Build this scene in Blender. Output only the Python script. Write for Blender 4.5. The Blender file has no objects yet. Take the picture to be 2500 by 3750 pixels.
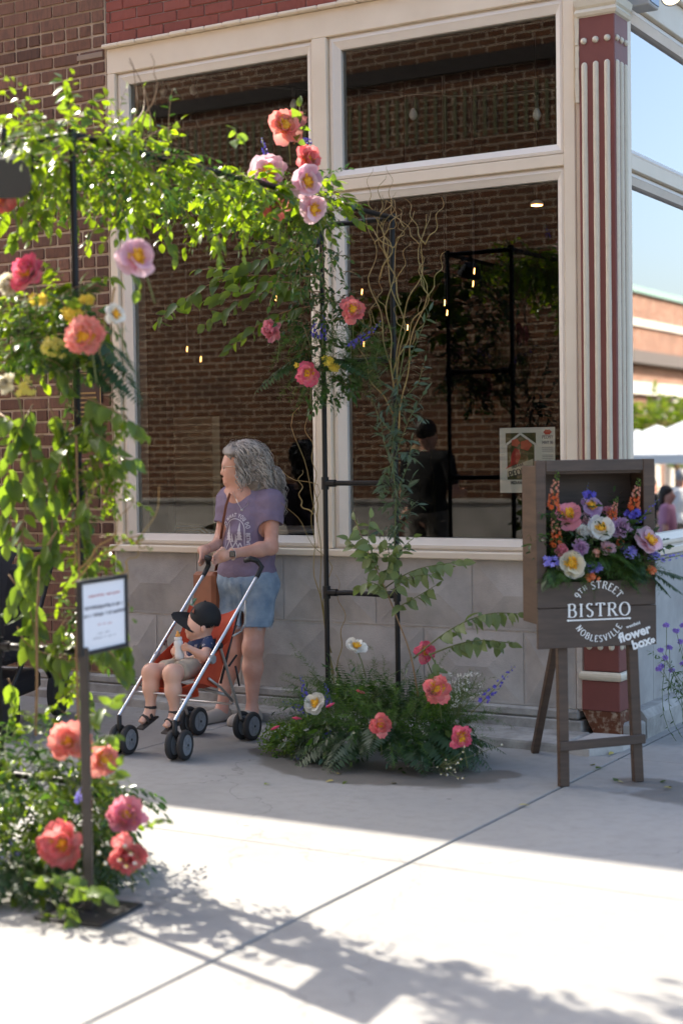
import bpy, math, random
import numpy as np
from mathutils import Vector, Matrix
rnd = random.Random(7)
RS = np.random.RandomState(11)
sc = bpy.context.scene
COL = sc.collection
PI = math.pi

# ------------------------------------------------------------------ camera
FOC, YAW, PITCH, ROLL = 5684.8, .531194, .036634, -.014178
EYE = np.array([0., 0., 1.55])
_fw = np.array([-math.sin(YAW)*math.cos(PITCH), math.cos(YAW)*math.cos(PITCH), -math.sin(PITCH)])
_r0 = np.array([math.cos(YAW), math.sin(YAW), 0.]); _u0 = np.cross(_r0, _fw)
_rt = math.cos(ROLL)*_r0 + math.sin(ROLL)*_u0
_up = -math.sin(ROLL)*_r0 + math.cos(ROLL)*_u0
cd = bpy.data.cameras.new('camera'); cam = bpy.data.objects.new('camera', cd); COL.objects.link(cam)
cam.matrix_world = Matrix(((_rt[0], _up[0], -_fw[0], EYE[0]), (_rt[1], _up[1], -_fw[1], EYE[1]), (_rt[2], _up[2], -_fw[2], EYE[2]), (0, 0, 0, 1)))
cd.sensor_fit = 'HORIZONTAL'; cd.sensor_width = 24.0; cd.lens = 24.0*FOC/2500.0
cd.clip_start = .05; cd.clip_end = 1000
cd.dof.use_dof = True; cd.dof.focus_distance = 8.9; cd.dof.aperture_fstop = 1.7
sc.camera = cam

# ------------------------------------------------------------------ sky, sun, exposure
SUN_EL, SUN_AZ = math.radians(39), math.radians(18)      # azimuth: degrees behind the street front
SUNV = Vector((-math.cos(SUN_AZ)*math.cos(SUN_EL), math.sin(SUN_AZ)*math.cos(SUN_EL), math.sin(SUN_EL)))
w = bpy.data.worlds.new('World'); sc.world = w; w.use_nodes = True
nt = w.node_tree; bg = nt.nodes['Background']
sky = nt.nodes.new('ShaderNodeTexSky'); sky.sky_type = 'NISHITA'; sky.sun_disc = False
sky.sun_elevation = SUN_EL; sky.sun_rotation = math.atan2(SUNV.x, SUNV.y)
sky.air_density = 1.0; sky.dust_density = 3.2; sky.ozone_density = 1.0
nt.links.new(sky.outputs[0], bg.inputs[0]); bg.inputs[1].default_value = .15
sl = bpy.data.lights.new('sun', 'SUN'); sl.energy = 4.4; sl.angle = math.radians(.53); sl.color = (1, .92, .80)
sun = bpy.data.objects.new('sun', sl); COL.objects.link(sun)
sun.rotation_mode = 'QUATERNION'; sun.rotation_quaternion = SUNV.to_track_quat('Z', 'Y'); sun.location = (-20, 12, 20)
vs = sc.view_settings; vs.view_transform = 'Standard'; vs.look = 'None'; vs.gamma = 1.0; vs.exposure = 1.66; vs.use_curve_mapping = False
cy = sc.cycles
cy.max_bounces = 8; cy.transparent_max_bounces = 12; cy.sample_clamp_indirect = 6.0; cy.caustics_reflective = False; cy.caustics_refractive = False

# ------------------------------------------------------------------ survey helper: where the sight line of a photo point meets a real plane
def at(px, py, X=None, Y=None, Z=None, d=None):
    D = (px-1250)/FOC*_rt - (py-1875)/FOC*_up + _fw
    if X is not None: t = (X-EYE[0])/D[0]
    elif Y is not None: t = (Y-EYE[1])/D[1]
    elif Z is not None: t = (Z-EYE[2])/D[2]
    else: t = d
    return EYE + t*D
S = 2500/1568.
def a1(px, py, **k): return at(px*S, py*S, **k)

# ------------------------------------------------------------------ objects, tags
def tag(o, label=None, cat=None, group=None, kind=None):
    if label: o['label'] = label
    if cat: o['category'] = cat
    if group: o['group'] = group
    if kind: o['kind'] = kind
    return o
def thing(name, label, cat, loc=(0, 0, 0), rz=0, group=None):
    o = bpy.data.objects.new(name, None); COL.objects.link(o); o.empty_display_size = .1
    o.location = loc; o.rotation_euler = (0, 0, rz)
    return tag(o, label, cat, group)
def mat_of(o):
    m = Matrix.LocRotScale(o.location, o.rotation_euler if o.rotation_mode != 'QUATERNION' else o.rotation_quaternion, o.scale)
    return mat_of(o.parent) @ m if o.parent else m
def link(name, me, m, parent=None, world=False):
    """world=True: mesh coordinates are world coordinates although the object is parented"""
    o = bpy.data.objects.new(name, me); COL.objects.link(o)
    if m is not None and not me.materials: me.materials.append(m)
    if parent is not None:
        o.parent = parent
        if world:
            inv = mat_of(parent).inverted()
            l, r, s_ = inv.decompose(); o.location = l; o.rotation_euler = r.to_euler(); o.scale = s_
    return o
def np_mesh(name, V, F, smooth=True):
    """V (n,3); F list of arrays of equal-width faces"""
    me = bpy.data.meshes.new(name)
    V = np.asarray(V, dtype=np.float32)
    me.vertices.add(len(V)); me.vertices.foreach_set('co', V.ravel())
    if not isinstance(F, list): F = [F]
    F = [np.asarray(f, dtype=np.int32) for f in F if len(f)]
    nl = sum(f.size for f in F); nf = sum(len(f) for f in F)
    me.loops.add(nl); me.polygons.add(nf)
    me.loops.foreach_set('vertex_index', np.concatenate([f.ravel() for f in F]))
    st = []; c = 0
    for f in F:
        st.append(c+np.arange(len(f))*f.shape[1]); c += f.size
    me.polygons.foreach_set('loop_start', np.concatenate(st).astype(np.int32))
    me.polygons.foreach_set('use_smooth', np.full(nf, smooth, dtype=bool))
    me.update(calc_edges=True); me.validate()
    return me

class MB:
    """collects shapes of ONE part"""
    def __init__(s): s.v = []; s.f = []
    def add(s, vs, fs):
        o = len(s.v); s.v += [tuple(map(float, p)) for p in vs]; s.f += [tuple(i+o for i in f) for f in fs]; return s
    def box(s, lo, hi, bev=0.0):
        x0, y0, z0 = lo; x1, y1, z1 = hi
        if bev <= 0:
            vs = [(x, y, z) for z in (z0, z1) for y in (y0, y1) for x in (x0, x1)]
            return s.add(vs, [(0, 2, 3, 1), (4, 5, 7, 6), (0, 1, 5, 4), (2, 6, 7, 3), (0, 4, 6, 2), (1, 3, 7, 5)])
        b = min(bev, .49*min(x1-x0, y1-y0, z1-z0)); vs = []; idx = {}
        for iz, z in enumerate((z0, z1)):
            for iy, y in enumerate((y0, y1)):
                for ix, x in enumerate((x0, x1)):
                    sx, sy, sz = (1 if ix == 0 else -1), (1 if iy == 0 else -1), (1 if iz == 0 else -1)
                    for a, p in enumerate(((x, y+sy*b, z+sz*b), (x+sx*b, y, z+sz*b), (x+sx*b, y+sy*b, z))):
                        idx[ix, iy, iz, a] = len(vs); vs.append(p)
        I = idx; fs = []
        fs.append([I[0, 0, 0, 0], I[0, 0, 1, 0], I[0, 1, 1, 0], I[0, 1, 0, 0]]); fs.append([I[1, 0, 0, 0], I[1, 1, 0, 0], I[1, 1, 1, 0], I[1, 0, 1, 0]])
        fs.append([I[0, 0, 0, 1], I[1, 0, 0, 1], I[1, 0, 1, 1], I[0, 0, 1, 1]]); fs.append([I[0, 1, 0, 1], I[0, 1, 1, 1], I[1, 1, 1, 1], I[1, 1, 0, 1]])
        fs.append([I[0, 0, 0, 2], I[0, 1, 0, 2], I[1, 1, 0, 2], I[1, 0, 0, 2]]); fs.append([I[0, 0, 1, 2], I[1, 0, 1, 2], I[1, 1, 1, 2], I[0, 1, 1, 2]])
        for iz in (0, 1):
            for iy in (0, 1): fs.append([I[0, iy, iz, 1], I[1, iy, iz, 1], I[1, iy, iz, 2], I[0, iy, iz, 2]])
            for ix in (0, 1): fs.append([I[ix, 0, iz, 0], I[ix, 1, iz, 0], I[ix, 1, iz, 2], I[ix, 0, iz, 2]])
        for iy in (0, 1):
            for ix in (0, 1): fs.append([I[ix, iy, 0, 0], I[ix, iy, 1, 0], I[ix, iy, 1, 1], I[ix, iy, 0, 1]])
        for iz in (0, 1):
            for iy in (0, 1):
                for ix in (0, 1): fs.append([I[ix, iy, iz, 0], I[ix, iy, iz, 1], I[ix, iy, iz, 2]])
        return s.add(vs, fs)
    def obox(s, c, ax, ay, az, bev=0.0):
        """oriented box, half-axis vectors"""
        c = np.array(c, float); ax = np.array(ax, float); ay = np.array(ay, float); az = np.array(az, float)
        L = [np.linalg.norm(a) for a in (ax, ay, az)]
        m = MB().box((-L[0], -L[1], -L[2]), (L[0], L[1], L[2]), bev)
        vs = [c+p[0]*ax/L[0]+p[1]*ay/L[1]+p[2]*az/L[2] for p in m.v]
        return s.add(vs, m.f)
    def tube(s, pts, rad, n=8, cap=True, flat=None):
        P = [np.array(p, float) for p in pts]; m = len(P)
        R = rad if hasattr(rad, '__len__') else [rad]*m
        ref = None; rings = []
        for i in range(m):
            t = P[min(i+1, m-1)]-P[max(i-1, 0)]; t = t/(np.linalg.norm(t)+1e-12)
            if ref is None:
                ref = np.array([0, 0, 1.]) if abs(t[2]) < .9 else np.array([1., 0, 0])
            a = ref-t*(ref@t); a /= np.linalg.norm(a)+1e-12; ref = a; b = np.cross(t, a)
            rings.append([P[i]+R[i]*(math.cos(2*PI*k/n)*a+math.sin(2*PI*k/n)*b*(flat or 1)) for k in range(n)])
        vs = [p for r in rings for p in r]; fs = []
        for i in range(m-1):
            for k in range(n):
                k2 = (k+1) % n; fs.append((i*n+k, i*n+k2, (i+1)*n+k2, (i+1)*n+k))
        if cap: fs.append(tuple(range(n-1, -1, -1))); fs.append(tuple((m-1)*n+k for k in range(n)))
        return s.add(vs, fs)
    def lathe(s, prof, c=(0, 0, 0), axis=(0, 0, 1), n=20, cap=True):
        """prof: (radius, height) list"""
        ax = Vector(axis).normalized(); q = Vector((0, 0, 1)).rotation_difference(ax); c = Vector(c)
        vs = []; fs = []
        for r, h in prof:
            for k in range(n): vs.append(tuple(c+q @ Vector((r*math.cos(2*PI*k/n), r*math.sin(2*PI*k/n), h))))
        for i in range(len(prof)-1):
            for k in range(n):
                k2 = (k+1) % n; fs.append((i*n+k, i*n+k2, (i+1)*n+k2, (i+1)*n+k))
        if cap: fs.append(tuple(range(n-1, -1, -1))); fs.append(tuple((len(prof)-1)*n+k for k in range(n)))
        return s.add(vs, fs)
    def grid(s, P):
        """P[i][j] points"""
        a = len(P); b = len(P[0]); vs = [p for r in P for p in r]
        return s.add(vs, [(i*b+j, i*b+j+1, (i+1)*b+j+1, (i+1)*b+j) for i in range(a-1) for j in range(b-1)])
    def mesh(s, name, smooth=False, angle=None):
        me = bpy.data.meshes.new(name); me.from_pydata(s.v, [], s.f); me.update()
        if smooth:
            me.polygons.foreach_set('use_smooth', [True]*len(me.polygons))
            if angle: me.set_sharp_from_angle(angle=math.radians(angle))
        return me
    def build(s, name, m, parent=None, smooth=False, angle=None, world=True):
        o = link(name, s.mesh(name, smooth, angle), m, parent, world)
        if name in ('stems', 'twigs', 'bare_twigs', 'locks'): o['kind'] = 'stuff'      # too fine to pick apart
        return o

# ------------------------------------------------------------------ smooth implicit bodies (surface nets)
def seg(a, b, ra, rb=None, k=.02): return ('c', np.array(a, float), np.array(b, float), ra, ra if rb is None else rb, k)
def ell(c, r, yaw=0., k=.02, tilt=0.): return ('e', np.array(c, float), np.array(r, float), yaw, k, tilt)
def cut(p, n): return ('x', np.array(p, float), np.array(n, float)/np.linalg.norm(n))
def sub(p): return ('s', p)
def _bb(p, pad):
    if p[0] == 'c':
        r = max(p[3], p[4])+pad; return np.minimum(p[1], p[2])-r, np.maximum(p[1], p[2])+r
    r = max(p[2])+pad; return p[1]-r, p[1]+r
def _dist(p, Q):
    if p[0] == 'c':
        a, b, ra, rb = p[1:5]; ba = b-a; L = ba@ba+1e-12
        h = np.clip(((Q-a)@ba)/L, 0, 1)
        return np.linalg.norm(Q-a-h[..., None]*ba, axis=-1)-(ra+(rb-ra)*h)
    q = Q-p[1]; cs, sn = math.cos(-p[3]), math.sin(-p[3])
    x = q[..., 0]*cs-q[..., 1]*sn; y = q[..., 0]*sn+q[..., 1]*cs; z = q[..., 2]
    if p[5]:
        ct, st = math.cos(-p[5]), math.sin(-p[5]); x, z = x*ct-z*st, x*st+z*ct
    q = np.stack([x, y, z], -1); r = p[2]
    k0 = np.linalg.norm(q/r, axis=-1); k1 = np.linalg.norm(q/(r*r), axis=-1)+1e-9
    return k0*(k0-1)/k1
def implicit(name, prims, res=.006, noise=None):
    pos = [p for p in prims if p[0] in 'ce']
    lo = np.min([_bb(p, .03)[0] for p in pos], 0); hi = np.max([_bb(p, .03)[1] for p in pos], 0)
    n = np.ceil((hi-lo)/res).astype(int)+2
    F = np.full(n, .5, np.float32)
    gx = [lo[i]+res*np.arange(n[i]) for i in range(3)]
    def grid(sl): return np.stack(np.meshgrid(*[gx[i][sl[i]] for i in range(3)], indexing='ij'), -1)
    for p in prims:
        subt = p[0] == 's'
        if subt: p = p[1]
        if p[0] == 'x':
            Q = grid((slice(None),)*3); F = np.maximum(F, ((Q-p[1])@p[2]).astype(np.float32)); continue
        k = p[5] if p[0] == 'c' else p[4]
        b0, b1 = _bb(p, k+.03)
        i0 = np.clip(((b0-lo)/res).astype(int), 0, n-1); i1 = np.clip(((b1-lo)/res).astype(int)+2, 1, n)
        sl = tuple(slice(i0[i], i1[i]) for i in range(3))
        d = _dist(p, grid(sl)).astype(np.float32); A = F[sl]
        if subt:
            h = np.clip(k-np.abs(-d-A), 0, None)/max(k, 1e-6); F[sl] = np.maximum(A, -d)+h*h*k*.25
        else:
            h = np.clip(k-np.abs(d-A), 0, None)/max(k, 1e-6); F[sl] = np.minimum(A, d)-h*h*k*.25
    if noise is not None:
        amp, sc_, seed = noise
        Q = grid((slice(None),)*3); r_ = np.random.RandomState(seed); N = 0
        for o in range(5):
            kv = r_.normal(size=3); kv = kv/np.linalg.norm(kv)*sc_*(1+.5*o); N = N+np.sin(Q@kv+r_.rand()*6.28)*(.8**o)
        F = F+(amp*N/2.5).astype(np.float32)
    ins = F < 0
    c8 = [(a, b, c) for a in (0, 1) for b in (0, 1) for c in (0, 1)]
    m = n-1
    cnt = sum(ins[a:a+m[0], b:b+m[1], c:c+m[2]].astype(np.int8) for a, b, c in c8)
    cells = np.argwhere((cnt > 0) & (cnt < 8))
    idx = np.full(m, -1, np.int32); idx[tuple(cells.T)] = np.arange(len(cells))
    val = np.stack([F[tuple((cells+np.array(c)).T)] for c in c8], 1)
    acc = np.zeros((len(cells), 3)); num = np.zeros(len(cells)); c8a = np.array(c8, float)
    for i in range(8):
        for j in range(i+1, 8):
            if abs(c8a[i]-c8a[j]).sum() != 1: continue
            a, b = val[:, i], val[:, j]; mm = (a < 0) != (b < 0)
            t = np.where(mm, a/(a-b+1e-12), 0)[:, None]
            acc += np.where(mm[:, None], c8a[i]+t*(c8a[j]-c8a[i]), 0); num += mm
    V = lo+res*(cells+acc/num[:, None])
    quads = []
    for ax in range(3):
        o1, o2 = [(1, 2), (2, 0), (0, 1)][ax]
        s0 = [slice(None)]*3; s1 = [slice(None)]*3; s0[ax] = slice(0, -1); s1[ax] = slice(1, None)
        A = ins[tuple(s0)]; B = ins[tuple(s1)]
        for fl, M in ((0, A & ~B), (1, ~A & B)):
            e = np.argwhere(M)
            e = e[(e[:, o1] > 0) & (e[:, o2] > 0) & (e[:, o1] < m[o1]) & (e[:, o2] < m[o2])]
            if not len(e): continue
            q = []
            for d1, d2 in ((-1, -1), (0, -1), (0, 0), (-1, 0)):
                g = e.copy(); g[:, o1] += d1; g[:, o2] += d2; q.append(idx[tuple(g.T)])
            q = np.stack(q, 1); q = q[:, ::-1] if fl else q
            quads.append(q)
    return np_mesh(name, V, [np.concatenate(quads)], True)
# ------------------------------------------------------------------ materials
class NB:
    def __init__(s, name):
        s.m = bpy.data.materials.new(name); s.m.use_nodes = True; s.t = s.m.node_tree
        s.b = s.t.nodes['Principled BSDF']; s.out = s.t.nodes['Material Output']
    def n(s, typ, **k):
        x = s.t.nodes.new('ShaderNode'+typ)
        for a, b in k.items(): setattr(x, a, b)
        return x
    def l(s, a, b): s.t.links.new(a, b)
    def co(s, scale=(1, 1, 1), kind='Object'):
        tc = s.n('TexCoord'); mp = s.n('Mapping'); mp.inputs['Scale'].default_value = scale; s.l(tc.outputs[kind], mp.inputs[0]); return mp.outputs[0]
    def noise(s, scale, detail=4, rough=.55, co=None):
        x = s.n('TexNoise'); x.inputs['Scale'].default_value = scale; x.inputs['Detail'].default_value = detail; x.inputs['Roughness'].default_value = rough
        s.l(co if co is not None else s.co(), x.inputs['Vector']); return x.outputs['Fac']
    def ramp(s, v, a, b, lo=0., hi=1.):
        x = s.n('MapRange'); s.l(v, x.inputs[0]); x.inputs[1].default_value = a; x.inputs[2].default_value = b; x.inputs[3].default_value = lo; x.inputs[4].default_value = hi; return x.outputs[0]
    def mix(s, f, a, b, typ='MIX'):
        x = s.n('Mix', data_type='RGBA', blend_type=typ)
        if isinstance(f, (int, float)): x.inputs[0].default_value = f
        else: s.l(f, x.inputs[0])
        for i, c in ((6, a), (7, b)):
            if isinstance(c, (tuple, list)): x.inputs[i].default_value = (*c[:3], 1)
            else: s.l(c, x.inputs[i])
        return x.outputs[2]
    def math(s, op, a, b=None):
        x = s.n('Math', operation=op)
        for i, c in ((0, a), (1, b)):
            if c is None: continue
            if isinstance(c, (int, float)): x.inputs[i].default_value = c
            else: s.l(c, x.inputs[i])
        return x.outputs[0]
    def hsv(s, col, v=None, h=None, sat=None):
        x = s.n('HueSaturation'); s.l(col, x.inputs['Color'])
        if v is not None: s.l(v, x.inputs['Value'])
        if h is not None: s.l(h, x.inputs['Hue'])
        if sat is not None: s.l(sat, x.inputs['Saturation'])
        return x.outputs[0]
    def bump(s, v, strength=.3, dist=.01):
        x = s.n('Bump'); x.inputs['Strength'].default_value = strength; x.inputs['Distance'].default_value = dist; s.l(v, x.inputs['Height']); s.l(x.outputs[0], s.b.inputs['Normal']); return x
    def base(s, c):
        if isinstance(c, (tuple, list)): s.b.inputs['Base Color'].default_value = (*c[:3], 1)
        else: s.l(c, s.b.inputs['Base Color'])
    def set(s, rough=.6, metal=0., spec=.5):
        s.b.inputs['Roughness'].default_value = rough; s.b.inputs['Metallic'].default_value = metal; s.b.inputs['Specular IOR Level'].default_value = spec; return s

def simple(name, col, rough=.6, col2=None, scale=8., bump=0., bscale=60., metal=0., objr=0., island=0., spec=.5, stretch=(1, 1, 1), lo=.35, hi=.7, bdist=.004, kind='Object'):
    k = NB(name).set(rough, metal, spec)
    c = k.n('RGB'); c.outputs[0].default_value = (*col, 1); c = c.outputs[0]
    if col2 is not None: c = k.mix(k.ramp(k.noise(scale, 5, .6, k.co(stretch, kind)), lo, hi), c, col2)
    if objr: c = k.hsv(c, v=k.ramp(k.n('ObjectInfo').outputs['Random'], 0, 1, 1-objr, 1+objr))
    if island: c = k.hsv(c, v=k.ramp(k.n('NewGeometry').outputs['Random Per Island'], 0, 1, 1-island, 1+island))
    k.base(c)
    if bump: k.bump(k.noise(bscale, 4, .6, k.co((1, 1, 1), kind)), bump, bdist)
    return k.m

def leafmat(name, c1, c2, rough=.38, trans=.45, tint=(1.25, 1.35, .45), spec=.5, island=True):
    k = NB(name).set(rough, 0, spec)
    r = k.n('NewGeometry').outputs['Random Per Island'] if island else k.n('ObjectInfo').outputs['Random']
    n = k.noise(9., 2)
    f = k.math('ADD', k.math('MULTIPLY', r, .75), k.math('MULTIPLY', n, .3))
    c = k.mix(f, c1, c2); k.base(c)
    t = k.n('BsdfTranslucent'); tc = k.mix(1.0, c, tint, 'MULTIPLY'); k.l(tc, t.inputs[0])
    mx = k.n('MixShader'); mx.inputs[0].default_value = trans
    k.l(k.b.outputs[0], mx.inputs[1]); k.l(t.outputs[0], mx.inputs[2]); k.l(mx.outputs[0], k.out.inputs[0])
    return k.m

def petalmat(name, base, tip, trans=.4, rough=.5):
    """colour runs along the petal itself (its own y), as in the real flower"""
    k = NB(name).set(rough, 0, .3)
    tc = k.n('TexCoord'); sp = k.n('SeparateXYZ'); k.l(tc.outputs['Object'], sp.inputs[0])
    f = k.ramp(sp.outputs[1], .05, .95)
    n = k.noise(5., 3, .6, k.co((9, 1.2, 1)))
    c = k.mix(k.math('ADD', f, k.math('MULTIPLY', k.math('SUBTRACT', n, .5), .9)), base, tip)
    c = k.hsv(c, v=k.ramp(k.n('ObjectInfo').outputs['Random'], 0, 1, .72, 1.15))
    k.base(c)
    t = k.n('BsdfTranslucent'); k.l(c, t.inputs[0]); mx = k.n('MixShader'); mx.inputs[0].default_value = trans
    k.l(k.b.outputs[0], mx.inputs[1]); k.l(t.outputs[0], mx.inputs[2]); k.l(mx.outputs[0], k.out.inputs[0])
    return k.m

def emis(name, col, st):
    k = NB(name); k.b.inputs['Emission Color'].default_value = (*col, 1); k.b.inputs['Emission Strength'].default_value = st; k.base(col); return k.m

def glassmat(name, ior, tint=(.96, .98, .97), boost=0.0):
    k = NB(name); k.t.nodes.remove(k.b)
    tr = k.n('BsdfTransparent'); tr.inputs[0].default_value = (*tint, 1)
    gl = k.n('BsdfGlossy'); gl.inputs['Roughness'].default_value = 0.0
    fr = k.n('Fresnel'); fr.inputs[0].default_value = ior
    f = k.math('MINIMUM', k.math('ADD', fr.outputs[0], boost), 1.0)
    bp = k.n('Bump'); bp.inputs['Strength'].default_value = .02; bp.inputs['Distance'].default_value = .004
    k.l(k.noise(1.3, 2), bp.inputs['Height']); k.l(bp.outputs[0], gl.inputs['Normal'])
    mx = k.n('MixShader'); k.l(f, mx.inputs[0]); k.l(tr.outputs[0], mx.inputs[1]); k.l(gl.outputs[0], mx.inputs[2]); k.l(mx.outputs[0], k.out.inputs[0])
    return k.m

def concrete():
    k = NB('concrete').set(.85)
    co = k.co()
    n1 = k.noise(1.1, 6, .62, co); n2 = k.noise(14, 5, .6, co); n3 = k.noise(160, 3, .7, co)
    c = k.mix(k.ramp(n1, .3, .72), (.255, .25, .235), (.36, .35, .33))
    c = k.mix(k.ramp(n2, .45, .75, 0, .5), c, (.235, .225, .205))
    c = k.mix(k.ramp(n3, .62, .75, 0, .35), c, (.25, .24, .22))
    # damp patches left by watering, with ragged edges
    geo = k.n('NewGeometry').outputs['Position']
    tot = None
    for (x, y, rx, ry) in ((-3.72, 6.55, .62, .26), (-3.12, 6.78, .10, .10), (-2.0, 6.72, .46, .20), (-2.38, 6.9, .2, .12), (-4.35, 6.78, .22, .14), (-3.3, 6.62, .25, .16)):
        mp = k.n('Mapping'); mp.vector_type = 'POINT'; mp.inputs['Location'].default_value = (-x/rx, -y/ry, 0); mp.inputs['Scale'].default_value = (1/rx, 1/ry, 0); k.l(geo, mp.inputs[0])
        ln = k.n('VectorMath', operation='LENGTH'); k.l(mp.outputs[0], ln.inputs[0])
        v = k.ramp(k.math('ADD', ln.outputs['Value'], k.math('MULTIPLY', k.math('SUBTRACT', k.noise(4.5, 4), .5), 1.1)), .92, 1.06, 1, 0)
        tot = v if tot is None else k.math('MAXIMUM', tot, v)
    c = k.mix(tot, c, k.mix(1., c, (.56, .53, .50), 'MULTIPLY'))
    vo = k.n('TexVoronoi'); vo.inputs['Scale'].default_value = 2.3; k.l(co, vo.inputs['Vector']); c = k.mix(k.ramp(vo.outputs['Distance'], .028, .04, .55, 0), c, (.10, .095, .09))
    ve = k.n('TexVoronoi', feature='DISTANCE_TO_EDGE'); ve.inputs['Scale'].default_value = .42; wv = k.n('VectorMath', operation='ADD'); nz = k.n('TexNoise'); nz.inputs['Scale'].default_value = 2.2; nz.inputs['Detail'].default_value = 5; k.l(co, nz.inputs['Vector']); k.l(co, wv.inputs[0]); k.l(nz.outputs['Color'], wv.inputs[1]); k.l(wv.outputs[0], ve.inputs['Vector']); c = k.mix(k.ramp(ve.outputs['Distance'], .0, .0035, .5, 0), c, (.10, .095, .085))
    st2 = k.noise(.55, 5, .7, co); c = k.mix(k.ramp(st2, .52, .68, 0, .45), c, k.mix(1., c, (.74, .71, .66), 'MULTIPLY'))
    k.base(c); k.l(k.math('SUBTRACT', .85, k.math('MULTIPLY', tot, .35)), k.b.inputs['Roughness'])
    k.bump(k.math('ADD', n3, k.math('MULTIPLY', n2, .6)), .35, .003)
    return k.m

def brickmat(name, c1, c2, dark, rough=.85, streak=.8, objr=.28):
    k = NB(name).set(rough, 0, .3)
    co = k.co((1, 1, 1))
    geo = k.n('TexCoord').outputs['Object']
    oi = k.n('ObjectInfo')
    add = k.n('VectorMath', operation='ADD'); k.l(geo, add.inputs[0]); sv = k.n('VectorMath', operation='SCALE'); cmb = k.n('CombineXYZ')
    for i in range(3): k.l(oi.outputs['Random'], cmb.inputs[i])
    k.l(cmb.outputs[0], sv.inputs[0]); sv.inputs['Scale'].default_value = 37.; k.l(sv.outputs[0], add.inputs[1])
    mp = k.n('Mapping'); mp.inputs['Scale'].default_value = (60, 10, 9); k.l(add.outputs[0], mp.inputs[0])
    st = k.noise(1., 4, .65, mp.outputs[0]); n2 = k.noise(22, 5, .6, add.outputs[0])
    c = k.mix(oi.outputs['Random'], c1, c2)
    c = k.mix(k.ramp(st, .45, .8, 0, streak), c, dark)
    c = k.mix(k.ramp(n2, .5, .8, 0, .55), c, dark)
    wn = k.n('TexWhiteNoise', noise_dimensions='1D'); k.l(k.math('MULTIPLY', oi.outputs['Random'], 91.7), wn.inputs['W'])
    c = k.hsv(c, v=k.ramp(wn.outputs['Value'], 0, 1, 1-objr, 1+objr))
    k.base(c); k.bump(k.math('ADD', st, n2), .5, .004)
    return k.m

def farbrick(name, c1, c2, mortar, w_=.213, h_=.0815, ms=.014, plane='XZ'):
    k = NB(name).set(.9, 0, .2)
    tc = k.n('NewGeometry').outputs['Position']; sp = k.n('SeparateXYZ'); k.l(tc, sp.inputs[0]); cb = k.n('CombineXYZ')
    k.l(sp.outputs[0 if plane == 'XZ' else 1], cb.inputs[0]); k.l(sp.outputs[2], cb.inputs[1])
    wob = k.n('VectorMath', operation='ADD'); k.l(cb.outputs[0], wob.inputs[0])
    nz = k.n('TexNoise'); nz.inputs['Scale'].default_value = 3.; k.l(tc, nz.inputs['Vector']); sc_ = k.n('VectorMath', operation='SCALE'); k.l(nz.outputs['Color'], sc_.inputs[0]); sc_.inputs['Scale'].default_value = .02; k.l(sc_.outputs[0], wob.inputs[1])
    b = k.n('TexBrick'); k.l(wob.outputs[0], b.inputs['Vector']); b.inputs['Scale'].default_value = 1.
    b.inputs['Color1'].default_value = (*c1, 1); b.inputs['Color2'].default_value = (*c2, 1); b.inputs['Mortar'].default_value = (*mortar, 1)
    b.inputs['Brick Width'].default_value = w_; b.inputs['Row Height'].default_value = h_; b.inputs['Mortar Size'].default_value = ms; b.inputs['Bias'].default_value = -.1; b.inputs['Mortar Smooth'].default_value = .3
    n = k.noise(2.2, 5, .6, tc)
    c = k.mix(k.ramp(n, .4, .75, 0, .6), b.outputs['Color'], (.10, .06, .045))
    k.base(c)
    bp = k.bump(b.outputs['Fac'], .8, .012); bp.invert = True
    return k.m

M = {}
M['concrete'] = concrete()
M['asphalt'] = simple('asphalt', (.06, .06, .06), .9, (.04, .04, .04), 30, .4, 200)
M['joint'] = simple('joint_filler', (.085, .062, .04), .95, (.14, .105, .06), 14)
M['brick'] = brickmat('brown_brick', (.205, .098, .062), (.145, .074, .050), (.055, .038, .032))
M['redbrick'] = brickmat('red_painted_brick', (.27, .070, .046), (.23, .056, .038), (.19, .045, .032), rough=.55, streak=.35, objr=.10)
M['mortar'] = simple('mortar', (.52, .40, .29), .95, (.36, .27, .195), 14, .6, 120)
M['mortar_red'] = simple('mortar_grey', (.33, .27, .23), .95, (.25, .2, .17), 14, .4, 120)
M['stone'] = simple('limestone_block', (.53, .495, .455), .9, (.31, .285, .26), 3.2, .6, 110, objr=.12, lo=.34, hi=.72)
M['stonejoint'] = simple('stone_joint', (.62, .58, .53), .95, (.48, .44, .40), 20)
M['curb'] = simple('old_concrete', (.43, .41, .375), .92, (.20, .19, .175), 7., .6, 110, lo=.38, hi=.72)
M['trim'] = simple('cream_painted_trim', (.80, .69, .54), .45, (.74, .63, .485), 3.5, .08, 40)
M['sash'] = simple('white_sash', (.78, .71, .615), .35, (.73, .655, .56), 3., .05, 40)
M['red'] = simple('oxide_red_paint', (.20, .060, .050), .5, (.165, .050, .042), 6, .15, 50)
M['cream'] = simple('cream_paint', (.66, .585, .45), .45, (.58, .5, .37), 18, .2, 60, lo=.5, hi=.85)
M['rust'] = simple('rusted_iron', (.13, .042, .016), .9, (.36, .27, .19), 28, .8, 90, lo=.48, hi=.66)
M['glassA'] = glassmat('window_glass', 1.47)
M['glassB'] = glassmat('street_window_glass', 1.9, boost=.5)
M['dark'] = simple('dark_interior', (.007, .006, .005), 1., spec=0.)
M['tan'] = simple('tan_panel', (.62, .40, .20), .8, (.5, .32, .16), 4)
M['black'] = simple('black_pipe', (.006, .006, .007), .42, (.010, .010, .010), 20, .3, 40, spec=.3)
M['blackmatte'] = simple('black_plastic', (.012, .012, .013), .55)
M['darkmetal'] = simple('bronze_post', (.045, .035, .03), .35, (.03, .024, .02), 10)
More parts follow.
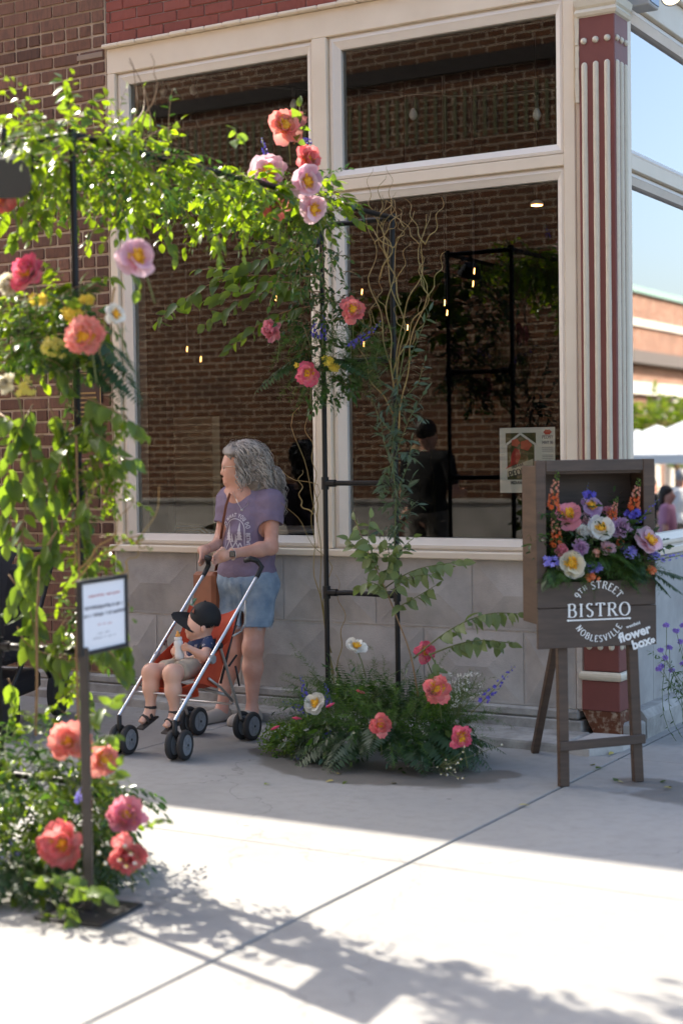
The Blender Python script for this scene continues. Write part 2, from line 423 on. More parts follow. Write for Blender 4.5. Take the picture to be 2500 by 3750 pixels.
M['paper'] = simple('white_paper', (.80, .79, .82), .6)
M['white'] = simple('white_vinyl', (.82, .82, .80), .5)
M['inkgrey'] = simple('grey_ink', (.28, .27, .29), .7)
M['inkpink'] = simple('pink_ink', (.55, .3, .3), .7)
M['inkdark'] = simple('dark_ink', (.06, .055, .05), .7)
M['gold'] = simple('gold_letters', (.42, .30, .14), .4, metal=.6)
M['leaf'] = leafmat('vine_leaf', (.090, .155, .018), (.155, .225, .032), .28, .55, (2.1, 2.0, .3))
M['leaf_o'] = leafmat('broad_leaf', (.075, .135, .035), (.115, .185, .05), .36, .55, (2.3, 2.1, .4), island=False)
M['leaf_p'] = leafmat('pale_leaf', (.13, .185, .065), (.19, .24, .10), .5, .35, (1.3, 1.4, .5), island=False)
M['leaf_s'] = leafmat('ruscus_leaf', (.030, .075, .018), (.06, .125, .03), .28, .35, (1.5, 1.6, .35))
M['leaf_g'] = leafmat('grey_green_leaf', (.075, .12, .075), (.12, .17, .11), .5, .3, (1.1, 1.3, .7))
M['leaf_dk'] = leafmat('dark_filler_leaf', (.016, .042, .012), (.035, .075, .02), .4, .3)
M['fern'] = leafmat('fern_leaf', (.022, .060, .02), (.048, .10, .035), .5, .35, (1.2, 1.4, .5))
M['fine'] = leafmat('fine_foliage', (.042, .098, .018), (.08, .155, .030), .5, .4, (1.5, 1.6, .35))
M['lime'] = leafmat('lime_filler', (.20, .30, .06), (.12, .22, .04), .5, .4, (1.2, 1.3, .4))
M['stem'] = simple('green_stem', (.13, .16, .05), .6, (.09, .12, .035), 20)
M['twig'] = simple('brown_twig', (.27, .17, .085), .7, (.18, .105, .05), 30, .3, 80)
M['willow'] = simple('curly_willow', (.33, .20, .07), .6, (.22, .19, .06), 4, .2, 80)
M['coral'] = petalmat('coral_petal', (.95, .64, .56), (.86, .20, .21))
M['peach'] = petalmat('peach_petal', (.96, .70, .58), (.90, .30, .26))
M['hot'] = petalmat('hot_pink_petal', (.92, .60, .58), (.80, .11, .22))
M['pink'] = petalmat('pale_pink_petal', (.82, .42, .55), (.84, .62, .68))
M['lilac'] = petalmat('lilac_petal', (.62, .34, .62), (.74, .52, .74))
M['rose'] = petalmat('rose_petal', (.86, .44, .50), (.82, .30, .38))
M['ivory'] = petalmat('ivory_petal', (.80, .72, .45), (.84, .80, .66))
M['whitep'] = petalmat('white_petal', (.80, .77, .66), (.86, .85, .80))
M['yellow'] = simple('yellow_stamens', (.80, .42, .025), .7, (.86, .55, .05), 60, island=.15)
M['yellowp'] = petalmat('yellow_petal', (.80, .52, .03), (.82, .62, .08))
M['blue'] = leafmat('blue_floret', (.060, .05, .42), (.15, .12, .55), .5, .3, (1, 1, 1))
M['periw'] = leafmat('periwinkle_floret', (.22, .21, .70), (.34, .30, .74), .5, .3, (1, 1, 1))
M['scab'] = leafmat('purple_floret', (.28, .17, .55), (.40, .28, .66), .5, .3, (1, 1, 1))
M['snap'] = leafmat('orange_floret', (.78, .13, .02), (.80, .30, .14), .5, .35, (1, .9, .8))
M['snapp'] = leafmat('salmon_floret', (.80, .33, .22), (.82, .48, .36), .5, .35, (1, .9, .8))
M['bab'] = leafmat('white_floret', (.78, .78, .72), (.82, .82, .78), .6, .3, (1, 1, 1))
def woodmat():
    k = NB('dark_stained_wood').set(.55, 0, .4)
    co = k.co((2.5, 2.5, 26)); n = k.noise(1.6, 5, .6, co); n2 = k.noise(3, 3, .5)
    c = k.mix(k.ramp(n, .3, .75), (.068, .043, .030), (.122, .078, .052)); c = k.mix(k.ramp(n2, .45, .7, 0, .5), c, (.070, .050, .038))
    k.base(c); k.bump(n, .25, .003); return k.m
def woodmat_h():
    k = NB('dark_stained_wood_board').set(.55, 0, .4)
    co = k.co((3.5, 3.5, 26)); n = k.noise(1.6, 5, .6, co); n2 = k.noise(3, 3, .5)
    c = k.mix(k.ramp(n, .3, .75), (.064, .045, .034), (.112, .078, .058)); c = k.mix(k.ramp(n2, .45, .7, 0, .5), c, (.055, .042, .036))
    k.base(c); k.bump(n, .25, .003); return k.m
M['wood'] = woodmat(); M['woodh'] = woodmat_h()
M['skin'] = simple('skin', (.66, .38, .285), .5, (.56, .27, .19), 9, .08, 120, spec=.4)
M['skinchild'] = simple('child_skin', (.70, .42, .31), .5, (.66, .36, .26), 9, spec=.4)
for nm in ('skin', 'skinchild'):
    b_ = M[nm].node_tree.nodes['Principled BSDF']; b_.inputs['Subsurface Weight'].default_value = .12; b_.inputs['Subsurface Radius'].default_value = (.012, .005, .003)
M['hair'] = simple('grey_curly_hair', (.46, .42, .38), .5, (.24, .20, .165), 11, island=.65)
M['shirt'] = simple('purple_tee', (.225, .175, .25), .95, (.185, .14, .205), 7, .55, 18, bdist=.02)
M['denim'] = simple('light_denim', (.16, .235, .325), .95, (.34, .42, .50), 9, .5, 28, bdist=.012)
M['leather'] = simple('brown_leather', (.26, .085, .035), .55, (.19, .06, .025), 8)
M['metal'] = simple('brushed_aluminium', (.62, .63, .65), .28, metal=1.)
M['greymetal'] = simple('grey_steel', (.42, .40, .37), .4, metal=.7)
M['orange'] = simple('orange_red_fabric', (.56, .070, .022), .8, (.45, .045, .016), 12, .3, 200)
M['tyre'] = simple('grey_tyre', (.030, .029, .029), .75)
M['rim'] = simple('grey_rim', (.26, .265, .275), .4)
M['capblack'] = simple('black_cap', (.009, .010, .012), .8, bump=.3, bscale=300)
M['khaki'] = simple('khaki_cotton', (.42, .335, .25), .9, (.34, .265, .19), 14, .4, 30)
M['navy'] = simple('navy_print', (.028, .045, .11), .85, (.42, .38, .38), 34, lo=.56, hi=.62)
M['sandal'] = simple('dark_sandal', (.035, .028, .026), .7)
M['tan_shoe'] = simple('tan_shoe', (.40, .34, .28), .8)
M['milk'] = simple('white_bottle', (.70, .69, .67), .4)
M['teat'] = simple('orange_teat', (.75, .32, .06), .4)
# ------------------------------------------------------------------ ground
g = MB().box((-150, -150, -.9), (250, 250, -.55)).build('street', M['asphalt']); tag(g, kind='structure')
sw = MB().box((-30, -9, -.56), (2.2, 26, -.02)).build('sidewalk', M['joint']); tag(sw, kind='structure')
def slab(x0, x1, y0, y1, gx0=.003, gx1=.003):
    MB().box((x0+gx0, y0+.002, -.1), (x1-gx1, y1-.002, 0), .004).build('paving_slab', M['concrete'], sw)
XS = [-30, -12, -7.4, -5.1, -2.75, -.95, .9, 2.2]
YS = [-9, -4, .9, 2.95, 5.15, 7.42]
for i in range(len(XS)-1):
    for j in range(len(YS)-1):
        slab(XS[i], XS[i+1], YS[j], YS[j+1], .0065 if XS[i] == -2.75 else .003, .0065 if XS[i+1] == -2.75 else .003)
for (x0, x1) in ((-2.75, -.95), (-.95, .9), (.9, 2.2)):
    for (y0, y1) in ((7.42, 9.7), (9.7, 12), (12, 26)): slab(x0, x1, y0, y1, .0065 if x0 == -2.75 else .003)
MB().box((-2.81, 7.42, -.1), (-2.756, 26, -.002)).build('paving_slab', M['concrete'], sw)
MB().box((-30, 7.42, -.1), (-2.82, 7.9, -.003)).build('paving_slab', M['concrete'], sw)

# ------------------------------------------------------------------ the corner building
B = thing('corner_building', 'corner shop building with brown and red brick, big windows and a pale stone base', 'building', (-2.9, 7.8, 0))
YF = 7.84
# brown brick wall left of the windows
WALL_TOP = 5.95
bw = MB().box((-10, 7.842, .16), (-6.29, 8.2, WALL_TOP)).build('brick_wall', M['mortar'], B)
def brick_variants(L, H, D, n, seed, jit=.0025):
    r_ = random.Random(seed); out = []
    for i in range(n):
        m = MB().box((-L/2, 0, -H/2), (L/2, D, H/2), .005)
        m.v = [(x+r_.uniform(-jit, jit), y+r_.uniform(-jit, jit)*.8, z+r_.uniform(-jit, jit)*.7) for x, y, z in m.v]
        out.append(m.mesh('brick'))
    return out
CH, PITCH_, J = .0815, .2125, .0155
vst = brick_variants(PITCH_-J, CH-J, .03, 5, 1); vhd = brick_variants(PITCH_/2-J, CH-J, .03, 4, 2)
for v in vst+vhd: v.materials.append(M['brick'])
def put_bricks(parent, x0, x1, z0, z1, yf, single, ch=CH, pitch=PITCH_, st=vst, hd=vhd, header=6, mt=None, phase=0, J=J):
    stuff = MB(); n = 0; k = 0; z = z0+ch/2
    while z < z1:
        head = header and (k+phase) % header == 0
        p = pitch/2 if head else pitch
        off = 0 if head else (pitch/2 if k % 2 else 0)
        x = x1
        first = True
        while x > x0+.02:
            w_ = (p if not (first and off) else off)
            w_ = min(w_, x-x0); cx = x-w_/2; first = False
            if single(cx, z) and n < 298:
                lst = st if w_ > pitch*.8 else hd
                o = link('brick', rnd.choice(lst), None, parent); L = (pitch if w_ > pitch*.8 else pitch/2)
                o.location = Vector((cx, yf+rnd.uniform(-.002, .003), z+rnd.uniform(-.0015, .0015)))-mat_of(parent).translation
                o.rotation_euler = (rnd.gauss(0, .006), rnd.gauss(0, .006), rnd.gauss(0, .008))
                o.scale = ((w_-J)/(L-J), 1, (ch-J)/(CH-J_ref) if ch != CH else 1); n += 1
            else:
                stuff.box((cx-w_/2+J/2, yf, z-ch/2+J/2), (cx+w_/2-J/2, yf+.03, z+ch/2-J/2))
            x -= w_
        z += ch; k += 1
    if stuff.v: tag(stuff.build('bricks_beyond', mt, parent), kind='stuff')
J_ref = J
put_bricks(bw, -8.3, -6.295, .165, 5.9, 7.832, lambda x, z: x > -7.62 and 1.05 < z < 4.62, mt=M['brick'], phase=4)
# mortar patch beside the lintel
MB().box((-6.52, 7.828, 4.10), (-6.31, 7.84, 4.135), .003).build('mortar_patch', simple('old_mortar', (.30, .22, .165), .95), bw)
MB().box((-30, 7.86, .16), (-10, 8.4, WALL_TOP)).build('rear_brick_wall', M['brick'], B)
# red brick above the lintel
rw = MB().box((-6.288, 7.846, 4.165), (-2.91, 8.2, WALL_TOP)).build('red_brick_wall', M['mortar_red'], B)
RC, RP, RJ = .0675, .2075, .0045
rst = brick_variants(RP-RJ, RC-RJ, .03, 4, 5, .0008); rhd = brick_variants(RP/2-RJ, RC-RJ, .03, 2, 6, .0008)
for v in rst+rhd: v.materials.append(M['redbrick'])
J_ref = RJ
_CH = CH; CH = RC
put_bricks(rw, -6.285, -2.93, 4.172, 5.9, 7.838, lambda x, z: z < 4.72, RC, RP, rst, rhd, 0, M['redbrick'], 0, RJ)
CH = _CH
# parapet, roof, rest of the mass
MB().box((-30, 7.80, WALL_TOP), (-2.86, 8.3, WALL_TOP+.06)).build('parapet_coping', M['curb'], B)
MB().box((-30, 8.3, 5.4), (-2.95, 24, 5.5)).build('roof', M['asphalt'], B)
MB().box((-3.1, 8.2, 4.17), (-2.932, 24, WALL_TOP)).build('side_upper_wall', M['redbrick'], B)
MB().box((-3.1, 12.2, .16), (-2.94, 24, 4.17)).build('side_lower_wall', M['redbrick'], B)
# interior
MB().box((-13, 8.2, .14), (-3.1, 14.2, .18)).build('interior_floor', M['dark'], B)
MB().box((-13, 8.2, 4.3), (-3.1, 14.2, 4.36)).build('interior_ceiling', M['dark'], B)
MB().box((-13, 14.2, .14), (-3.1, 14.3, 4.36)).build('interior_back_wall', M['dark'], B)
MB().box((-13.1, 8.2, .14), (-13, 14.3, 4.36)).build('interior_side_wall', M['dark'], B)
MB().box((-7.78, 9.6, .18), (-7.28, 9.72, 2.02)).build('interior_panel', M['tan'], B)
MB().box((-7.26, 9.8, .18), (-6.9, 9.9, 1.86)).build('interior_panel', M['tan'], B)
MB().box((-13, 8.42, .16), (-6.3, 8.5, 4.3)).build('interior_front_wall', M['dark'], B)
# stone base: every block has a low hipped face
sb = MB().box((-6.285, 7.828, .15), (-3.11, 8.1, .957)).build('stone_base', M['stonejoint'], B)
def stone(x0, x1, z0, z1):
    gp = .004; x0 += gp; x1 -= gp; z0 += gp; z1 -= gp; zm = (z0+z1)/2; L = min((z1-z0)*.52, (x1-x0)*.45); yb, yr, ym = 7.845, 7.800, 7.822
    mg = .012
    vs = [(x0, yb, z0), (x1, yb, z0), (x1, yb, z1), (x0, yb, z1), (x0, ym, z0), (x1, ym, z0), (x1, ym, z1), (x0, ym, z1),
          (x0+mg, ym, z0+mg), (x1-mg, ym, z0+mg), (x1-mg, ym, z1-mg), (x0+mg, ym, z1-mg), (x0+L, yr, zm), (x1-L, yr, zm)]
    fs = [(0, 1, 5, 4), (1, 2, 6, 5), (2, 3, 7, 6), (3, 0, 4, 7), (4, 5, 9, 8), (5, 6, 10, 9), (6, 7, 11, 10), (7, 4, 8, 11), (8, 9, 13, 12), (9, 10, 13), (10, 11, 12, 13), (11, 8, 12)]
    MB().add(vs, fs).build('stone', M['stone'], sb)
xu = [-6.27, -5.638, -5.005, -4.371, -3.756, -3.14]; xl = [-6.27, -5.958, -5.319, -4.69, -4.064, -3.448, -3.14]
for a, b in zip(xu[:-1], xu[1:]): stone(a, b, .566, .957)
for a, b in zip(xl[:-1], xl[1:]): stone(a, b, .158, .564)
MB().box((-3.14, 7.815, .16), (-3.1, 7.9, .957), .006).build('edge_strip', M['stonejoint'], B)
# plinth courses and the low step
MB().box((-9, 7.788, .0), (-3.1, 8.0, .101), .006).build('plinth_course', M['curb'], B)
MB().box((-9, 7.796, .103), (-3.12, 8.0, .158), .012).build('plinth_course', M['curb'], B)
def prism(pts, z0, z1, bev=.012):
    m = MB(); n = len(pts); c = np.mean(pts, 0)
    inn = [tuple(np.array(p)+(c-np.array(p))/np.linalg.norm(c-np.array(p))*bev*1.4) for p in pts]
    m.add([(*p, z0) for p in pts]+[(*p, z1-bev) for p in pts]+[(*p, z1) for p in inn],
          [tuple(range(n-1, -1, -1)), tuple(range(2*n, 3*n))]+[(i, (i+1) % n, n+(i+1) % n, n+i) for i in range(n)]+[(n+i, n+(i+1) % n, 2*n+(i+1) % n, 2*n+i) for i in range(n)])
    return m
for a, b in ((-9., -6.6), (-6.59, -4.75), (-4.74, -3.05)):
    yl = lambda x: 7.38+.082*(-2.82-x) if x > -6.6 else 7.69
    prism([(a, yl(a)), (b, yl(b)), (b, 7.8), (a, 7.8)], -.02, .046).build('step', M['curb'], B)
prism([(-3.042, 7.398), (-2.90, 7.385), (-2.80, 7.60), (-2.80, 7.83), (-3.042, 7.8)], -.02, .047).build('step', simple('pale_step', (.52, .49, .45), .9, (.40, .37, .34), 9, .5, 90), B)
# lintel
MB().box((-6.285, 7.838, 3.985), (-3.128, 8.1, 4.142), .004).build('lintel', M['trim'], B)
lg = MB()
for i in range(24):
    a = -6.30+i*(3.19/24); b_ = a+3.19/24
    lg.box((a, 7.800+rnd.uniform(-.003, .003), 4.144), (b_-.0005, 7.86, 4.166+rnd.uniform(-.002, .003)), .006)
lg.build('lintel_ledge', M['trim'], B)
MB().box((-6.282, 7.834, 1.0), (-6.222, 8.0, 3.983), .004).build('left_jamb', M['trim'], B)
mu = MB().box((-4.763, 7.834, 1.002), (-4.665, 8.0, 3.983), .004); mu.build('mullion', M['trim'], B)
MB().box((-3.193, 7.834, 1.002), (-3.128, 8.0, 4.30), .004).build('right_jamb', M['trim'], B)
MB().box((-3.128, 7.846, .957), (-3.09, 8.0, 4.30), .003).build('jamb_return', M['trim'], B)
MB().box((-4.663, 7.838, 3.087), (-3.195, 8.0, 3.147), .003).build('transom', M['trim'], B)
MB().box((-6.30, 7.785, .958), (-3.10, 8.1, 1.0), .006).build('sill', M['trim'], B)
# windows
def ringframe(o, i, prof, axis='Y'):
    """o, i: (a0,a1,z0,z1) outer and inner rectangle; prof: (t, depth)"""
    m = MB(); vs = []; fs = []
    for t, d in prof:
        a0, a1, z0, z1 = [o[k]+(i[k]-o[k])*t for k in range(4)]
        for a, z in ((a0, z0), (a1, z0), (a1, z1), (a0, z1)): vs.append((a, d, z) if axis == 'Y' else (d, a, z))
    for r_ in range(len(prof)-1):
        for k in range(4): fs.append((r_*4+k, r_*4+(k+1) % 4, (r_+1)*4+(k+1) % 4, (r_+1)*4+k))
    return m.add(vs, fs)
PROF = [(0, 7.93), (0, 7.868), (.12, 7.866), (.16, 7.856), (.42, 7.852), (.5, 7.856), (1, 7.872), (1, 7.93)]
def windowA(o, i):
    f = ringframe(o, i, PROF).build('window', M['sash'], B)
    MB().box((i[0]-.01, 7.898, i[2]-.01), (i[1]+.01, 7.904, i[3]+.01)).build('pane', M['glassA'], f)
    return f
windowA((-6.221, -4.764, 1.001, 3.984), (-6.140, -4.813, 1.072, 3.913))
windowA((-4.664, -3.194, 3.148, 3.984), (-4.585, -3.247, 3.209, 3.905))
windowA((-4.664, -3.194, 1.001, 3.086), (-4.577, -3.243, 1.072, 3.020))
# street side (right of the column)
def prow(x): return x
MB().box((-3.1, 8.0, 3.985), (-2.928, 12.2, 4.165), .004).build('side_lintel', M['trim'], B)
MB().box((-3.1, 8.0, 4.167), (-2.895, 12.2, 4.19), .006).build('side_lintel_ledge', M['trim'], B)
MB().box((-3.1, 8.003, .96), (-2.926, 8.15, 4.3), .004).build('side_jamb', M['trim'], B)
MB().box((-3.1, 10.65, 1.002), (-2.926, 10.75, 3.983), .004).build('side_mullion', M['trim'], B)
MB().box((-3.1, 8.152, 3.087), (-2.928, 10.648, 3.162), .003).build('side_transom', M['trim'], B)
MB().box((-3.1, 8.0, .958), (-2.875, 12.2, 1.0), .006).build('side_sill', M['trim'], B)
PROFB = [(t, -2.926-(d-7.834)) for t, d in PROF]
for o, i in (((8.152, 10.648, 3.164, 3.983), (8.2, 10.59, 3.21, 3.90)), ((8.152, 10.648, 1.002, 3.085), (8.2, 10.59, 1.07, 3.017))):
    f = ringframe(o, i, PROFB, 'X').build('side_window', M['sash'], B)
    MB().box((-2.998, i[0]-.01, i[2]-.01), (-2.992, i[1]+.01, i[3]+.01)).build('pane', M['glassB'], f)
sb2 = MB().box((-3.1, 8.0, .02), (-2.915, 12.2, .957)).build('side_stone_base', M['stonejoint'], B)
yy = 8.0
for L in (.37, .62, .6, .65, .6, .6, .74):
    MB().box((-2.93, yy+.003, .145), (-2.90, yy+L-.003, .954), .004).build('stone', simple('pale_limestone', (.46, .44, .41), .9, (.33, .31, .29), 4, .4, 120) if yy == 8.0 else bpy.data.materials['pale_limestone'], sb2); yy += L
m = MB(); m.add([(-2.805, 7.99, -.02), (-2.805, 12.2, -.02), (-2.805, 12.2, .105), (-2.805, 7.99, .105), (-2.835, 7.99, .145), (-2.835, 12.2, .145), (-2.9, 7.99, .15), (-2.9, 12.2, .15), (-2.9, 7.99, -.02), (-2.9, 12.2, -.02)],
     [(0, 1, 2, 3), (3, 2, 5, 4), (4, 5, 7, 6), (6, 7, 9, 8), (0, 3, 4, 6, 8), (1, 9, 7, 5, 2)]); m.build('side_plinth', M['curb'], B)
m = MB(); m.box((-2.90, 7.84, 0), (-2.81, 7.988, .10), .012).build('side_plinth', M['curb'], B)
# corner column
c0 = MB().box((-3.09, 7.80, .375), (-2.89, 8.0, 3.86), .004).build('corner_column', M['red'], B)
MB().box((-3.098, 7.79, .165), (-2.884, 8.002, .325), .004).build('column_base', M['red'], c0)
m = MB(); m.add([(-3.098, 7.792, .164), (-2.885, 7.792, .164), (-2.885, 8.0, .164), (-3.098, 8.0, .164), (-3.03, 7.80, .03), (-2.885, 7.80, .03), (-2.885, 8.0, .03), (-3.03, 8.0, .03)],
      [(0, 1, 2, 3), (7, 6, 5, 4), (4, 5, 1, 0), (5, 6, 2, 1), (6, 7, 3, 2), (7, 4, 0, 3)]); m.build('rusted_foot', M['rust'], c0)
def moulding(name, x0, x1, y0, y1, prof):
    vs = []; fs = []
    for o, z in prof: vs += [(x0-o, y0-o, z), (x1+o, y0-o, z), (x1+o, y1+o, z), (x0-o, y1+o, z)]
    for r_ in range(len(prof)-1):
        for k in range(4): fs.append((r_*4+k, r_*4+(k+1) % 4, (r_+1)*4+(k+1) % 4, (r_+1)*4+k))
    MB().add(vs, fs).build(name, M['cream'], c0, smooth=False)
hr = [(0.0+.016*math.sin(t*PI/6), .3255+(.0495)*(.5-.5*math.cos(t*PI/6))) for t in range(7)]
moulding('collar', -3.096, -2.886, 7.793, 8.0, hr)
moulding('capital', -3.09, -2.89, 7.80, 8.0, [(0, 3.838), (.012, 3.846), (.019, 3.862), (.012, 3.878), (.006, 3.882), (.016, 3.895), (.022, 3.93), (.008, 3.945)])
MB().box((-3.085, 7.806, 3.946), (-2.892, 8.0, 4.5), .004).build('column_head', M['red'], c0)
def flute(cx, cy, ax, name='flute'):
    m = MB(); n = 40; P = []
    for i in range(n+1):
        k_ = min(i, n-i); z = .49+.0165*(k_*.25)+(0 if i < n/2 else 0)
        if k_ > 4: z = .506+(3.589-.506)*(i-4)/(n-8)
        elif i > n/2: z = 3.605-.0165*k_*.25
        e = math.sqrt(max(.02, 1-(1-min(1, k_/4))**2)); wv = e*(1+rnd.uniform(-.06, .06)); row = []
        for k in range(7):
            t = PI*k/6; u = -.0158*math.cos(t)*wv; d = .014*math.sin(t)*e
            row.append((cx+u, cy-d, z) if ax == 'Y' else (cx+d, cy+u, z))
        P.append(row)
    m.grid(P).build(name, M['cream'], c0, smooth=True)
for t in (.16, .475, .79): flute(-3.09+.2*t, 7.80, 'Y'); flute(-2.89, 7.80+.2*t, 'X')
for t in (.15, .475, .80):
    for ax in 'YX':
        p = (-3.09+.2*t, 7.80, 3.716) if ax == 'Y' else (-2.89, 7.80+.2*t, 3.716)
        MB().lathe([(.001, .016), (.009, .0145), (.016, .008), (.0185, 0)][::-1], p, (0, -1, 0) if ax == 'Y' else (1, 0, 0), 14).build('bead', M['cream'], c0, smooth=True)
# peeling cream caulk beside the column
m = MB()
for i in range(18):
    z = 3.40+i*.03; w_ = .010+rnd.uniform(0, .008)+(.006 if i > 12 else 0)
    m.box((-3.105-w_*.3, 7.80+rnd.uniform(-.006, 0), z), (-3.092+w_*.25, 7.84, z+.0295))
m.build('caulk', M['cream'], c0)
# security camera box and lit spotlight over the side window
p = at(2352, -6, X=-2.86)
o = thing('security_box', 'small grey box fixed to the cream lintel above the street window', 'box', p)
MB().box(p-np.array([.065, .06, .05]), p+np.array([.06, .09, .05]), .006).build('housing', simple('grey_box', (.45, .44, .42), .4), o)
MB().box(p+np.array([.061, -.05, -.035]), p+np.array([.066, .08, .04]), .002).build('lens_cover', simple('blue_glass', (.25, .33, .45), .1), o)
p = at(2458, -20, X=-2.80)
o = thing('spotlight', 'round lit spotlight at the top right corner', 'lamp', p)
ax = np.array([.45, -.55, -.7])
MB().lathe([(.03, -.10), (.045, -.08), (.062, 0), (.064, .012), (.056, .012)], p, ax, 20, False).build('shade', simple('lamp_shade', (.5, .47, .45), .4), o, True, 40)
MB().lathe([(.055, .009), (.054, .011)], p, ax, 20).build('bulb_face', emis('lamp_glow', (1, .82, .5), 1.2), o)
MB().tube([p-ax*.12, p+np.array([-.1, .0, .1])], .012, 8).build('arm', M['sash'], o)
# ------------------------------------------------------------------ plant kit
def nrm(v):
    v = np.asarray(v, float); return v/(np.linalg.norm(v, axis=-1, keepdims=True)+1e-12)
def leafT(W=.25, n=4, fold=.25, curl=.15, peak=.42, wav=0.):
    V = []; F = []
    for i in range(n+1):
        t = i/n; ww = W*max(0., math.sin(PI*t**(math.log(.5)/math.log(peak))))**.85 if 0 < t < 1 else 0.004
        z = -curl*t*t; V += [(-ww, t, z+fold*ww+wav*math.sin(t*9)), (0, t, z), (ww, t, z+fold*ww-wav*math.sin(t*9))]
        if i:
            a = 3*(i-1); F += [(a, a+1, a+4, a+3), (a+1, a+2, a+5, a+4)]
    return np.array(V), np.array(F)
T_OV = leafT(.27, 4, .22, .18); T_OV2 = leafT(.31, 6, .22, .25, .42); T_NAR = leafT(.11, 3, .2, .2); T_NAR2 = leafT(.135, 3, .2, .2); T_LAN = leafT(.17, 3, .2, .25); T_PIN = leafT(.14, 2, .1, .15, .3)
T_NDL = leafT(.035, 1, .0, .0, .5); T_NDL = (np.array([(-.03, 0, 0), (.03, 0, 0), (.012, 1, -.05), (-.012, 1, -.05)]), np.array([(0, 1, 2, 3)]))
T_RND = leafT(.42, 3, .3, -.25, .55); T_FLO = leafT(.36, 2, .25, -.2, .6)
class Cloud:
    def __init__(s): s.V = []; s.F = []; s.n = 0
    def add(s, T, P, D, U, size):
        P = np.atleast_2d(P); D = nrm(np.atleast_2d(D)); U = np.atleast_2d(U); size = np.broadcast_to(np.asarray(size, float), (len(P),))
        x = nrm(np.cross(D, U)); z = np.cross(x, D); V, F = T
        W_ = P[:, None, :]+size[:, None, None]*(V[None, :, 0:1]*x[:, None]+V[None, :, 1:2]*D[:, None]+V[None, :, 2:3]*z[:, None])
        k = len(V); s.V.append(W_.reshape(-1, 3)); s.F.append((F[None]+s.n+k*np.arange(len(P))[:, None, None]).reshape(-1, F.shape[1])); s.n += k*len(P)
        return s
    def build(s, name, m, parent=None, stuff=True):
        if not s.V: return None
        by = {}
        for f in s.F: by.setdefault(f.shape[1], []).append(f)
        me = np_mesh(name, np.concatenate(s.V), [np.concatenate(v) for v in by.values()], True)
        o = link(name, me, m, parent, True)
        return tag(o, kind='stuff') if stuff else o
def path(base, d, L, droop=.3, n=8, wob=.05):
    """curving twig: leaves along d, sags under its own weight"""
    base = np.array(base, float); d = nrm(d); pts = [base]; w_ = RS.normal(size=3)*wob
    for i in range(n):
        t = (i+1)/n; dd = nrm(d+w_*math.sin(t*4)+np.array([0, 0, -droop*t*1.6])); pts.append(pts[-1]+dd*L/n)
    return np.array(pts)
def along(pts, t):
    pts = np.asarray(pts); sl = np.linalg.norm(np.diff(pts, axis=0), axis=1); c = np.concatenate([[0], np.cumsum(sl)]); u = t*c[-1]
    i = np.clip(np.searchsorted(c, u)-1, 0, len(pts)-2); f = (u-c[i])/(sl[i]+1e-9)
    return pts[i]+(pts[i+1]-pts[i])*np.asarray(f)[..., None], nrm(pts[i+1]-pts[i])
def leaves_on(cl, pts, n, size, T=T_OV, spread=.9, t0=.15, upb=.8, jit=.35, pair=True):
    t = np.linspace(t0, 1, n); p, tg = along(pts, t)
    side = nrm(np.cross(tg, np.array([0, 0, 1.])+RS.normal(size=(n, 3))*.15)); sg = np.where(np.arange(n) % 2, 1, -1)[:, None]
    d = tg*(1.05-spread*.55)+side*sg*spread+RS.normal(size=(n, 3))*jit+np.array([0, 0, -.25]); d[-1] = tg[-1]
    u = np.array([0, 0, upb])+RS.normal(size=(n, 3))*.45
    cl.add(T, p, d, u, size*RS.uniform(.65, 1.15, n))
def twig(m, pts, r0=.0025, r1=.001, n=5): m.tube(pts, list(np.linspace(r0, r1, len(pts))), n)

leaf_objs = {}
def leaf_meshes(T, nm):
    if nm not in leaf_objs:
        out = []
        for i in range(3):
            V = T[0].copy(); V[:, 2] += -.12*i*V[:, 1]**2+.05*i*V[:, 0]; V[:, 0] *= 1-.08*i
            out.append(np_mesh('leaf', V, [T[1]], True)); out[-1].materials.append(M[nm])
        leaf_objs[nm] = out
    return leaf_objs[nm]
def branch(parent, pts, n, size, nm='leaf_o', stem='twig', T=T_OV2, r=.0035, hang=.55, spread=.9, t0=.15, upb=.5):
    """one leafy branch: stem, every leaf its own mesh object"""
    pts = np.asarray(pts); q = []; n = int(n*1.55)
    for i in range(len(pts)-1):
        for k in range(3): q.append(pts[i]+(pts[i+1]-pts[i])*k/3)
    q.append(pts[-1]); q = np.array(q)
    for _ in range(3): q[1:-1] = .25*q[:-2]+.5*q[1:-1]+.25*q[2:]
    m = MB(); twig(m, q, r, r*.4, 6); st = m.build('branch', M[stem], parent, True)
    me = leaf_meshes(T, nm)
    for i in range(n):
        t = t0+(1-t0)*i/max(1, n-1); p, tg = along(q, np.array([t])); p = p[0]; tg = tg[0]
        side = nrm(np.cross(tg, [0, 0, 1.])); sg = 1 if i % 2 else -1
        d = nrm(tg*.45+side*sg*spread*.6+np.array([0, 0, -hang])+RS.normal(size=3)*.28) if i < n-1 else nrm(tg+np.array([0, 0, -.2]))
        u = np.array([0, 0, upb])+side*sg*.35+RS.normal(size=3)*.55-_fw*.7
        x = nrm(np.cross(d, u)); z = np.cross(x, d); s_ = 1.30*size*RS.uniform(.7, 1.15)*(1.0 if t < .85 else .75)
        o = link('leaf', me[i % 3], None, st)
        o.rotation_euler = Matrix((x, d, z)).transposed().to_euler(); o.location = p; o.scale = (s_, s_, s_)
    return st
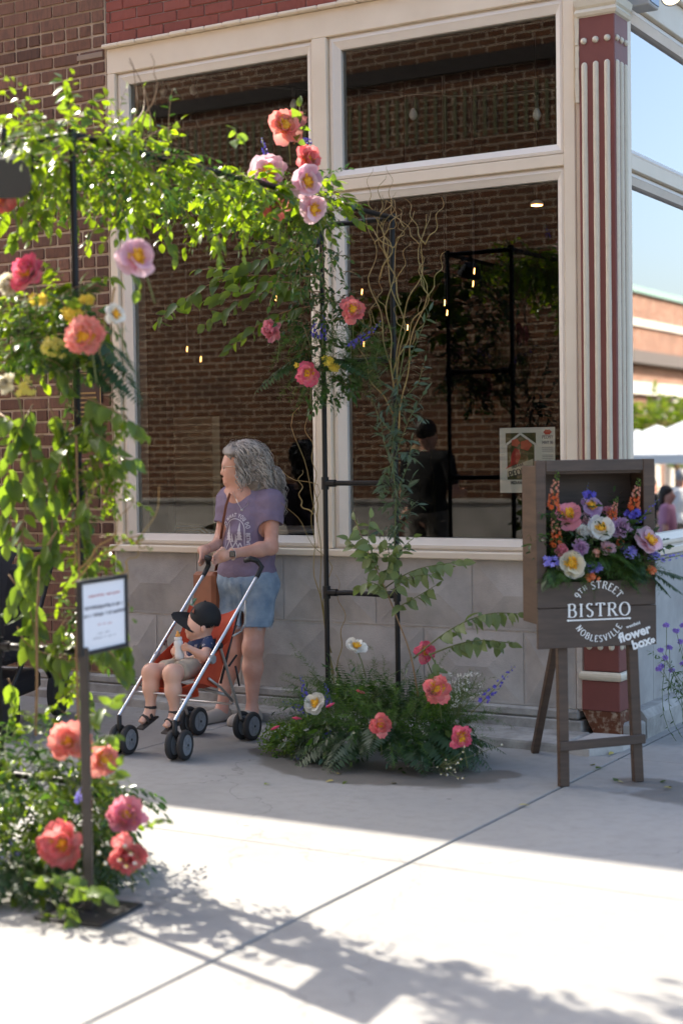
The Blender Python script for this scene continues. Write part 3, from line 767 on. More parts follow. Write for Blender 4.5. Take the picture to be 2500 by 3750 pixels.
def frond(parent, base, d, L, droop=.55, w_=.30, nm='fern', n=22, name='fern_frond'):
    pts = path(base, d, L, droop, 12, .06); c = Cloud(); t = np.linspace(.1, 1, n); p, tg = along(pts, t)
    side = nrm(np.cross(tg, np.array([0, 0, 1.]))); prof = np.sin(PI*np.clip(t, 0, 1)**.75)*.9+.12
    for sg in (-1, 1):
        c.add(T_PIN, p, side*sg+tg*.35+np.array([0, 0, -.2])+RS.normal(size=(n, 3))*.06, np.cross(side, tg)*1.+RS.normal(size=(n, 3))*.1, L*w_*prof)
    me_v = c
    m = MB(); twig(m, pts, .0022, .0008, 4)
    k = me_v.n; me_v.V.append(np.array(m.v)); 
    me_v.F.append(np.array([f for f in m.f if len(f) == 4])+k); me_v.n += len(m.v)
    return me_v.build(name, M[nm], parent, stuff=False)
def fuzzy(cl, base, d, L, droop=.4, dens=70, ln=.035):
    """asparagus-like plume of fine needles"""
    pts = path(base, d, L, droop, 8, .08); n = int(dens*L/.2); t = RS.uniform(.1, 1, n); p, tg = along(pts, t)
    dd = RS.normal(size=(n, 3)); dd -= tg*(dd*tg).sum(1, keepdims=True)*.6; dd = nrm(dd)+tg*.6
    cl.add(T_NDL, p, dd, RS.normal(size=(n, 3)), ln*RS.uniform(.5, 1.3, n)*(1.25-t*.7))
    return pts

# ---- flowers
def petal_mesh(i, w_=.46, cup=.35, curl=.25, ruf=.05):
    r_ = random.Random(40+i); P = []; nu, nv = 5, 6; ph = r_.uniform(0, 6)
    for b in range(nv):
        t = b/(nv-1); ww = w_*(.25+.95*math.sin(PI*min(1, t*.62+.08)))*(1 if t < .9 else .8); row = []
        for a in range(nu):
            u = a/(nu-1)*2-1
            edge = t-(.10*u*u if t > .9 else .05*u*u*t)+(ruf*math.sin(u*6+ph) if b == nv-1 else 0)
            row.append((u*ww, edge, cup*(u*u)*ww*1.1+curl*(t*t-.35*t)+ruf*.8*math.sin(u*5+ph)*t))
        P.append(row)
    return MB().grid(P).mesh('petal', True)
PET = {}
def petals_for(mat_, style):
    k = (mat_, style)
    if k not in PET:
        a = dict(coral=(.36, .42, .22, .07), single=(.40, .25, .08, .03), double=(.30, .4, .32, .09), wide=(.55, .3, .14, .035))[style]
        PET[k] = [petal_mesh(i, *a) for i in range(3)]
        for me in PET[k]: me.materials.append(M[mat_])
    return PET[k]
CEN = {}
def centre_mesh(r_, h):
    k = (round(r_, 2), round(h, 2))
    if k not in CEN:
        c = Cloud(); n = 70; th = RS.uniform(0, 2*PI, n); rr = np.sqrt(RS.uniform(0, 1, n))
        P = np.stack([rr*np.cos(th)*.55, rr*np.sin(th)*.55, np.zeros(n)], 1); D = np.stack([rr*np.cos(th)*.9, rr*np.sin(th)*.9, 1.15-rr*.5], 1)
        T = (np.array([(-.10, 0, 0), (.10, 0, 0), (.13, .85, 0), (.07, 1, .05), (-.07, 1, .05), (-.13, .85, 0)]), np.array([(0, 1, 2, 5), (5, 2, 3, 4)]))
        c.add(T, P, D, RS.normal(size=(n, 3)), RS.uniform(.75, 1.05, n))
        dome = MB().lathe([(.02, .75), (.35, .66), (.6, .42), (.68, .15), (.5, -.05)][::-1], n=10)
        V = np.concatenate([c.V[0], np.array(dome.v)]); q = [f for f in dome.f if len(f) == 4]
        CEN[k] = np_mesh('stamens', V, [np.concatenate([c.F[0], np.array(q)+len(c.V[0])])], True); CEN[k].materials.append(M['yellow'])
    return CEN[k]
STY = {  # rows: (count, tilt deg, length factor)
    'coral': ('coral', [(8, -4, 1.0), (8, 18, .88), (5, 40, .68)], .42),
    'cup': ('coral', [(8, 4, 1.0), (8, 30, .92), (6, 52, .74)], .38),
    'single': ('single', [(7, 2, 1.0), (5, 14, .9)], .36),
    'wide': ('wide', [(6, 4, 1.0), (4, 18, .85)], .38),
    'double': ('double', [(8, 5, .95), (8, 28, .95), (8, 48, .85), (7, 66, .7), (5, 80, .55)], 0),
}
def peony(p, dia, mat_, style, label, face=(0, .1), cat='flower', group='peonies and other large blooms', name='peony', stem_to=None):
    """face: (right, up) offset of the bloom's axis from pointing at the viewer's side of the street"""
    ax = nrm(-_fw+_rt*face[0]+_up*face[1]); z = ax; x = nrm(np.cross([0, 0, 1.], z)); y = np.cross(z, x)
    o = thing(name, label, cat, p, 0, group); o.rotation_euler = Matrix((x, y, z)).transposed().to_euler()
    sname, rows, cr = STY[style]; me = petals_for(mat_, sname); R = dia*.61; ph0 = rnd.uniform(0, 6)
    for k, (n, tilt, lf) in enumerate(rows):
        for i in range(n):
            c = link('petal', rnd.choice(me), None, o); ph = ph0+2*PI*(i+.5*(k % 2))/n+rnd.gauss(0, .16)
            c.rotation_euler = (math.radians(tilt+rnd.gauss(0, 13)), rnd.gauss(0, .22), ph); s_ = R*lf*rnd.uniform(.80, 1.12)
            c.scale = (s_, s_, s_); c.location = (0, 0, R*.06*k)
    if cr:
        c = link('stamens', centre_mesh(cr, cr), None, o); s_ = R*cr; c.scale = (s_, s_, s_*.9); c.location = (0, 0, R*.20)
    m = MB(); b_ = stem_to if stem_to is not None else np.array(p)+np.array([rnd.uniform(-.04, .04), .06, -.16])
    mid = (np.array(p)+b_)/2+np.array([0, 0.01, .02])-ax*.02
    m.tube([np.array(p)-ax*R*.05, mid, b_], .003, 5).build('stem', M['stem'], o, True)
    return o
def spike(p0, p1, kind, label, name, group, n=26, size=.02, cat='flower'):
    """upright flower spike: stem and a column of florets"""
    o = thing(name, label, cat, p0, 0, group); p0 = np.array(p0, float); p1 = np.array(p1, float)
    mid = (p0+p1)/2+RS.normal(size=3)*.008; pts = np.array([p0, mid, p1])
    MB().tube(pts, [.003, .0025, .0012], 5).build('stem', M['stem'], o, True)
    L = np.linalg.norm(p1-p0); ca, cb, cc = Cloud(), Cloud(), Cloud()
    for i in range(n):
        t = .28+.70*i/(n-1); p, tg = along(pts, np.array([t])); a = i*2.4; s_ = size*(1.1-.75*(t-.28)/.7)
        b1 = nrm(np.cross(tg[0], [.3, .2, 1.]) if abs(tg[0][2]) < .95 else [1., 0, 0]); b2 = np.cross(tg[0], b1); rad = b1*math.cos(a)+b2*math.sin(a)
        q = p[0]+rad*s_*.55; tgt = cc if (kind == 'snap' and t > .82) else (cb if (kind == 'snap' and t > .58) else ca)
        k_ = 5
        for j in range(k_):
            e1 = nrm(np.cross(rad, tg[0])); e2 = np.cross(rad, e1); dd = rad*(.45 if kind != 'snap' else .9)+(e1*math.cos(j*2*PI/k_)+e2*math.sin(j*2*PI/k_))
            tgt.add(T_FLO, [q], [dd], [rad], s_*(.8 if kind != 'snap' else .85))
    if kind == 'snap':
        ca.build('florets', M['snap'], o, True); cb.build('upper_florets', M['snapp'], o, True); cc.build('buds', M['lime'], o, True)
    else: ca.build('florets', M[kind], o, True)
    return o
def florets(cl, c, R, n, size, flat=.6, k_=5):
    for i in range(n):
        d = nrm(RS.normal(size=3)); p = np.array(c)+d*np.array([R, R, R*flat])*RS.uniform(.4, 1)
        ax = nrm(d*.6-_fw*.8); e1 = nrm(np.cross(ax, [.1, .3, 1])); e2 = np.cross(ax, e1)
        for j in range(k_): cl.add(T_FLO, [p], [ax*.25+e1*math.cos(j*2*PI/k_)+e2*math.sin(j*2*PI/k_)], [ax], size)
# ------------------------------------------------------------------ the pipe arch
AX0, AX1, AYN, AYF, AH = -4.30, -3.87, 4.61, 7.15, 2.78
A = thing('pipe_arch', 'tall black pipe arch straddling the pavement, carrying flowers and vines', 'arch', ((AX0+AX1)/2, (AYN+AYF)/2, 0))
PR = .0138
def jitline(a, b, n=6, j=.0012):
    a = np.array(a, float); b = np.array(b, float); return [a+(b-a)*i/n+(RS.normal(size=3)*j if 0 < i < n else 0) for i in range(n+1)]
def tee(p, ax, r=.0205, L=.034): return MB().tube([np.array(p)-np.array(ax)*L, np.array(p)+np.array(ax)*L], r, 12)
for x in (AX0, AX1):
    for y in (AYN, AYF):
        MB().tube(jitline((x, y, 0), (x, y, AH)), PR, 12).build('post', M['black'], A, True, 40)
        tee((x, y, AH), (0, 0, 1), .019, .02).build('corner_fitting', M['black'], A, True, 40)
    MB().tube(jitline((x, AYN, AH), (x, AYF, AH), 8, .003), PR, 12).build('top_beam', M['black'], A, True, 40)
for y in (AYN, AYF):
    MB().tube(jitline((AX0, y, AH-.002), (AX1, y, AH-.002)), PR*1.05, 12).build('end_bar', M['black'], A, True, 40)
    for z in (.30, .812, 1.40, 2.05):
        MB().tube(jitline((AX0, y, z), (AX1, y, z)), PR, 12).build('rung', M['black'], A, True, 40)
        for x, s_ in ((AX0, 1), (AX1, -1)):
            tee((x, y, z), (0, 0, 1)).build('tee_fitting', M['black'], A, True, 40)
            tee((x+s_*.035, y, z), (1, 0, 0), .0195, .03).build('tee_fitting', M['black'], A, True, 40)
# two black floodlights clamped to the arch
def flood(p, d, label, s_=1.0):
    o = thing('floodlight', label, 'lamp', p, 0, 'floodlights on the arch'); p = np.array(p); d = nrm(d); x = nrm(np.cross(d, [0, 0, 1.])); z = np.cross(x, d)
    m = MB()
    def ring(t, a, b, n=20):
        return [p+d*t+x*a*math.copysign(abs(math.cos(k*2*PI/n))**.6, math.cos(k*2*PI/n))+z*b*math.copysign(abs(math.sin(k*2*PI/n))**.6, math.sin(k*2*PI/n)) for k in range(n)]
    R_ = [ring(-.05*s_, .03*s_, .03*s_), ring(-.045*s_, .05*s_, .045*s_), ring(.03*s_, .085*s_, .07*s_), ring(.04*s_, .088*s_, .073*s_)]
    vs = [q for r_ in R_ for q in r_]; fs = [tuple(range(19, -1, -1)), tuple(60+k for k in range(20))]
    for i in range(3): fs += [(i*20+k, i*20+(k+1) % 20, i*20+20+(k+1) % 20, i*20+20+k) for k in range(20)]
    m.add(vs, fs).build('housing', simple('floodlight_black', (.02, .024, .028), .45) if 'floodlight_black' not in bpy.data.materials else bpy.data.materials['floodlight_black'], o, True, 50)
    MB().tube([p+x*.09*s_, p+x*.09*s_+np.array([0, 0, .06*s_]), p+np.array([0, 0, .09*s_]), p-x*.09*s_+np.array([0, 0, .06*s_]), p-x*.09*s_], .006, 6).build('bracket', M['blackmatte'], o, True)
    MB().tube([p+np.array([0, 0, .09*s_]), p+np.array([0, 0, .14*s_])], .012, 8).build('clamp', M['blackmatte'], o, True)
flood(a1(10, 395, Y=4.38), (.35, -.5, -.55), 'black floodlight under the top left corner of the arch', 1.15)
flood(a1(716, 540, Y=6.95), (-.35, -.3, -.75), 'black floodlight hanging by the far post behind the pink peonies', .85)
flood(a1(85, 838, Y=4.9), (.2, -.2, -.9), 'small black floodlight below the near flower cluster', .6)

def rv(n, s_=1.): return RS.normal(size=(n, 3))*s_
# ------------------------------------------------------------------ garland over the top
G = thing('top_garland', 'sunlit garland of vines and leaves running along the top of the arch', 'garland', (-4.1, 5.5, AH))
cl, cs, fz, tw, cy2, cg = Cloud(), Cloud(), Cloud(), MB(), Cloud(), Cloud()
for i in range(270):
    y = RS.uniform(4.40, 6.6); x = RS.choice([AX0, AX1])+RS.normal()*.05; b_ = np.array([x, y, AH+RS.normal()*.03-.02])
    d = np.array([RS.normal()*.7, RS.normal()*.8, RS.uniform(-.65, .45)]); L = RS.uniform(.14, .30)
    if y < 5.2: d[2] = RS.uniform(-.9, .65); L *= 1.15
    if 5.25 < y < 6.15: L *= .62; d[2] = RS.uniform(-.45, .5)
    pts = path(b_, d, L, RS.uniform(.2, .8)); twig(tw, pts, .0022, .001, 4)
    leaves_on(cl if i % 3 else cs, pts, RS.randint(8, 14), RS.uniform(.046, .072) if i % 3 else RS.uniform(.034, .05), T_OV if i % 3 else T_LAN)
for i in range(60):
    y = RS.uniform(4.4, 6.4); b_ = np.array([RS.choice([AX0, AX1]), y, AH]); pts = fuzzy(fz, b_, (RS.normal()*.7, RS.normal()*.6, RS.uniform(-.7, .3)), RS.uniform(.15, .3), .6, 60)
for i in range(44):   # dangling tips below the beam
    y = RS.uniform(4.45, 5.25) if i % 5 else RS.uniform(5.25, 6.1); b_ = np.array([RS.uniform(AX0-.05, AX1+.05), y, AH-.08]); pts = path(b_, (RS.normal()*.4, RS.normal()*.4, -.5), RS.uniform(.14, .28), .9); twig(tw, pts, .002, .0008, 4)
    leaves_on(cl, pts, 9, .05, T_OV2)
for i in range(26):   # sprigs standing up against the brick
    y = RS.uniform(4.5, 5.3); b_ = np.array([RS.uniform(AX0, AX1), y, AH+.02]); pts = path(b_, (RS.normal()*.5, RS.normal()*.4, .9), RS.uniform(.15, .27), .35); twig(tw, pts, .002, .0008, 4); leaves_on(cl, pts, 9, .04, T_OV2)
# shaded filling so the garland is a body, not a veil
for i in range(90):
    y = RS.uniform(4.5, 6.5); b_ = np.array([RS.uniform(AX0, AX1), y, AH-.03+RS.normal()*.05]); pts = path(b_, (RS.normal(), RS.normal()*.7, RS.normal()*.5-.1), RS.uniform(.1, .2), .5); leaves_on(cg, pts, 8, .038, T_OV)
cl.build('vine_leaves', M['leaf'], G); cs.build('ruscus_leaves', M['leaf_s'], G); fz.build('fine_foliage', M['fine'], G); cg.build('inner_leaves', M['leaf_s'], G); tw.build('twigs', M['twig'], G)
for pts, n in ((((150, 260), (165, 215), (140, 178)), 7), (((210, 280), (190, 240), (215, 225)), 5), (((330, 320), (360, 300), (395, 290)), 5), (((300, 290), (335, 255), (330, 205)), 4), (((60, 500), (40, 530), (25, 560)), 6), (((120, 470), (90, 510), (60, 530)), 6), (((380, 520), (395, 560), (400, 590)), 5), (((500, 540), (510, 570), (505, 600)), 5), (((540, 330), (545, 310), (540, 300)), 4)):
    branch(G, [a1(*q, Y=4.75 if q[0] < 320 else 5.2) for q in pts], n, .052, 'leaf_o', 'twig')
m = MB()
for pts in (((290, 330), (320, 230), (300, 130)), ((320, 300), (365, 200), (345, 120)), ((350, 310), (330, 190), (300, 140)), ((240, 560), (290, 420), (330, 300)), ((190, 600), (230, 480), (250, 380))):
    q = [a1(*p_, Y=4.95) for p_ in pts]; q2 = [along(np.array(q), np.array([t]))[0][0]+RS.normal(size=3)*.006 for t in np.linspace(0, 1, 9)]; m.tube(q2, list(np.linspace(.004, .0015, 9)), 5)
m.build('bare_twigs', M['twig'], G)

# ------------------------------------------------------------------ bouquet at the far end of the garland
G2 = thing('far_bouquet', 'bouquet of leafy stems at the far top end of the arch, half in sun', 'bouquet', a1(690, 440, Y=6.25))
cl, cs, fz, tw = Cloud(), Cloud(), Cloud(), MB()
for i in range(80):
    b_ = a1(RS.uniform(610, 745), RS.uniform(400, 500), Y=RS.uniform(6.2, 6.6)); pts = path(b_, (RS.normal()*.8, RS.normal()*.6, RS.uniform(-.8, .7)), RS.uniform(.12, .24), .5); twig(tw, pts, .002, .001, 4)
    leaves_on(cl if i % 2 else cs, pts, 9, RS.uniform(.035, .05), T_OV if i % 2 else T_LAN)
for i in range(34):
    b_ = a1(RS.uniform(560, 740), RS.uniform(390, 520), Y=6.3); fuzzy(fz, b_, (RS.normal()*.7, RS.normal()*.4, RS.uniform(-.8, .3)), RS.uniform(.14, .26), .6, 70)
for i in range(16):   # hanging down the far post
    b_ = a1(RS.uniform(650, 740), RS.uniform(500, 600), Y=6.75); pts = path(b_, (RS.normal()*.5, RS.normal()*.4, -.7), RS.uniform(.2, .36), .6); twig(tw, pts, .002, .001, 4); leaves_on(cs, pts, 11, .042, T_OV)
cl.build('vine_leaves', M['leaf'], G2); cs.build('ruscus_leaves', M['leaf_s'], G2); fz.build('fine_foliage', M['fine'], G2); tw.build('twigs', M['twig'], G2)
branch(G2, [a1(*q, Y=6.15) for q in ((675, 330), (690, 290), (688, 245))], 5, .055, 'leaf_o')
branch(G2, [a1(*q, Y=6.3) for q in ((740, 470), (765, 450), (765, 420))], 5, .05, 'leaf_o')
YB = 6.12
peony(a1(656, 293, Y=YB), .155, 'peach', 'coral', 'sunlit coral peony at the very top right of the garland', (.1, .25))
peony(a1(617, 397, Y=YB), .145, 'pink', 'wide', 'pale pink open peony with yellow centre left of the garland end', (-.1, .1))
peony(a1(706, 368, Y=YB+.03), .125, 'coral', 'cup', 'coral peony tucked behind pink blooms at the garland end', (.4, .2))
peony(a1(704, 416, Y=YB-.02), .135, 'pink', 'wide', 'pale pink peony in the middle of the garland end cluster', (.3, -.1))
peony(a1(634, 472, Y=YB), .125, 'coral', 'cup', 'red coral peony hanging lowest left in the garland end cluster', (-.3, -.3))
peony(a1(718, 478, Y=YB+.04), .125, 'pink', 'single', 'pale pink peony lowest right at the garland end', (.35, -.4))
o = thing('yellow_blossom', 'small yellow orange blossoms beside the pale pink garland peony', 'flower', a1(585, 418, Y=6.1), 0, 'yellow filler blossoms'); c = Cloud(); florets(c, a1(585, 418, Y=6.1), .03, 9, .018); c.build('florets', M['yellowp'], o, True)
for k, (a, b_) in enumerate((((612, 370), (600, 315)), ((712, 330), (692, 318)))): spike(a1(*a, Y=6.2), a1(*b_, Y=6.2), 'blue', ['blue larkspur tips left of the topmost coral peony', 'blue larkspur tips right below the topmost coral peony'][k], 'larkspur', 'blue larkspur spikes', 14, .014)

# ------------------------------------------------------------------ leafy cluster on the far ladder
G3 = thing('ladder_bouquet', 'shaded leafy bouquet wired to the far ladder of the arch', 'bouquet', a1(740, 780, Y=6.95))
cs, fz, tw, cd_ = Cloud(), Cloud(), MB(), Cloud()
for i in range(90):
    b_ = a1(RS.uniform(660, 800), RS.uniform(570, 880), Y=RS.uniform(6.9, 7.1)); pts = path(b_, (RS.normal()*.8, RS.normal()*.5-.2, RS.uniform(-.7, .5)), RS.uniform(.10, .22), .5); twig(tw, pts, .002, .001, 4)
    leaves_on(cs if i % 2 else cd_, pts, 9, RS.uniform(.032, .05), T_OV if i % 2 else T_LAN)
for i in range(95):
    b_ = a1(RS.uniform(680, 860), RS.uniform(740, 880), Y=6.95); fuzzy(fz, b_, (RS.normal()*.8, RS.normal()*.4, RS.uniform(-.9, .2)), RS.uniform(.12, .28), .5, 80)
for i in range(10):
    b_ = a1(RS.uniform(700, 800), RS.uniform(860, 900), Y=6.95); pts = path(b_, (RS.normal()*.5, RS.normal()*.2, -.6), .13, .5); leaves_on(cs, pts, 8, .035, T_OV2)
cs.build('ruscus_leaves', M['leaf_s'], G3); cd_.build('inner_leaves', M['leaf_dk'], G3); fz.build('fine_foliage', M['fine'], G3); tw.build('twigs', M['twig'], G3)
for pts, n, s_ in ((((735, 655), (620, 625), (500, 640), (425, 680), (362, 738)), 20, .066), (((735, 640), (660, 590), (590, 590), (500, 640)), 13, .075), (((735, 670), (640, 665), (560, 680), (470, 745)), 15, .062), (((730, 700), (640, 715), (570, 760), (525, 800)), 13, .060), (((720, 610), (640, 560), (570, 560)), 10, .065), (((735, 630), (620, 650), (530, 610), (450, 620)), 13, .058), (((735, 600), (700, 560), (650, 545)), 8, .055), (((735, 680), (660, 640), (580, 650), (470, 690)), 14, .062)):
    branch(G3, [a1(*q, Y=6.95+RS.uniform(-.12, .1)) for q in pts], n, s_*1.12, 'leaf_o', 'twig', hang=.4)
for a, b_ in (((700, 810), (580, 880)), ((720, 820), (620, 850)), ((740, 830), (690, 900)), ((760, 820), (850, 850))):
    p0, p1 = a1(*a, Y=6.95), a1(*b_, Y=6.9); frond(G3, p0, p1-p0, np.linalg.norm(p1-p0)*1.05, .25, .28, 'leaf_g' if a[0] < 710 else 'fern', 16)
peony(a1(810, 712, Y=6.86), .118, 'coral', 'coral', 'coral peony on the right of the far ladder bouquet', (.2, .15))
peony(a1(629, 760, Y=6.85), .112, 'rose', 'double', 'ruffled rose pink double peony seen from the side among green leaves', (-.9, .1))
peony(a1(708, 857, Y=6.84), .108, 'hot', 'coral', 'hot pink peony with yellow eye at the foot of the ladder bouquet', (-.05, -.1))
for k, q in enumerate(((750, 828), (765, 845), (690, 838))):
    p = a1(*q, Y=6.88); o = thing('yellow_blossom', ['small yellow blossoms above right of the hot pink peony', 'lower yellow blossoms right of the hot pink peony', 'orange yellow blossom left above the hot pink peony'][k], 'flower', p, 0, 'yellow filler blossoms'); c = Cloud(); florets(c, p, .026, 8 if k < 2 else 4, .020); c.build('florets', M['yellowp'], o, True)
for k, (a, b_) in enumerate((((728, 790), (726, 730)), ((740, 800), (742, 722)), ((800, 800), (875, 738)), ((795, 805), (835, 765)))):
    spike(a1(*a, Y=6.9), a1(*b_, Y=6.9), 'blue', ['blue larkspur left of the far post', 'blue larkspur against the far post', 'blue larkspur reaching right past the coral peony', 'short blue larkspur below the coral ladder peony'][k], 'larkspur', 'blue larkspur spikes', 16, .018)

# ------------------------------------------------------------------ curly willow and narrow-leaved vine on the far ladder
Wl = thing('curly_willow', 'bunch of bare curly willow stems rising along the far ladder', 'branches', a1(905, 880, Y=7.05))
def curly(pts, Y, r0=.0045, r1=.0012, amp=.016, fr=3.):
    q = np.array([a1(*p_, Y=Y) for p_ in pts]); n = 26; out = []; ph = RS.uniform(0, 6)
    for t in np.linspace(0, 1, n):
        p, tg = along(q, np.array([t])); s_ = np.cross(tg[0], _fw); out.append(p[0]+s_*amp*math.sin(ph+t*fr*2*PI)*(.3+t)+_fw*amp*math.cos(ph*1.3+t*fr*2*PI)*(.3+t))
    return MB().tube(out, list(np.linspace(r0, r1, n)), 6)
for pts in (((905, 900), (880, 760), (850, 640), (860, 560), (845, 490)), ((910, 890), (915, 760), (960, 640), (975, 560), (980, 485)), ((905, 880), (930, 760), (900, 650), (870, 560), (880, 455)), ((905, 900), (890, 720), (900, 620), (930, 520), (945, 480)), ((900, 860), (950, 740), (985, 680), (955, 600)), ((915, 1000), (925, 900), (945, 790), (980, 660), (960, 560), (975, 490)), ((905, 950), (845, 860), (825, 780), (830, 700)), ((870, 640), (900, 570), (820, 500), (790, 470)), ((920, 700), (880, 540), (905, 455)), ((890, 600), (870, 500), (878, 400))):
    curly(pts, 7.05+RS.uniform(-.05, .05)).build('stem', M['willow'], Wl, True)
    for k in range(2):
        i0 = RS.randint(1, len(pts)-1); a_ = pts[i0]; s1 = RS.choice([-1, 1]); curly((a_, (a_[0]+s1*RS.uniform(15, 30), a_[1]-RS.uniform(20, 50)), (a_[0]+s1*RS.uniform(10, 50), a_[1]-RS.uniform(60, 120))), 7.05+RS.uniform(-.06, .06), .0028, .0009, .013, 2.2).build('side_twig', M['willow'], Wl, True)
W2 = thing('curly_willow', 'thin curly willow twigs climbing the left post of the far ladder', 'branches', a1(760, 1600, Y=7.1))
for pts in (((775, 1600), (745, 1450), (735, 1300), (730, 1180), (700, 1080), (670, 960), (690, 930)), ((760, 1500), (725, 1330), (715, 1200), (735, 1120), (680, 1100), (650, 1080)), ((765, 1550), (740, 1400), (760, 1300), (700, 1220), (650, 1150)), ((730, 1200), (720, 1050), (700, 960)), ((770, 1580), (790, 1420), (770, 1320)), ((720, 1180), (690, 1160), (690, 1080))):
    curly(pts, 7.2, .0042, .001, .012, 3.5).build('stem', M['willow'], W2, True)
N_ = thing('narrow_leaf_vine', 'vine with narrow grey green leaves twining down the right post of the far ladder', 'vine', a1(905, 1000, Y=7.05))
cl, tw = Cloud(), MB()
mainp = np.array([a1(*p_, Y=7.03) for p_ in ((930, 790), (915, 880), (905, 960), (900, 1050), (910, 1150), (905, 1260))]); tw.tube(mainp, [.003]*6, 5); leaves_on(cl, mainp, 90, .06, T_NAR2, .9)
for a, b_, c_ in (((915, 880), (950, 800), (985, 715)), ((905, 940), (960, 880), (975, 830)), ((905, 900), (870, 870), (860, 840)), ((905, 1000), (870, 960), (850, 900)), ((903, 1060), (940, 960), (975, 900)), ((905, 1090), (880, 1010), (870, 940)), ((908, 1140), (940, 1060), (945, 1010)), ((905, 1180), (930, 1130), (945, 1100)), ((908, 1230), (935, 1190), (945, 1165)), ((905, 1060), (885, 1080), (878, 1120))):
    q = np.array([a1(*p_, Y=7.03+RS.uniform(-.06, .04)) for p_ in (a, b_, c_)]); tw.tube(q, [.0022, .0018, .001], 4); leaves_on(cl, q, 17, .066, T_NAR2, .8)
for i in range(26):
    b_ = a1(905+RS.normal()*14, RS.uniform(900, 1270), Y=7.02); pts = path(b_, (RS.normal()*.6, RS.normal()*.3, RS.uniform(-.5, .8)), RS.uniform(.07, .15), .3); leaves_on(cl, pts, 9, .055, T_NAR2, .8)
cl.build('leaves', M['leaf_g'], N_); tw.build('stems', M['stem'], N_)

# ------------------------------------------------------------------ floor arrangement at the far ladder
F1 = thing('floor_arrangement', 'shaded mound of ferns and greenery at the foot of the far ladder', 'arrangement', (-3.78, 6.88, 0))
fc = np.array([-3.80, 6.86, 0.02]); cd_, cs, fz, tw, cl = Cloud(), Cloud(), Cloud(), MB(), Cloud()
for i in range(150):
    a = RS.uniform(0, 2*PI); rr = math.sqrt(RS.uniform(0, 1)); b_ = fc+np.array([math.cos(a)*.42*rr, math.sin(a)*.22*rr, RS.uniform(.02, .22)])
    pts = path(b_, (math.cos(a)*rr*1.2+RS.normal()*.3, math.sin(a)*rr*1.1+RS.normal()*.3, RS.uniform(-.15, .9)), RS.uniform(.12, .28), .7); leaves_on(cd_ if i % 3 else cs, pts, 10, RS.uniform(.035, .055), T_LAN if i % 3 else T_OV)
for i in range(170):
    a = RS.uniform(0, 2*PI); b_ = fc+np.array([math.cos(a)*.32, math.sin(a)*.2, RS.uniform(.05, .22)]); fuzzy(fz, b_, (math.cos(a)*.6, math.sin(a)*.5, RS.uniform(.1, 1.9)), RS.uniform(.18, .42), .5, 80)
for i in range(70):
    b_ = fc+np.array([RS.uniform(-.36, .22), RS.uniform(-.05, .15), .18]); pts = path(b_, (RS.normal()*.6-.2, RS.normal()*.3, .9), RS.uniform(.18, .34), .4); twig(tw, pts, .002, .001, 4); leaves_on(cs, pts, 13, .045, T_NAR)
c_ = Cloud()
for i in range(46):   # lime filler spilling at the left edge
    b_ = a1(RS.uniform(640, 720), RS.uniform(1650, 1700), Y=6.75); pts = path(b_, (RS.normal()*.4-.5, RS.normal()*.3-.35, RS.uniform(-.3, .4)), RS.uniform(.08, .2), .9); p, tg = along(pts, RS.uniform(.3, 1, 40)); c_.add(T_RND, p+rv(40, .009), rv(40), rv(40), .0135)
cd_.build('dark_leaves', M['leaf_dk'], F1); cs.build('ruscus_leaves', M['leaf_s'], F1); fz.build('fine_foliage', M['fine'], F1); tw.build('twigs', M['stem'], F1); c_.build('lime_filler', M['lime'], F1)
for i in range(30):
    a = -PI*(.02+.96*i/29)+RS.normal()*.06; b_ = fc+np.array([math.cos(a)*.26, math.sin(a)*.12, RS.uniform(.08, .2)]); frond(F1, b_, (math.cos(a)*1.2, math.sin(a)*1., RS.uniform(.05, .5)), RS.uniform(.26, .40), .75, .26, 'fern' if i % 4 else 'leaf_g', 20)
for i in range(8):
    a = RS.uniform(-.5, .7); b_ = fc+np.array([.25, 0, .12]); frond(F1, b_, (math.cos(a), math.sin(a), RS.uniform(.1, .5)), RS.uniform(.3, .42), .6, .2, 'fern', 22)
for i in range(26):   # taller airy fronds at the back
    b_ = fc+np.array([RS.uniform(-.34, .30), RS.uniform(-.02, .16), .16]); frond(F1, b_, (RS.normal()*.45, RS.normal()*.2-.1, RS.uniform(.8, 1.3)), RS.uniform(.26, .42), .55, .17, 'fern' if i % 2 else 'fine', 20)
for px, py in ((690, 1690), (735, 1705), (700, 1730)):
    p0 = a1(px+60, py-30, Y=6.72); p1 = a1(px-30, py+40, Y=6.6); frond(F1, p0, p1-p0, np.linalg.norm(p1-p0), .2, .32, 'leaf_g', 18)
# pale leafy branches leaning right
tw2 = thing('leafy_branch', 'tall brown twig with pale green leaves leaning in front of the far ladder', 'branch', a1(960, 1590, Y=6.85))
branch(tw2, [a1(*q, Y=6.85) for q in ((960, 1600), (945, 1500), (915, 1430), (885, 1350), (845, 1270), (815, 1195))], 16, .062, 'leaf_p', 'twig', r=.0055, t0=.55)
for pts, n, s_ in ((((885, 1350), (940, 1310), (1000, 1297), (1062, 1290)), 13, .062), (((880, 1330), (920, 1260), (950, 1235)), 9, .06), (((890, 1360), (850, 1330), (825, 1350)), 7, .056), (((870, 1310), (840, 1240), (850, 1190)), 9, .06), (((905, 1400), (950, 1375), (1000, 1345)), 8, .055), (((860, 1290), (820, 1260), (800, 1240)), 6, .055), (((880, 1340), (900, 1280), (880, 1230)), 8, .06), (((895, 1370), (930, 1320), (990, 1320)), 8, .06)):
    branch(tw2, [a1(*q, Y=6.85+RS.uniform(-.06, .06)) for q in pts], n, s_, 'leaf_p', 'stem')
tw3 = thing('leafy_branch', 'pale green leafy branches reaching right towards the bistro sign', 'branch', a1(955, 1510, Y=6.8))
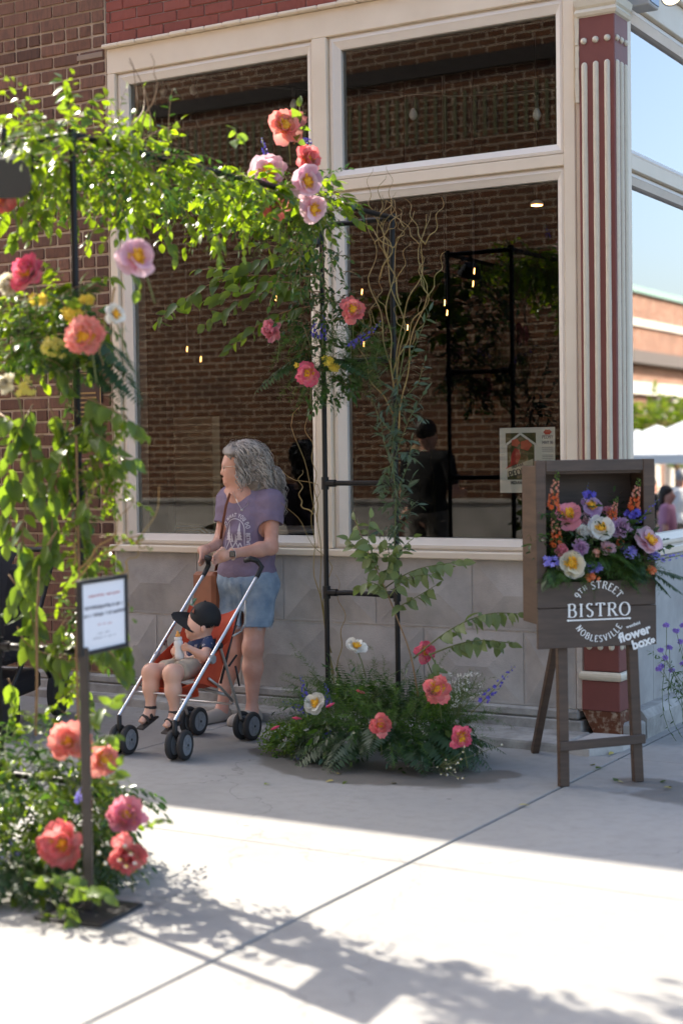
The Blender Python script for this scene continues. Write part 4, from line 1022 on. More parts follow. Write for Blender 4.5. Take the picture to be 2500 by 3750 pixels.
for pts, n, s_ in ((((950, 1512), (1010, 1460), (1070, 1425), (1130, 1405), (1188, 1410)), 16, .062), (((985, 1505), (1050, 1478), (1110, 1468), (1175, 1478)), 12, .062), (((985, 1500), (1005, 1530), (1000, 1560)), 5, .06)):
    branch(tw3, [a1(*q, Y=6.8) for q in pts], n, s_, 'leaf_p', 'stem', r=.0045, t0=.3)
for (px, py, Y, dia, mt, st, fc_, lab) in ((818, 1488, 6.72, .095, 'whitep', 'single', (.1, 1.2), 'white peony with yellow cone tilted up between the ladder posts'), (727, 1617, 6.52, .10, 'whitep', 'single', (-.5, .5), 'white peony with yellow centre beside the stroller wheel'),
      (972, 1497, 6.95, .10, 'hot', 'cup', (.6, .3), 'pink peony behind the leaning twig in the floor arrangement'), (1003, 1585, 6.62, .118, 'coral', 'coral', (.05, .35), 'largest coral peony at the right of the floor arrangement'),
      (872, 1665, 6.48, .105, 'coral', 'cup', (.15, .15), 'deep coral peony in the middle of the floor arrangement'), (1057, 1693, 6.55, .105, 'hot', 'coral', (.3, -.1), 'rosy coral peony lowest right in the floor arrangement')):
    peony(a1(px, py, Y=Y), dia, mt, st, lab, fc_)
for k, (a, b_, n, s_) in enumerate((((1080, 1640), (1182, 1528), 20, .022), ((725, 1640), (690, 1550), 20, .019), ((730, 1650), (650, 1612), 18, .018), ((760, 1640), (748, 1570), 18, .018), ((740, 1700), (768, 1675), 14, .017), ((700, 1720), (655, 1770), 14, .017))):
    spike(a1(*a, Y=6.65), a1(*b_, Y=6.65), 'blue', ['long blue delphinium leaning right towards the bistro sign', 'upright blue larkspur left of the near white peony', 'blue larkspur leaning left over the lime filler', 'blue larkspur behind the near white peony', 'short blue larkspur over the grey fern', 'blue larkspur drooping to the pavement at the left'][k], 'delphinium', 'blue spikes in the floor arrangement', n, s_)
o = thing('baby_breath', 'airy sprays of tiny white flowers behind the large coral peony', 'flower', a1(1060, 1640, Y=6.8)); c, m = Cloud(), MB()
for i in range(30):
    p0 = a1(1050, 1650, Y=6.8); p1 = a1(RS.uniform(1025, 1105), RS.uniform(1545, 1625), Y=6.8+RS.uniform(-.06, .06)); m.tube([p0, (p0+p1)/2+rv(1, .01)[0], p1], .0014, 4); florets(c, p1, .018, 9, .0042, .6, 4)
c.build('florets', M['bab'], o, True); m.build('stems', M['stem'], o)
o = thing('daisy_sprig', 'small white daisies with yellow buds at the lower right of the mound', 'flower', a1(1030, 1740, Y=6.5)); c, m, c2 = Cloud(), MB(), Cloud()
for i in range(16):
    p0 = a1(1010, 1760, Y=6.6); p1 = a1(RS.choice([1030, 1045, 1170, 1150, 1025, 1060])+RS.normal()*10, RS.choice([1720, 1755, 1745, 1770])+RS.normal()*9, Y=6.48); m.tube([p0, (p0+p1)/2+rv(1, .01)[0], p1], .0012, 4)
    florets(c, p1, .003, 1, .0065, .6, 7); florets(c2, p1-_fw*.004, .002, 2, .003)
c.build('florets', M['bab'], o, True); c2.build('eyes', M['yellowp'], o, True); m.build('stems', M['stem'], o)
for k, q in enumerate(((760, 1619), (680, 1650), (830, 1590), (875, 1690), (630, 1673))):
    p = a1(*q, Y=6.6); o = thing('bud', ['magenta bud right of the near white peony', 'magenta bud left below the near white peony', 'magenta bud in the dark fern behind the middle peony', 'magenta bud right of the deep coral peony', 'magenta bud beside the rear stroller wheel'][k], 'flower bud', p, 0, 'magenta buds'); dv = nrm(_rt*RS.choice([-1, 1])+_up*RS.uniform(-.6, .8)); MB().tube([p-dv*.02, p, p+dv*.02, p+dv*.03], [.003, .0075, .006, .001], 7).build('petals', M['hot'], o, True); MB().tube([p-dv*.02, p-dv*.06+np.array([0, .02, -.05])], .002, 4).build('stem', M['stem'], o, True)
# ------------------------------------------------------------------ bouquet high on the near ladder
G4 = thing('near_bouquet', 'blurred sunlit bouquet of ferns and leaves high on the near ladder', 'bouquet', a1(150, 770, Y=4.55))
cl, cs, fz, tw, cg = Cloud(), Cloud(), Cloud(), MB(), Cloud()
for i in range(100):
    b_ = a1(RS.uniform(20, 230), RS.uniform(640, 840), Y=RS.uniform(4.5, 4.75)); pts = path(b_, (RS.normal()*.7, RS.normal()*.5-.1, RS.uniform(-.7, .6)), RS.uniform(.08, .18), .5); twig(tw, pts, .002, .001, 4)
    leaves_on(cl if i % 2 else cs, pts, 9, RS.uniform(.036, .054), T_OV if i % 2 else T_LAN)
for i in range(100):
    b_ = a1(RS.uniform(0, 200), RS.uniform(690, 850), Y=RS.uniform(4.5, 4.7)); fuzzy(fz, b_, (RS.normal()*.8-.2, RS.normal()*.4, RS.uniform(-.7, .5)), RS.uniform(.1, .22), .5, 90)
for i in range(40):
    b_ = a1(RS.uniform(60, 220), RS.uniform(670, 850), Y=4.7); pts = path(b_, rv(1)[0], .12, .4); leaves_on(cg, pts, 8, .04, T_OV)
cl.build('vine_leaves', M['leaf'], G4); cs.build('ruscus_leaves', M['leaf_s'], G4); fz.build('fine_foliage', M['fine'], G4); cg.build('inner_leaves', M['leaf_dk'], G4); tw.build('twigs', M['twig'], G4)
for a, b_ in (((210, 790), (325, 890)), ((220, 770), (320, 830)), ((200, 810), (290, 900)), ((60, 760), (0, 860)), ((90, 740), (10, 720)), ((180, 700), (110, 650)), ((160, 690), (230, 610))):
    p0, p1 = a1(*a, Y=4.6), a1(*b_, Y=4.55); frond(G4, p0, p1-p0, np.linalg.norm(p1-p0)*1.1, .3, .26, 'fern', 20)
branch(G4, [a1(*q, Y=4.5) for q in ((210, 740), (180, 700), (185, 655))], 4, .06, 'leaf_o', 'stem')
branch(G4, [a1(*q, Y=4.5) for q in ((290, 620), (320, 640), (315, 665))], 3, .055, 'leaf_o', 'stem')
branch(G4, [a1(*q, Y=4.5) for q in ((130, 850), (150, 880), (145, 905))], 5, .05, 'leaf_o', 'stem')
YN = 4.42
peony(a1(70, 630, Y=YN), .125, 'hot', 'cup', 'hot pink peony seen from the side at the far left edge', (-.5, .6))
peony(a1(24, 655, Y=YN-.02), .09, 'ivory', 'double', 'fluffy cream bloom at the far left edge', (-.3, .1))
peony(a1(314, 592, Y=YN), .115, 'pink', 'wide', 'pale pink peony with yellow eye on the right of the near bouquet', (.25, .1))
peony(a1(194, 775, Y=YN-.03), .128, 'peach', 'coral', 'salmon coral peony in the middle of the near bouquet', (.1, .05))
peony(a1(262, 722, Y=YN), .075, 'whitep', 'single', 'small white flower with yellow cup behind the post of the near bouquet', (.9, .1))
peony(a1(14, 880, Y=YN), .07, 'ivory', 'double', 'small cream bloom low at the far left edge', (-.2, 0))
peony(a1(4, 455, Y=4.5), .10, 'coral', 'cup', 'coral bloom below the near floodlight, cut by the left edge', (-.3, -.4))
for k, (q, r_, n) in enumerate((((163, 722), .035, 10), ((198, 688), .022, 5), ((82, 688), .03, 5))):
    p = a1(*q, Y=4.45); o = thing('yellow_blossom', ['yellow blossoms above the salmon peony', 'orange yellow blossom right of the tall leaf in the near bouquet', 'yellow bell blossom below the hot pink peony'][k], 'flower', p, 0, 'yellow filler blossoms'); c = Cloud(); florets(c, p, r_, n, .022); c.build('florets', M['yellowp'], o, True)
for k, (q, r_, n) in enumerate((((122, 800), .05, 34), ((60, 890), .04, 20))):
    p = a1(*q, Y=4.46); o = thing('lime_blossom', ['fluffy lime yellow blossom left of the salmon peony', 'lime yellow blossom low at the left of the near bouquet'][k], 'flower', p, 0, 'lime yellow blossoms'); c = Cloud(); florets(c, p, r_, n, .016, .9); c.build('florets', simple('lime_yellow', (.55, .50, .10), .7) if 'lime_yellow' not in bpy.data.materials else bpy.data.materials['lime_yellow'], o, True)

# ------------------------------------------------------------------ broad-leaved vine hanging down the near ladder
V1 = thing('hanging_vine', 'blurred sunlit vine with broad leaves hanging down the near ladder', 'vine', a1(100, 1200, Y=4.6))
for pts, n, s_ in ((((75, 930), (45, 990), (15, 1050)), 8, .062), (((110, 925), (145, 1000), (165, 1080), (150, 1160)), 12, .064), (((190, 910), (240, 930), (300, 965), (335, 1000)), 11, .052), (((60, 970), (75, 1080), (105, 1190)), 10, .068), (((15, 1040), (25, 1150), (15, 1250)), 9, .068), (((140, 1060), (115, 1150), (125, 1240), (95, 1330)), 12, .066), (((60, 1150), (45, 1260), (70, 1380)), 10, .066), (((185, 1080), (230, 1080), (285, 1050), (310, 1060)), 9, .05), (((185, 980), (230, 1000), (270, 1030)), 8, .05), (((200, 930), (210, 990), (240, 1040)), 8, .05),
                  (((130, 1220), (60, 1330), (20, 1400)), 10, .064), (((40, 1440), (55, 1480), (100, 1500), (160, 1520)), 8, .062), (((185, 1440), (260, 1500), (290, 1545)), 9, .064), (((250, 1410), (285, 1460), (300, 1540)), 8, .064), (((160, 1240), (200, 1300), (210, 1380)), 8, .06), (((60, 1060), (110, 1060), (150, 1020)), 7, .064), (((20, 1320), (70, 1390), (80, 1460)), 8, .066), (((100, 1000), (60, 1020), (10, 1000)), 6, .064), (((200, 1130), (190, 1220), (215, 1290)), 8, .05), (((0, 950), (30, 970), (60, 1010)), 6, .06), (((150, 1420), (120, 1480), (140, 1560)), 8, .05), (((20, 1560), (40, 1610), (20, 1660)), 6, .05), (((180, 1560), (210, 1620), (190, 1680)), 7, .045)):
    branch(V1, [a1(*q, Y=4.55+RS.uniform(-.12, .10)) for q in pts], int(n*1.25), s_*1.12, 'leaf_o', 'twig', hang=.8)
cl, cs, tw = Cloud(), Cloud(), MB()
for i in range(84):
    b_ = a1(RS.uniform(150, 240), RS.uniform(900, 1650), Y=4.62); pts = path(b_, (RS.normal()*.5, RS.normal()*.4, RS.uniform(-.7, .5)), RS.uniform(.08, .18), .5); twig(tw, pts, .002, .001, 4); leaves_on(cs if i % 2 else cl, pts, 9, RS.uniform(.03, .045), T_LAN if i % 2 else T_OV)
for i in range(34):
    b_ = a1(RS.uniform(200, 290), RS.uniform(950, 1180), Y=4.6); pts = path(b_, (RS.normal()*.6, RS.normal()*.3, RS.uniform(-.7, .4)), RS.uniform(.06, .13), .5); leaves_on(cl, pts, 8, .03, T_OV)
cl.build('small_leaves', M['leaf'], V1); cs.build('ruscus_leaves', M['leaf_s'], V1); tw.build('twigs', M['twig'], V1)
m = MB(); m.tube([a1(*q, Y=4.45) for q in ((82, 1690), (85, 1560), (84, 1420), (90, 1300))], [.006, .0055, .005, .004], 6); m.tube([a1(*q, Y=4.5) for q in ((180, 1660), (175, 1500), (182, 1300), (175, 1000))], .0045, 6); m.build('twig', M['twig'], V1)
Wn = thing('curly_willow', 'sunlit curly willow twigs with yellow buds reaching right above the notice', 'branches', a1(190, 1330, Y=4.6))
for pts in (((165, 1340), (215, 1290), (250, 1265), (275, 1240), (330, 1235), (350, 1180), (372, 1120)), ((180, 1310), (230, 1255), (262, 1225), (290, 1170), (300, 1140)), ((255, 1350), (285, 1310), (300, 1285), (318, 1265)), ((225, 1540), (260, 1450), (300, 1390), (285, 1330), (290, 1290)), ((170, 1300), (178, 1220), (180, 1170)), ((200, 1180), (210, 1130), (240, 1080)), ((265, 660), (240, 740), (230, 840)), ((330, 1235), (310, 1250), (345, 1262))):
    curly(pts, 4.5, .0045, .0015, .010, 2.5).build('stem', M['willow'], Wn, True)
c = Cloud()
for q in ((270, 1240), (300, 1225), (355, 1180), (262, 1300), (285, 1265), (300, 1400), (308, 1425), (240, 1285), (345, 1262), (320, 1232)): c.add(T_RND, [a1(*q, Y=4.48)]*3, rv(3), rv(3), .016)
c.build('buds', M['lime'], Wn, True)

# ------------------------------------------------------------------ floor arrangement at the near ladder
F2 = thing('floor_arrangement', 'blurred sunlit mound of leaves at the lower left, round the near ladder foot', 'arrangement', (-4.05, 4.5, 0))
fc = np.array([-3.98, 4.34, 0.02]); cl, cs, cd_, fz, tw = Cloud(), Cloud(), Cloud(), Cloud(), MB()
for i in range(520):
    a = RS.uniform(0, 2*PI); rr = math.sqrt(RS.uniform(0, 1)); b_ = fc+np.array([math.cos(a)*.36*rr, math.sin(a)*.36*rr, RS.uniform(.02, .62)*(1-.55*rr)])
    pts = path(b_, (math.cos(a)*rr*1.1+RS.normal()*.3, math.sin(a)*rr*1.1+RS.normal()*.3, RS.uniform(-.2, .8)), RS.uniform(.10, .24), .7); twig(tw, pts, .002, .001, 3)
    leaves_on((cl, cs, cd_)[i % 3], pts, 10, RS.uniform(.034, .052), (T_OV, T_LAN, T_LAN)[i % 3])
for i in range(50):
    a = RS.uniform(0, 2*PI); b_ = fc+np.array([math.cos(a)*.3, math.sin(a)*.3, RS.uniform(.05, .4)]); fuzzy(fz, b_, (math.cos(a)*.8, math.sin(a)*.7, RS.uniform(-.2, .6)), RS.uniform(.12, .24), .7, 70)
for i in range(40):   # right-hand skirt lying on the pavement
    a = RS.uniform(-1.3, .5); b_ = fc+np.array([math.cos(a)*.28, math.sin(a)*.28, RS.uniform(.04, .16)]); pts = path(b_, (math.cos(a), math.sin(a), .15), RS.uniform(.16, .28), .6); twig(tw, pts, .002, .001, 3); leaves_on(cs, pts, 14, .042, T_LAN)
cl.build('vine_leaves', M['leaf'], F2); cs.build('ruscus_leaves', M['leaf_s'], F2); cd_.build('inner_leaves', M['leaf_dk'], F2); fz.build('fine_foliage', M['fine'], F2); tw.build('twigs', M['stem'], F2)
for i in range(9):
    a = -1.9+i*.22; b_ = fc+np.array([math.cos(a)*.25, math.sin(a)*.25, .1]); frond(F2, b_, (math.cos(a), math.sin(a), .3), .34, .7, .24, 'fern', 18)
for pts, n, s_ in ((((120, 2070), (160, 2110), (190, 2140)), 7, .055), (((90, 2090), (120, 2130), (130, 2160)), 6, .05), (((140, 2030), (200, 2050), (240, 2060)), 7, .055), (((330, 1900), (360, 1885), (380, 1885)), 5, .03), (((230, 1800), (260, 1790), (270, 1760)), 5, .05), (((60, 2020), (110, 2030), (150, 2010)), 6, .055), (((200, 1720), (240, 1690), (265, 1690)), 6, .045), (((190, 1650), (230, 1640), (262, 1610)), 6, .045)):
    branch(F2, [a1(*q, Y=3.93 if q[1] > 1990 else 4.2) for q in pts], n, s_, 'leaf_o', 'stem', hang=.2)
for (px, py, Y, dia, mt, st, fc_, lab) in ((160, 1708, 4.24, .12, 'peach', 'cup', (0, .5), 'peach coral peony highest in the lower left mound, behind the notice post'), (236, 1748, 4.3, .095, 'peach', 'coral', (.5, .2), 'small peach peony right of the notice post'),
      (287, 1880, 4.3, .125, 'rose', 'cup', (.4, .7), 'rose pink peony facing up at the right of the lower left mound'), (150, 1940, 4.1, .135, 'coral', 'cup', (-.1, .2), 'large coral peony left of the notice post near the ground'), (290, 1958, 4.22, .115, 'coral', 'double', (.2, -.1), 'ruffled coral peony right of the notice post near the ground')):
    peony(a1(px, py, Y=Y), dia*1.1, mt, st, lab, fc_)
o = thing('daisy_sprig', 'tiny white daisies scattered among the lower left coral peonies', 'flower', a1(250, 1980, Y=4.15)); c, c2, m = Cloud(), Cloud(), MB()
for q in ((180, 2000), (195, 2015), (300, 1960), (285, 1945), (262, 1930), (160, 2030), (240, 1985), (275, 1975), (225, 1960), (290, 1990), (185, 2020), (310, 1985)):
    p1 = a1(*q, Y=4.10); florets(c, p1, .003, 1, .009, .6, 7); florets(c2, p1-_fw*.004, .002, 2, .004); m.tube([p1+np.array([0, .01, -.002]), p1+np.array([.01, .08, -.07])], .0012, 4)
c.build('florets', M['bab'], o, True); c2.build('eyes', M['yellowp'], o, True); m.build('stems', M['stem'], o)
for k, (a, b_) in enumerate((((30, 1990), (25, 1925)), ((190, 1860), (195, 1800)), ((15, 2050), (5, 1950)))):
    spike(a1(*a, Y=4.2), a1(*b_, Y=4.2), 'periw', ['pale blue spike at the left edge of the lower mound', 'pale blue spike left of the notice post', 'pale blue spike cut by the left edge near the ground'][k], 'larkspur', 'pale blue spikes', 14, .02)

# ------------------------------------------------------------------ notice on a post
pb = at(326, 3345, Z=0)
Nn = thing('notice_stand', 'black framed paper notice on a dark post with a square black base', 'sign', pb)
fx = nrm(_r0*.40+_fw*np.array([1, 1, 0])*.92); fn = np.array([fx[1], -fx[0], 0])      # along the panel, towards the viewer
pz = np.array([0, 0, 1.])
MB().obox(pb+pz*.006, fx*.135, fn*.135, pz*.006, .004).build('base_plate', M['blackmatte'], Nn)
m = MB(); R_ = .19
MB().obox(pb+pz*.46, _r0*.0165, _fw*np.array([1, 1, 0])*.012, pz*.45, .004).build('post', M['darkmetal'], Nn)
pc = pb+pz*1.01+fx*.125; hw, hh = .145, .122
for s_ in (-1, 1):
    MB().obox(pc+fx*hw*s_, fx*.0075, fn*.010, pz*(hh+.0075), .002).build('frame_side', M['blackmatte'], Nn)
    MB().obox(pc+pz*hh*s_, fx*(hw-.0078), fn*.010, pz*.0075, .002).build('frame_rail', M['blackmatte'], Nn)
pp = MB().obox(pc, fx*(hw-.006), fn*.003, pz*(hh-.006)).build('paper', M['paper'], Nn)
for z, wd, hgt, mt in ((.070, .095, .008, 'inkpink'), (.030, .12, .013, 'inkgrey'), (.004, .125, .012, 'inkgrey'), (-.032, .04, .004, 'inkpink'), (-.062, .04, .003, 'inkgrey'), (-.077, .07, .003, 'inkgrey')):
    m = MB(); x = -wd
    while x < wd:
        l_ = rnd.uniform(.006, .014); m.obox(pc+fx*(x+l_/2)+pz*(z+rnd.uniform(-.0015, .0015))+fn*.0035, fx*l_*.42, fn*.0006, pz*hgt*.5*rnd.uniform(.7, 1)); x += l_*(1 if rnd.random() < .8 else 2.)
    m.build('print_line', M[mt], pp)
# ------------------------------------------------------------------ loose leaves on the pavement
lm = leaf_meshes(T_OV2, 'leaf_o'); yl = np_mesh('leaf', T_OV2[0], [T_OV2[1]]); yl.materials.append(simple('yellow_leaf', (.42, .40, .10), .6, (.35, .25, .06), 30))
spots = ((2250, 2850, 'green'), (2262, 2862, 'yellow'), (2440, 2860, 'green'), (2425, 2885, 'yellow'), (2460, 2882, 'yellow'), (2245, 2755, 'yellow'), (1898, 2950, 'yellow'), (1220, 2860, 'yellow'), (1270, 2862, 'green'), (985, 2872, 'green'), (2168, 2800, 'yellow'), (2180, 2815, 'green'), (1235, 2835, 'yellow'), (1440, 2868, 'yellow'))
words = ['between the easel legs', 'a little nearer between the easel legs', 'on the damp patch at the right edge', 'lowest on the damp patch at the right edge', 'at the right edge of the damp patch', 'against the pale corner step', 'lying on the dark pavement joint', 'before the middle of the floor arrangement', 'right of the yellow one before the floor arrangement', 'below the stroller on the pavement', 'left on the joint below the step', 'just below the joint near the step', 'under the edge of the floor arrangement', 'right front of the floor arrangement']
for (x, y, c_), wd in zip(spots, words):
    o = link('fallen_leaf', yl if c_ == 'yellow' else lm[0], None); o.location = at(x, y, Z=.008); o.rotation_euler = (rnd.uniform(-.25, .25), rnd.uniform(-.3, .3), rnd.uniform(0, 6)); s_ = rnd.uniform(.03, .05); o.scale = (s_, s_, s_)
    tag(o, 'small %s fallen leaf %s' % (c_, wd), 'leaf', 'fallen leaves')
# ------------------------------------------------------------------ lettering: serif strokes with thick and thin
def arc(cx, cy, rx, ry, a0, a1_, n=14): return [(cx+rx*math.cos(math.radians(a0+(a1_-a0)*i/n)), cy+ry*math.sin(math.radians(a0+(a1_-a0)*i/n))) for i in range(n+1)]
GL = {
 'B': (.66, [[(.14, 0), (.14, 1)], [(.14, 1), (.34, 1)]+arc(.34, .77, .2, .23, 90, -90)+[(.14, .54)], [(.14, .54), (.36, .54)]+arc(.36, .27, .24, .27, 90, -90)+[(.14, 0)]], [(.14, 0), (.14, 1)]),
 'I': (.34, [[(.17, 0), (.17, 1)]], [(.17, 0), (.17, 1)]),
 'S': (.56, [arc(.28, .75, .19, .25, 30, 180)+[(.12, .66), (.28, .53), (.44, .40)]+arc(.28, .26, .2, .26, 20, -150)], []),
 'T': (.66, [[(.33, 0), (.33, 1)], [(.06, 1), (.60, 1)], [(.06, 1.0), (.05, .84)], [(.60, 1.0), (.61, .84)]], [(.33, 0)]),
 'R': (.70, [[(.14, 0), (.14, 1)], [(.14, 1), (.36, 1)]+arc(.36, .76, .21, .24, 90, -90)+[(.14, .52)], [(.34, .52), (.66, 0)]], [(.14, 0), (.14, 1), (.66, 0)]),
 'O': (.80, [arc(.40, .5, .34, .5, 0, 360, 28)], []),
 'E': (.58, [[(.14, 0), (.14, 1)], [(.14, 1), (.50, 1)], [(.14, .52), (.42, .52)], [(.14, 0), (.52, 0)], [(.50, 1), (.51, .88)], [(.52, 0), (.54, .13)]], [(.14, 0), (.14, 1)]),
 'H': (.76, [[(.15, 0), (.15, 1)], [(.61, 0), (.61, 1)], [(.15, .52), (.61, .52)]], [(.15, 0), (.15, 1), (.61, 0), (.61, 1)]),
 'N': (.78, [[(.15, 0), (.15, 1)], [(.15, 1), (.63, 0)], [(.63, 0), (.63, 1)]], [(.15, 0), (.13, 1), (.63, 1)]),
 'L': (.56, [[(.14, 0), (.14, 1)], [(.14, 0), (.52, 0)], [(.52, 0), (.54, .15)]], [(.14, 0), (.14, 1)]),
 'V': (.72, [[(.08, 1), (.36, 0)], [(.36, 0), (.64, 1)]], [(.08, 1), (.64, 1)]),
 '9': (.56, [arc(.28, .70, .20, .28, 0, 360, 20), [(.48, .70)]+arc(.2, .6, .28, .62, 0, -70, 8)], []),
 ' ': (.3, [], []), 'P': (.64, [[(.14, 0), (.14, 1)], [(.14, 1), (.34, 1)]+arc(.34, .74, .22, .26, 90, -90)+[(.14, .48)]], [(.14, 0)]), 'Y': (.68, [[(.34, 0), (.34, .5)], [(.06, 1), (.34, .5)], [(.62, 1), (.34, .5)]], []), 'D': (.7, [[(.14, 0), (.14, 1)], [(.14, 1), (.3, 1)]+arc(.3, .5, .3, .5, 90, -90)+[(.14, 0)]], []), 'A': (.7, [[(.06, 0), (.35, 1)], [(.35, 1), (.64, 0)], [(.17, .35), (.53, .35)]], []), 'M': (.86, [[(.12, 0), (.12, 1)], [(.12, 1), (.43, .3)], [(.43, .3), (.74, 1)], [(.74, 1), (.74, 0)]], []),
 'W': (.9, [[(.06, 1), (.25, 0)], [(.25, 0), (.45, .8)], [(.45, .8), (.65, 0)], [(.65, 0), (.84, 1)]], []), 'F': (.54, [[(.14, 0), (.14, 1)], [(.14, 1), (.5, 1)], [(.14, .52), (.42, .52)]], []), 'C': (.66, [arc(.36, .5, .28, .5, 50, 310, 18)], []), 'G': (.7, [arc(.36, .5, .28, .5, 50, 330, 18)+[(.6, .45), (.42, .45)]], []), 'U': (.7, [[(.12, 1), (.12, .3)]+arc(.35, .3, .23, .3, 180, 360)+[(.58, 1)]], []), '1': (.4, [[(.1, .8), (.22, 1), (.22, 0)]], []), '6': (.56, [arc(.28, .30, .20, .28, 0, 360, 20), [(.08, .3), (.12, .7), (.34, 1)]], []), 'K': (.66, [[(.14, 0), (.14, 1)], [(.58, 1), (.14, .45)], [(.28, .6), (.6, 0)]], []),
}
def glyph_tris(ch, thick=.125, thin=.05, serif=True):
    wd, strokes, sf = GL[ch]; out = []
    for st in strokes:
        P = np.array(st, float); n = len(P); closed = np.allclose(P[0], P[-1])
        L, R = [], []
        for i in range(n):
            a = P[i-1] if i else (P[-2] if closed else P[0]); b = P[i+1] if i < n-1 else (P[1] if closed else P[-1])
            t = b-a; t = t/(np.linalg.norm(t)+1e-9); th = thin+(thick-thin)*abs(t[1])**1.5; nn = np.array([-t[1], t[0]])*th/2
            L.append(P[i]+nn); R.append(P[i]-nn)
        for i in range(n-1): out.append([L[i], L[i+1], R[i+1], R[i]])
    if serif:
        for x, y in sf:
            s_ = .028; y2 = y+(s_ if y < .5 else -s_); out.append([np.array([x-.13, y2-s_]), np.array([x+.13, y2-s_]), np.array([x+.13, y2+s_]), np.array([x-.13, y2+s_])])
    return wd, out
def lettering(txt, h, place, name, m, parent, arc_r=None, serif=True, track=.04, fit=None, xs=1., start=None, inward=False, thick=.125, thin=.05, small=()):
    """place(u, v, lift) -> world point on the board; straight line or round an arc"""
    ws = [GL[c][0]*xs*(.7 if i in small else 1) for i, c in enumerate(txt)]
    if fit: track = (fit/h-sum(ws))/(len(txt)-1)
    tot = sum(ws)*h+track*h*(len(txt)-1); x = -tot/2
    for i, c in enumerate(txt):
        sc_ = h*(.7 if i in small else 1); wd, tr = glyph_tris(c, thick, thin, serif); wd *= xs; mb = MB()
        for q, quad in enumerate(tr):
            pts = []
            for p in quad:
                u, v = p[0]*sc_*xs, p[1]*sc_+(h*.3 if i in small else 0)
                if arc_r:
                    if not inward: a = PI/2-(x+wd*sc_/2)/arc_r; du, dv = u-wd*sc_/2, v; cx, cy_ = arc_r*math.cos(a), arc_r*math.sin(a); ex = (math.sin(a), -math.cos(a)); ey = (math.cos(a), math.sin(a))
                    else: a = -PI/2+(x+wd*sc_/2)/arc_r; du, dv = u-wd*sc_/2, v; cx, cy_ = arc_r*math.cos(a), arc_r*math.sin(a); ex = (-math.sin(a), math.cos(a)); ey = (-math.cos(a), -math.sin(a))
                    uu, vv = cx+ex[0]*du+ey[0]*dv, cy_+ex[1]*du+ey[1]*dv
                else: uu, vv = x+u, v
                pts.append(place(uu, vv, .0008+.00004*q))
            mb.add(pts, [(0, 1, 2, 3)])
        if mb.v: mb.build(name, m, parent)
        x += ws[i]*h+track*h
def fonttext(txt, size, bold=0., shear=0.):
    cu = bpy.data.curves.new('t', 'FONT'); cu.body = txt; cu.size = size; cu.align_x = 'CENTER'; cu.offset = bold; cu.shear = shear; cu.resolution_u = 3
    o = bpy.data.objects.new('t', cu); COL.objects.link(o); dg = bpy.context.evaluated_depsgraph_get(); dg.update()
    me = o.evaluated_get(dg).to_mesh(); V = np.array([v.co[:] for v in me.vertices]); F = [tuple(p.vertices) for p in me.polygons]
    o.evaluated_get(dg).to_mesh_clear(); bpy.data.objects.remove(o); bpy.data.curves.remove(cu)
    return V, F

# ------------------------------------------------------------------ bistro easel with flower box
e0 = at(2063, 2880, Z=0); e1 = at(2335, 2862, Z=0); eu = nrm((e1-e0)*[1, 1, 0]); en = np.array([eu[1], -eu[0], 0]); ez = np.array([0, 0, 1.])
ec = (e0+e1)/2
E_ = thing('wooden_easel', 'dark stained wooden easel with three legs standing before the corner column', 'easel', ec)
hw = np.linalg.norm(e1-e0)/2
def eb(u, n_, z): return ec+eu*u+en*n_+ez*z
def plank(name, a, b, w_, t, parent, mt='wood', side=None):
    a = np.array(a); b = np.array(b); d = b-a; L = np.linalg.norm(d); d /= L; s_ = nrm(eu-d*(eu@d)) if side is None else side; q = np.cross(d, s_)
    MB().obox((a+b)/2, s_*w_/2, q*t/2, d*L/2, .003).build(name, M[mt], parent)
tl = .0
plank('leg', eb(-hw, 0, 0), eb(-hw+.01, -.05, 1.25), .048, .036, E_); plank('leg', eb(hw, 0, 0), eb(hw-.03, -.05, 1.25), .048, .036, E_)
pr = at(1957, 2757, Z=0); plank('rear_leg', pr, eb(-hw+.06, -.16, .80), .036, .036, E_)
plank('crossbar', eb(-hw-.03, .028, .19), eb(hw+.025, .028, .205), .042, .02, E_, 'woodh', ez)
# the box: face board below, frame round the opening, box behind
fnp = .035
def fpt(px, py):      # point of the face plane seen at a photo point
    D = (px-1250)/FOC*_rt-(py-1875)/FOC*_up+_fw; o_ = eb(0, fnp, 0); t = ((o_-EYE)@en)/(D@en); q = EYE+t*D-ec; return q@eu, q[2]
uL, zT = fpt(1960, 1686); uR, _ = fpt(2393, 1687); _, zB = fpt(2190, 2369); oL, oT = fpt(1998, 1728); oR, _ = fpt(2355, 1728); _, oB = fpt(2180, 2128); _, zM = fpt(2190, 2222)
uR += .004
FB = thing('flower_box', 'dark wooden display box with an open front resting on the easel', 'box', eb(0, 0, zB))
def fbox(name, u0, u1, z0, z1, n0, n1, mt='woodh', par=None):
    return MB().obox(eb((u0+u1)/2, (n0+n1)/2, (z0+z1)/2), eu*(u1-u0)/2, en*(n1-n0)/2, ez*(z1-z0)/2, .0025).build(name, M[mt], par or FB)
th = .02
b1 = fbox('face_board', uL+.004, uR+.004, zB, zM-.001, fnp-th, fnp); b2 = fbox('face_board', uL+.002, uR+.002, zM+.001, oB, fnp-th, fnp)
fbox('frame_stile', uL, oL, oB+.001, zT, fnp-th, fnp, 'wood'); fbox('frame_stile', oR, uR, oB+.001, zT, fnp-th, fnp, 'wood'); fbox('frame_rail', oL+.001, oR-.001, oT, zT, fnp-th, fnp)
BD = .20; s0, s1 = uL+.012, uR-.012; z0b, z1b = zB+.11, zT-.025
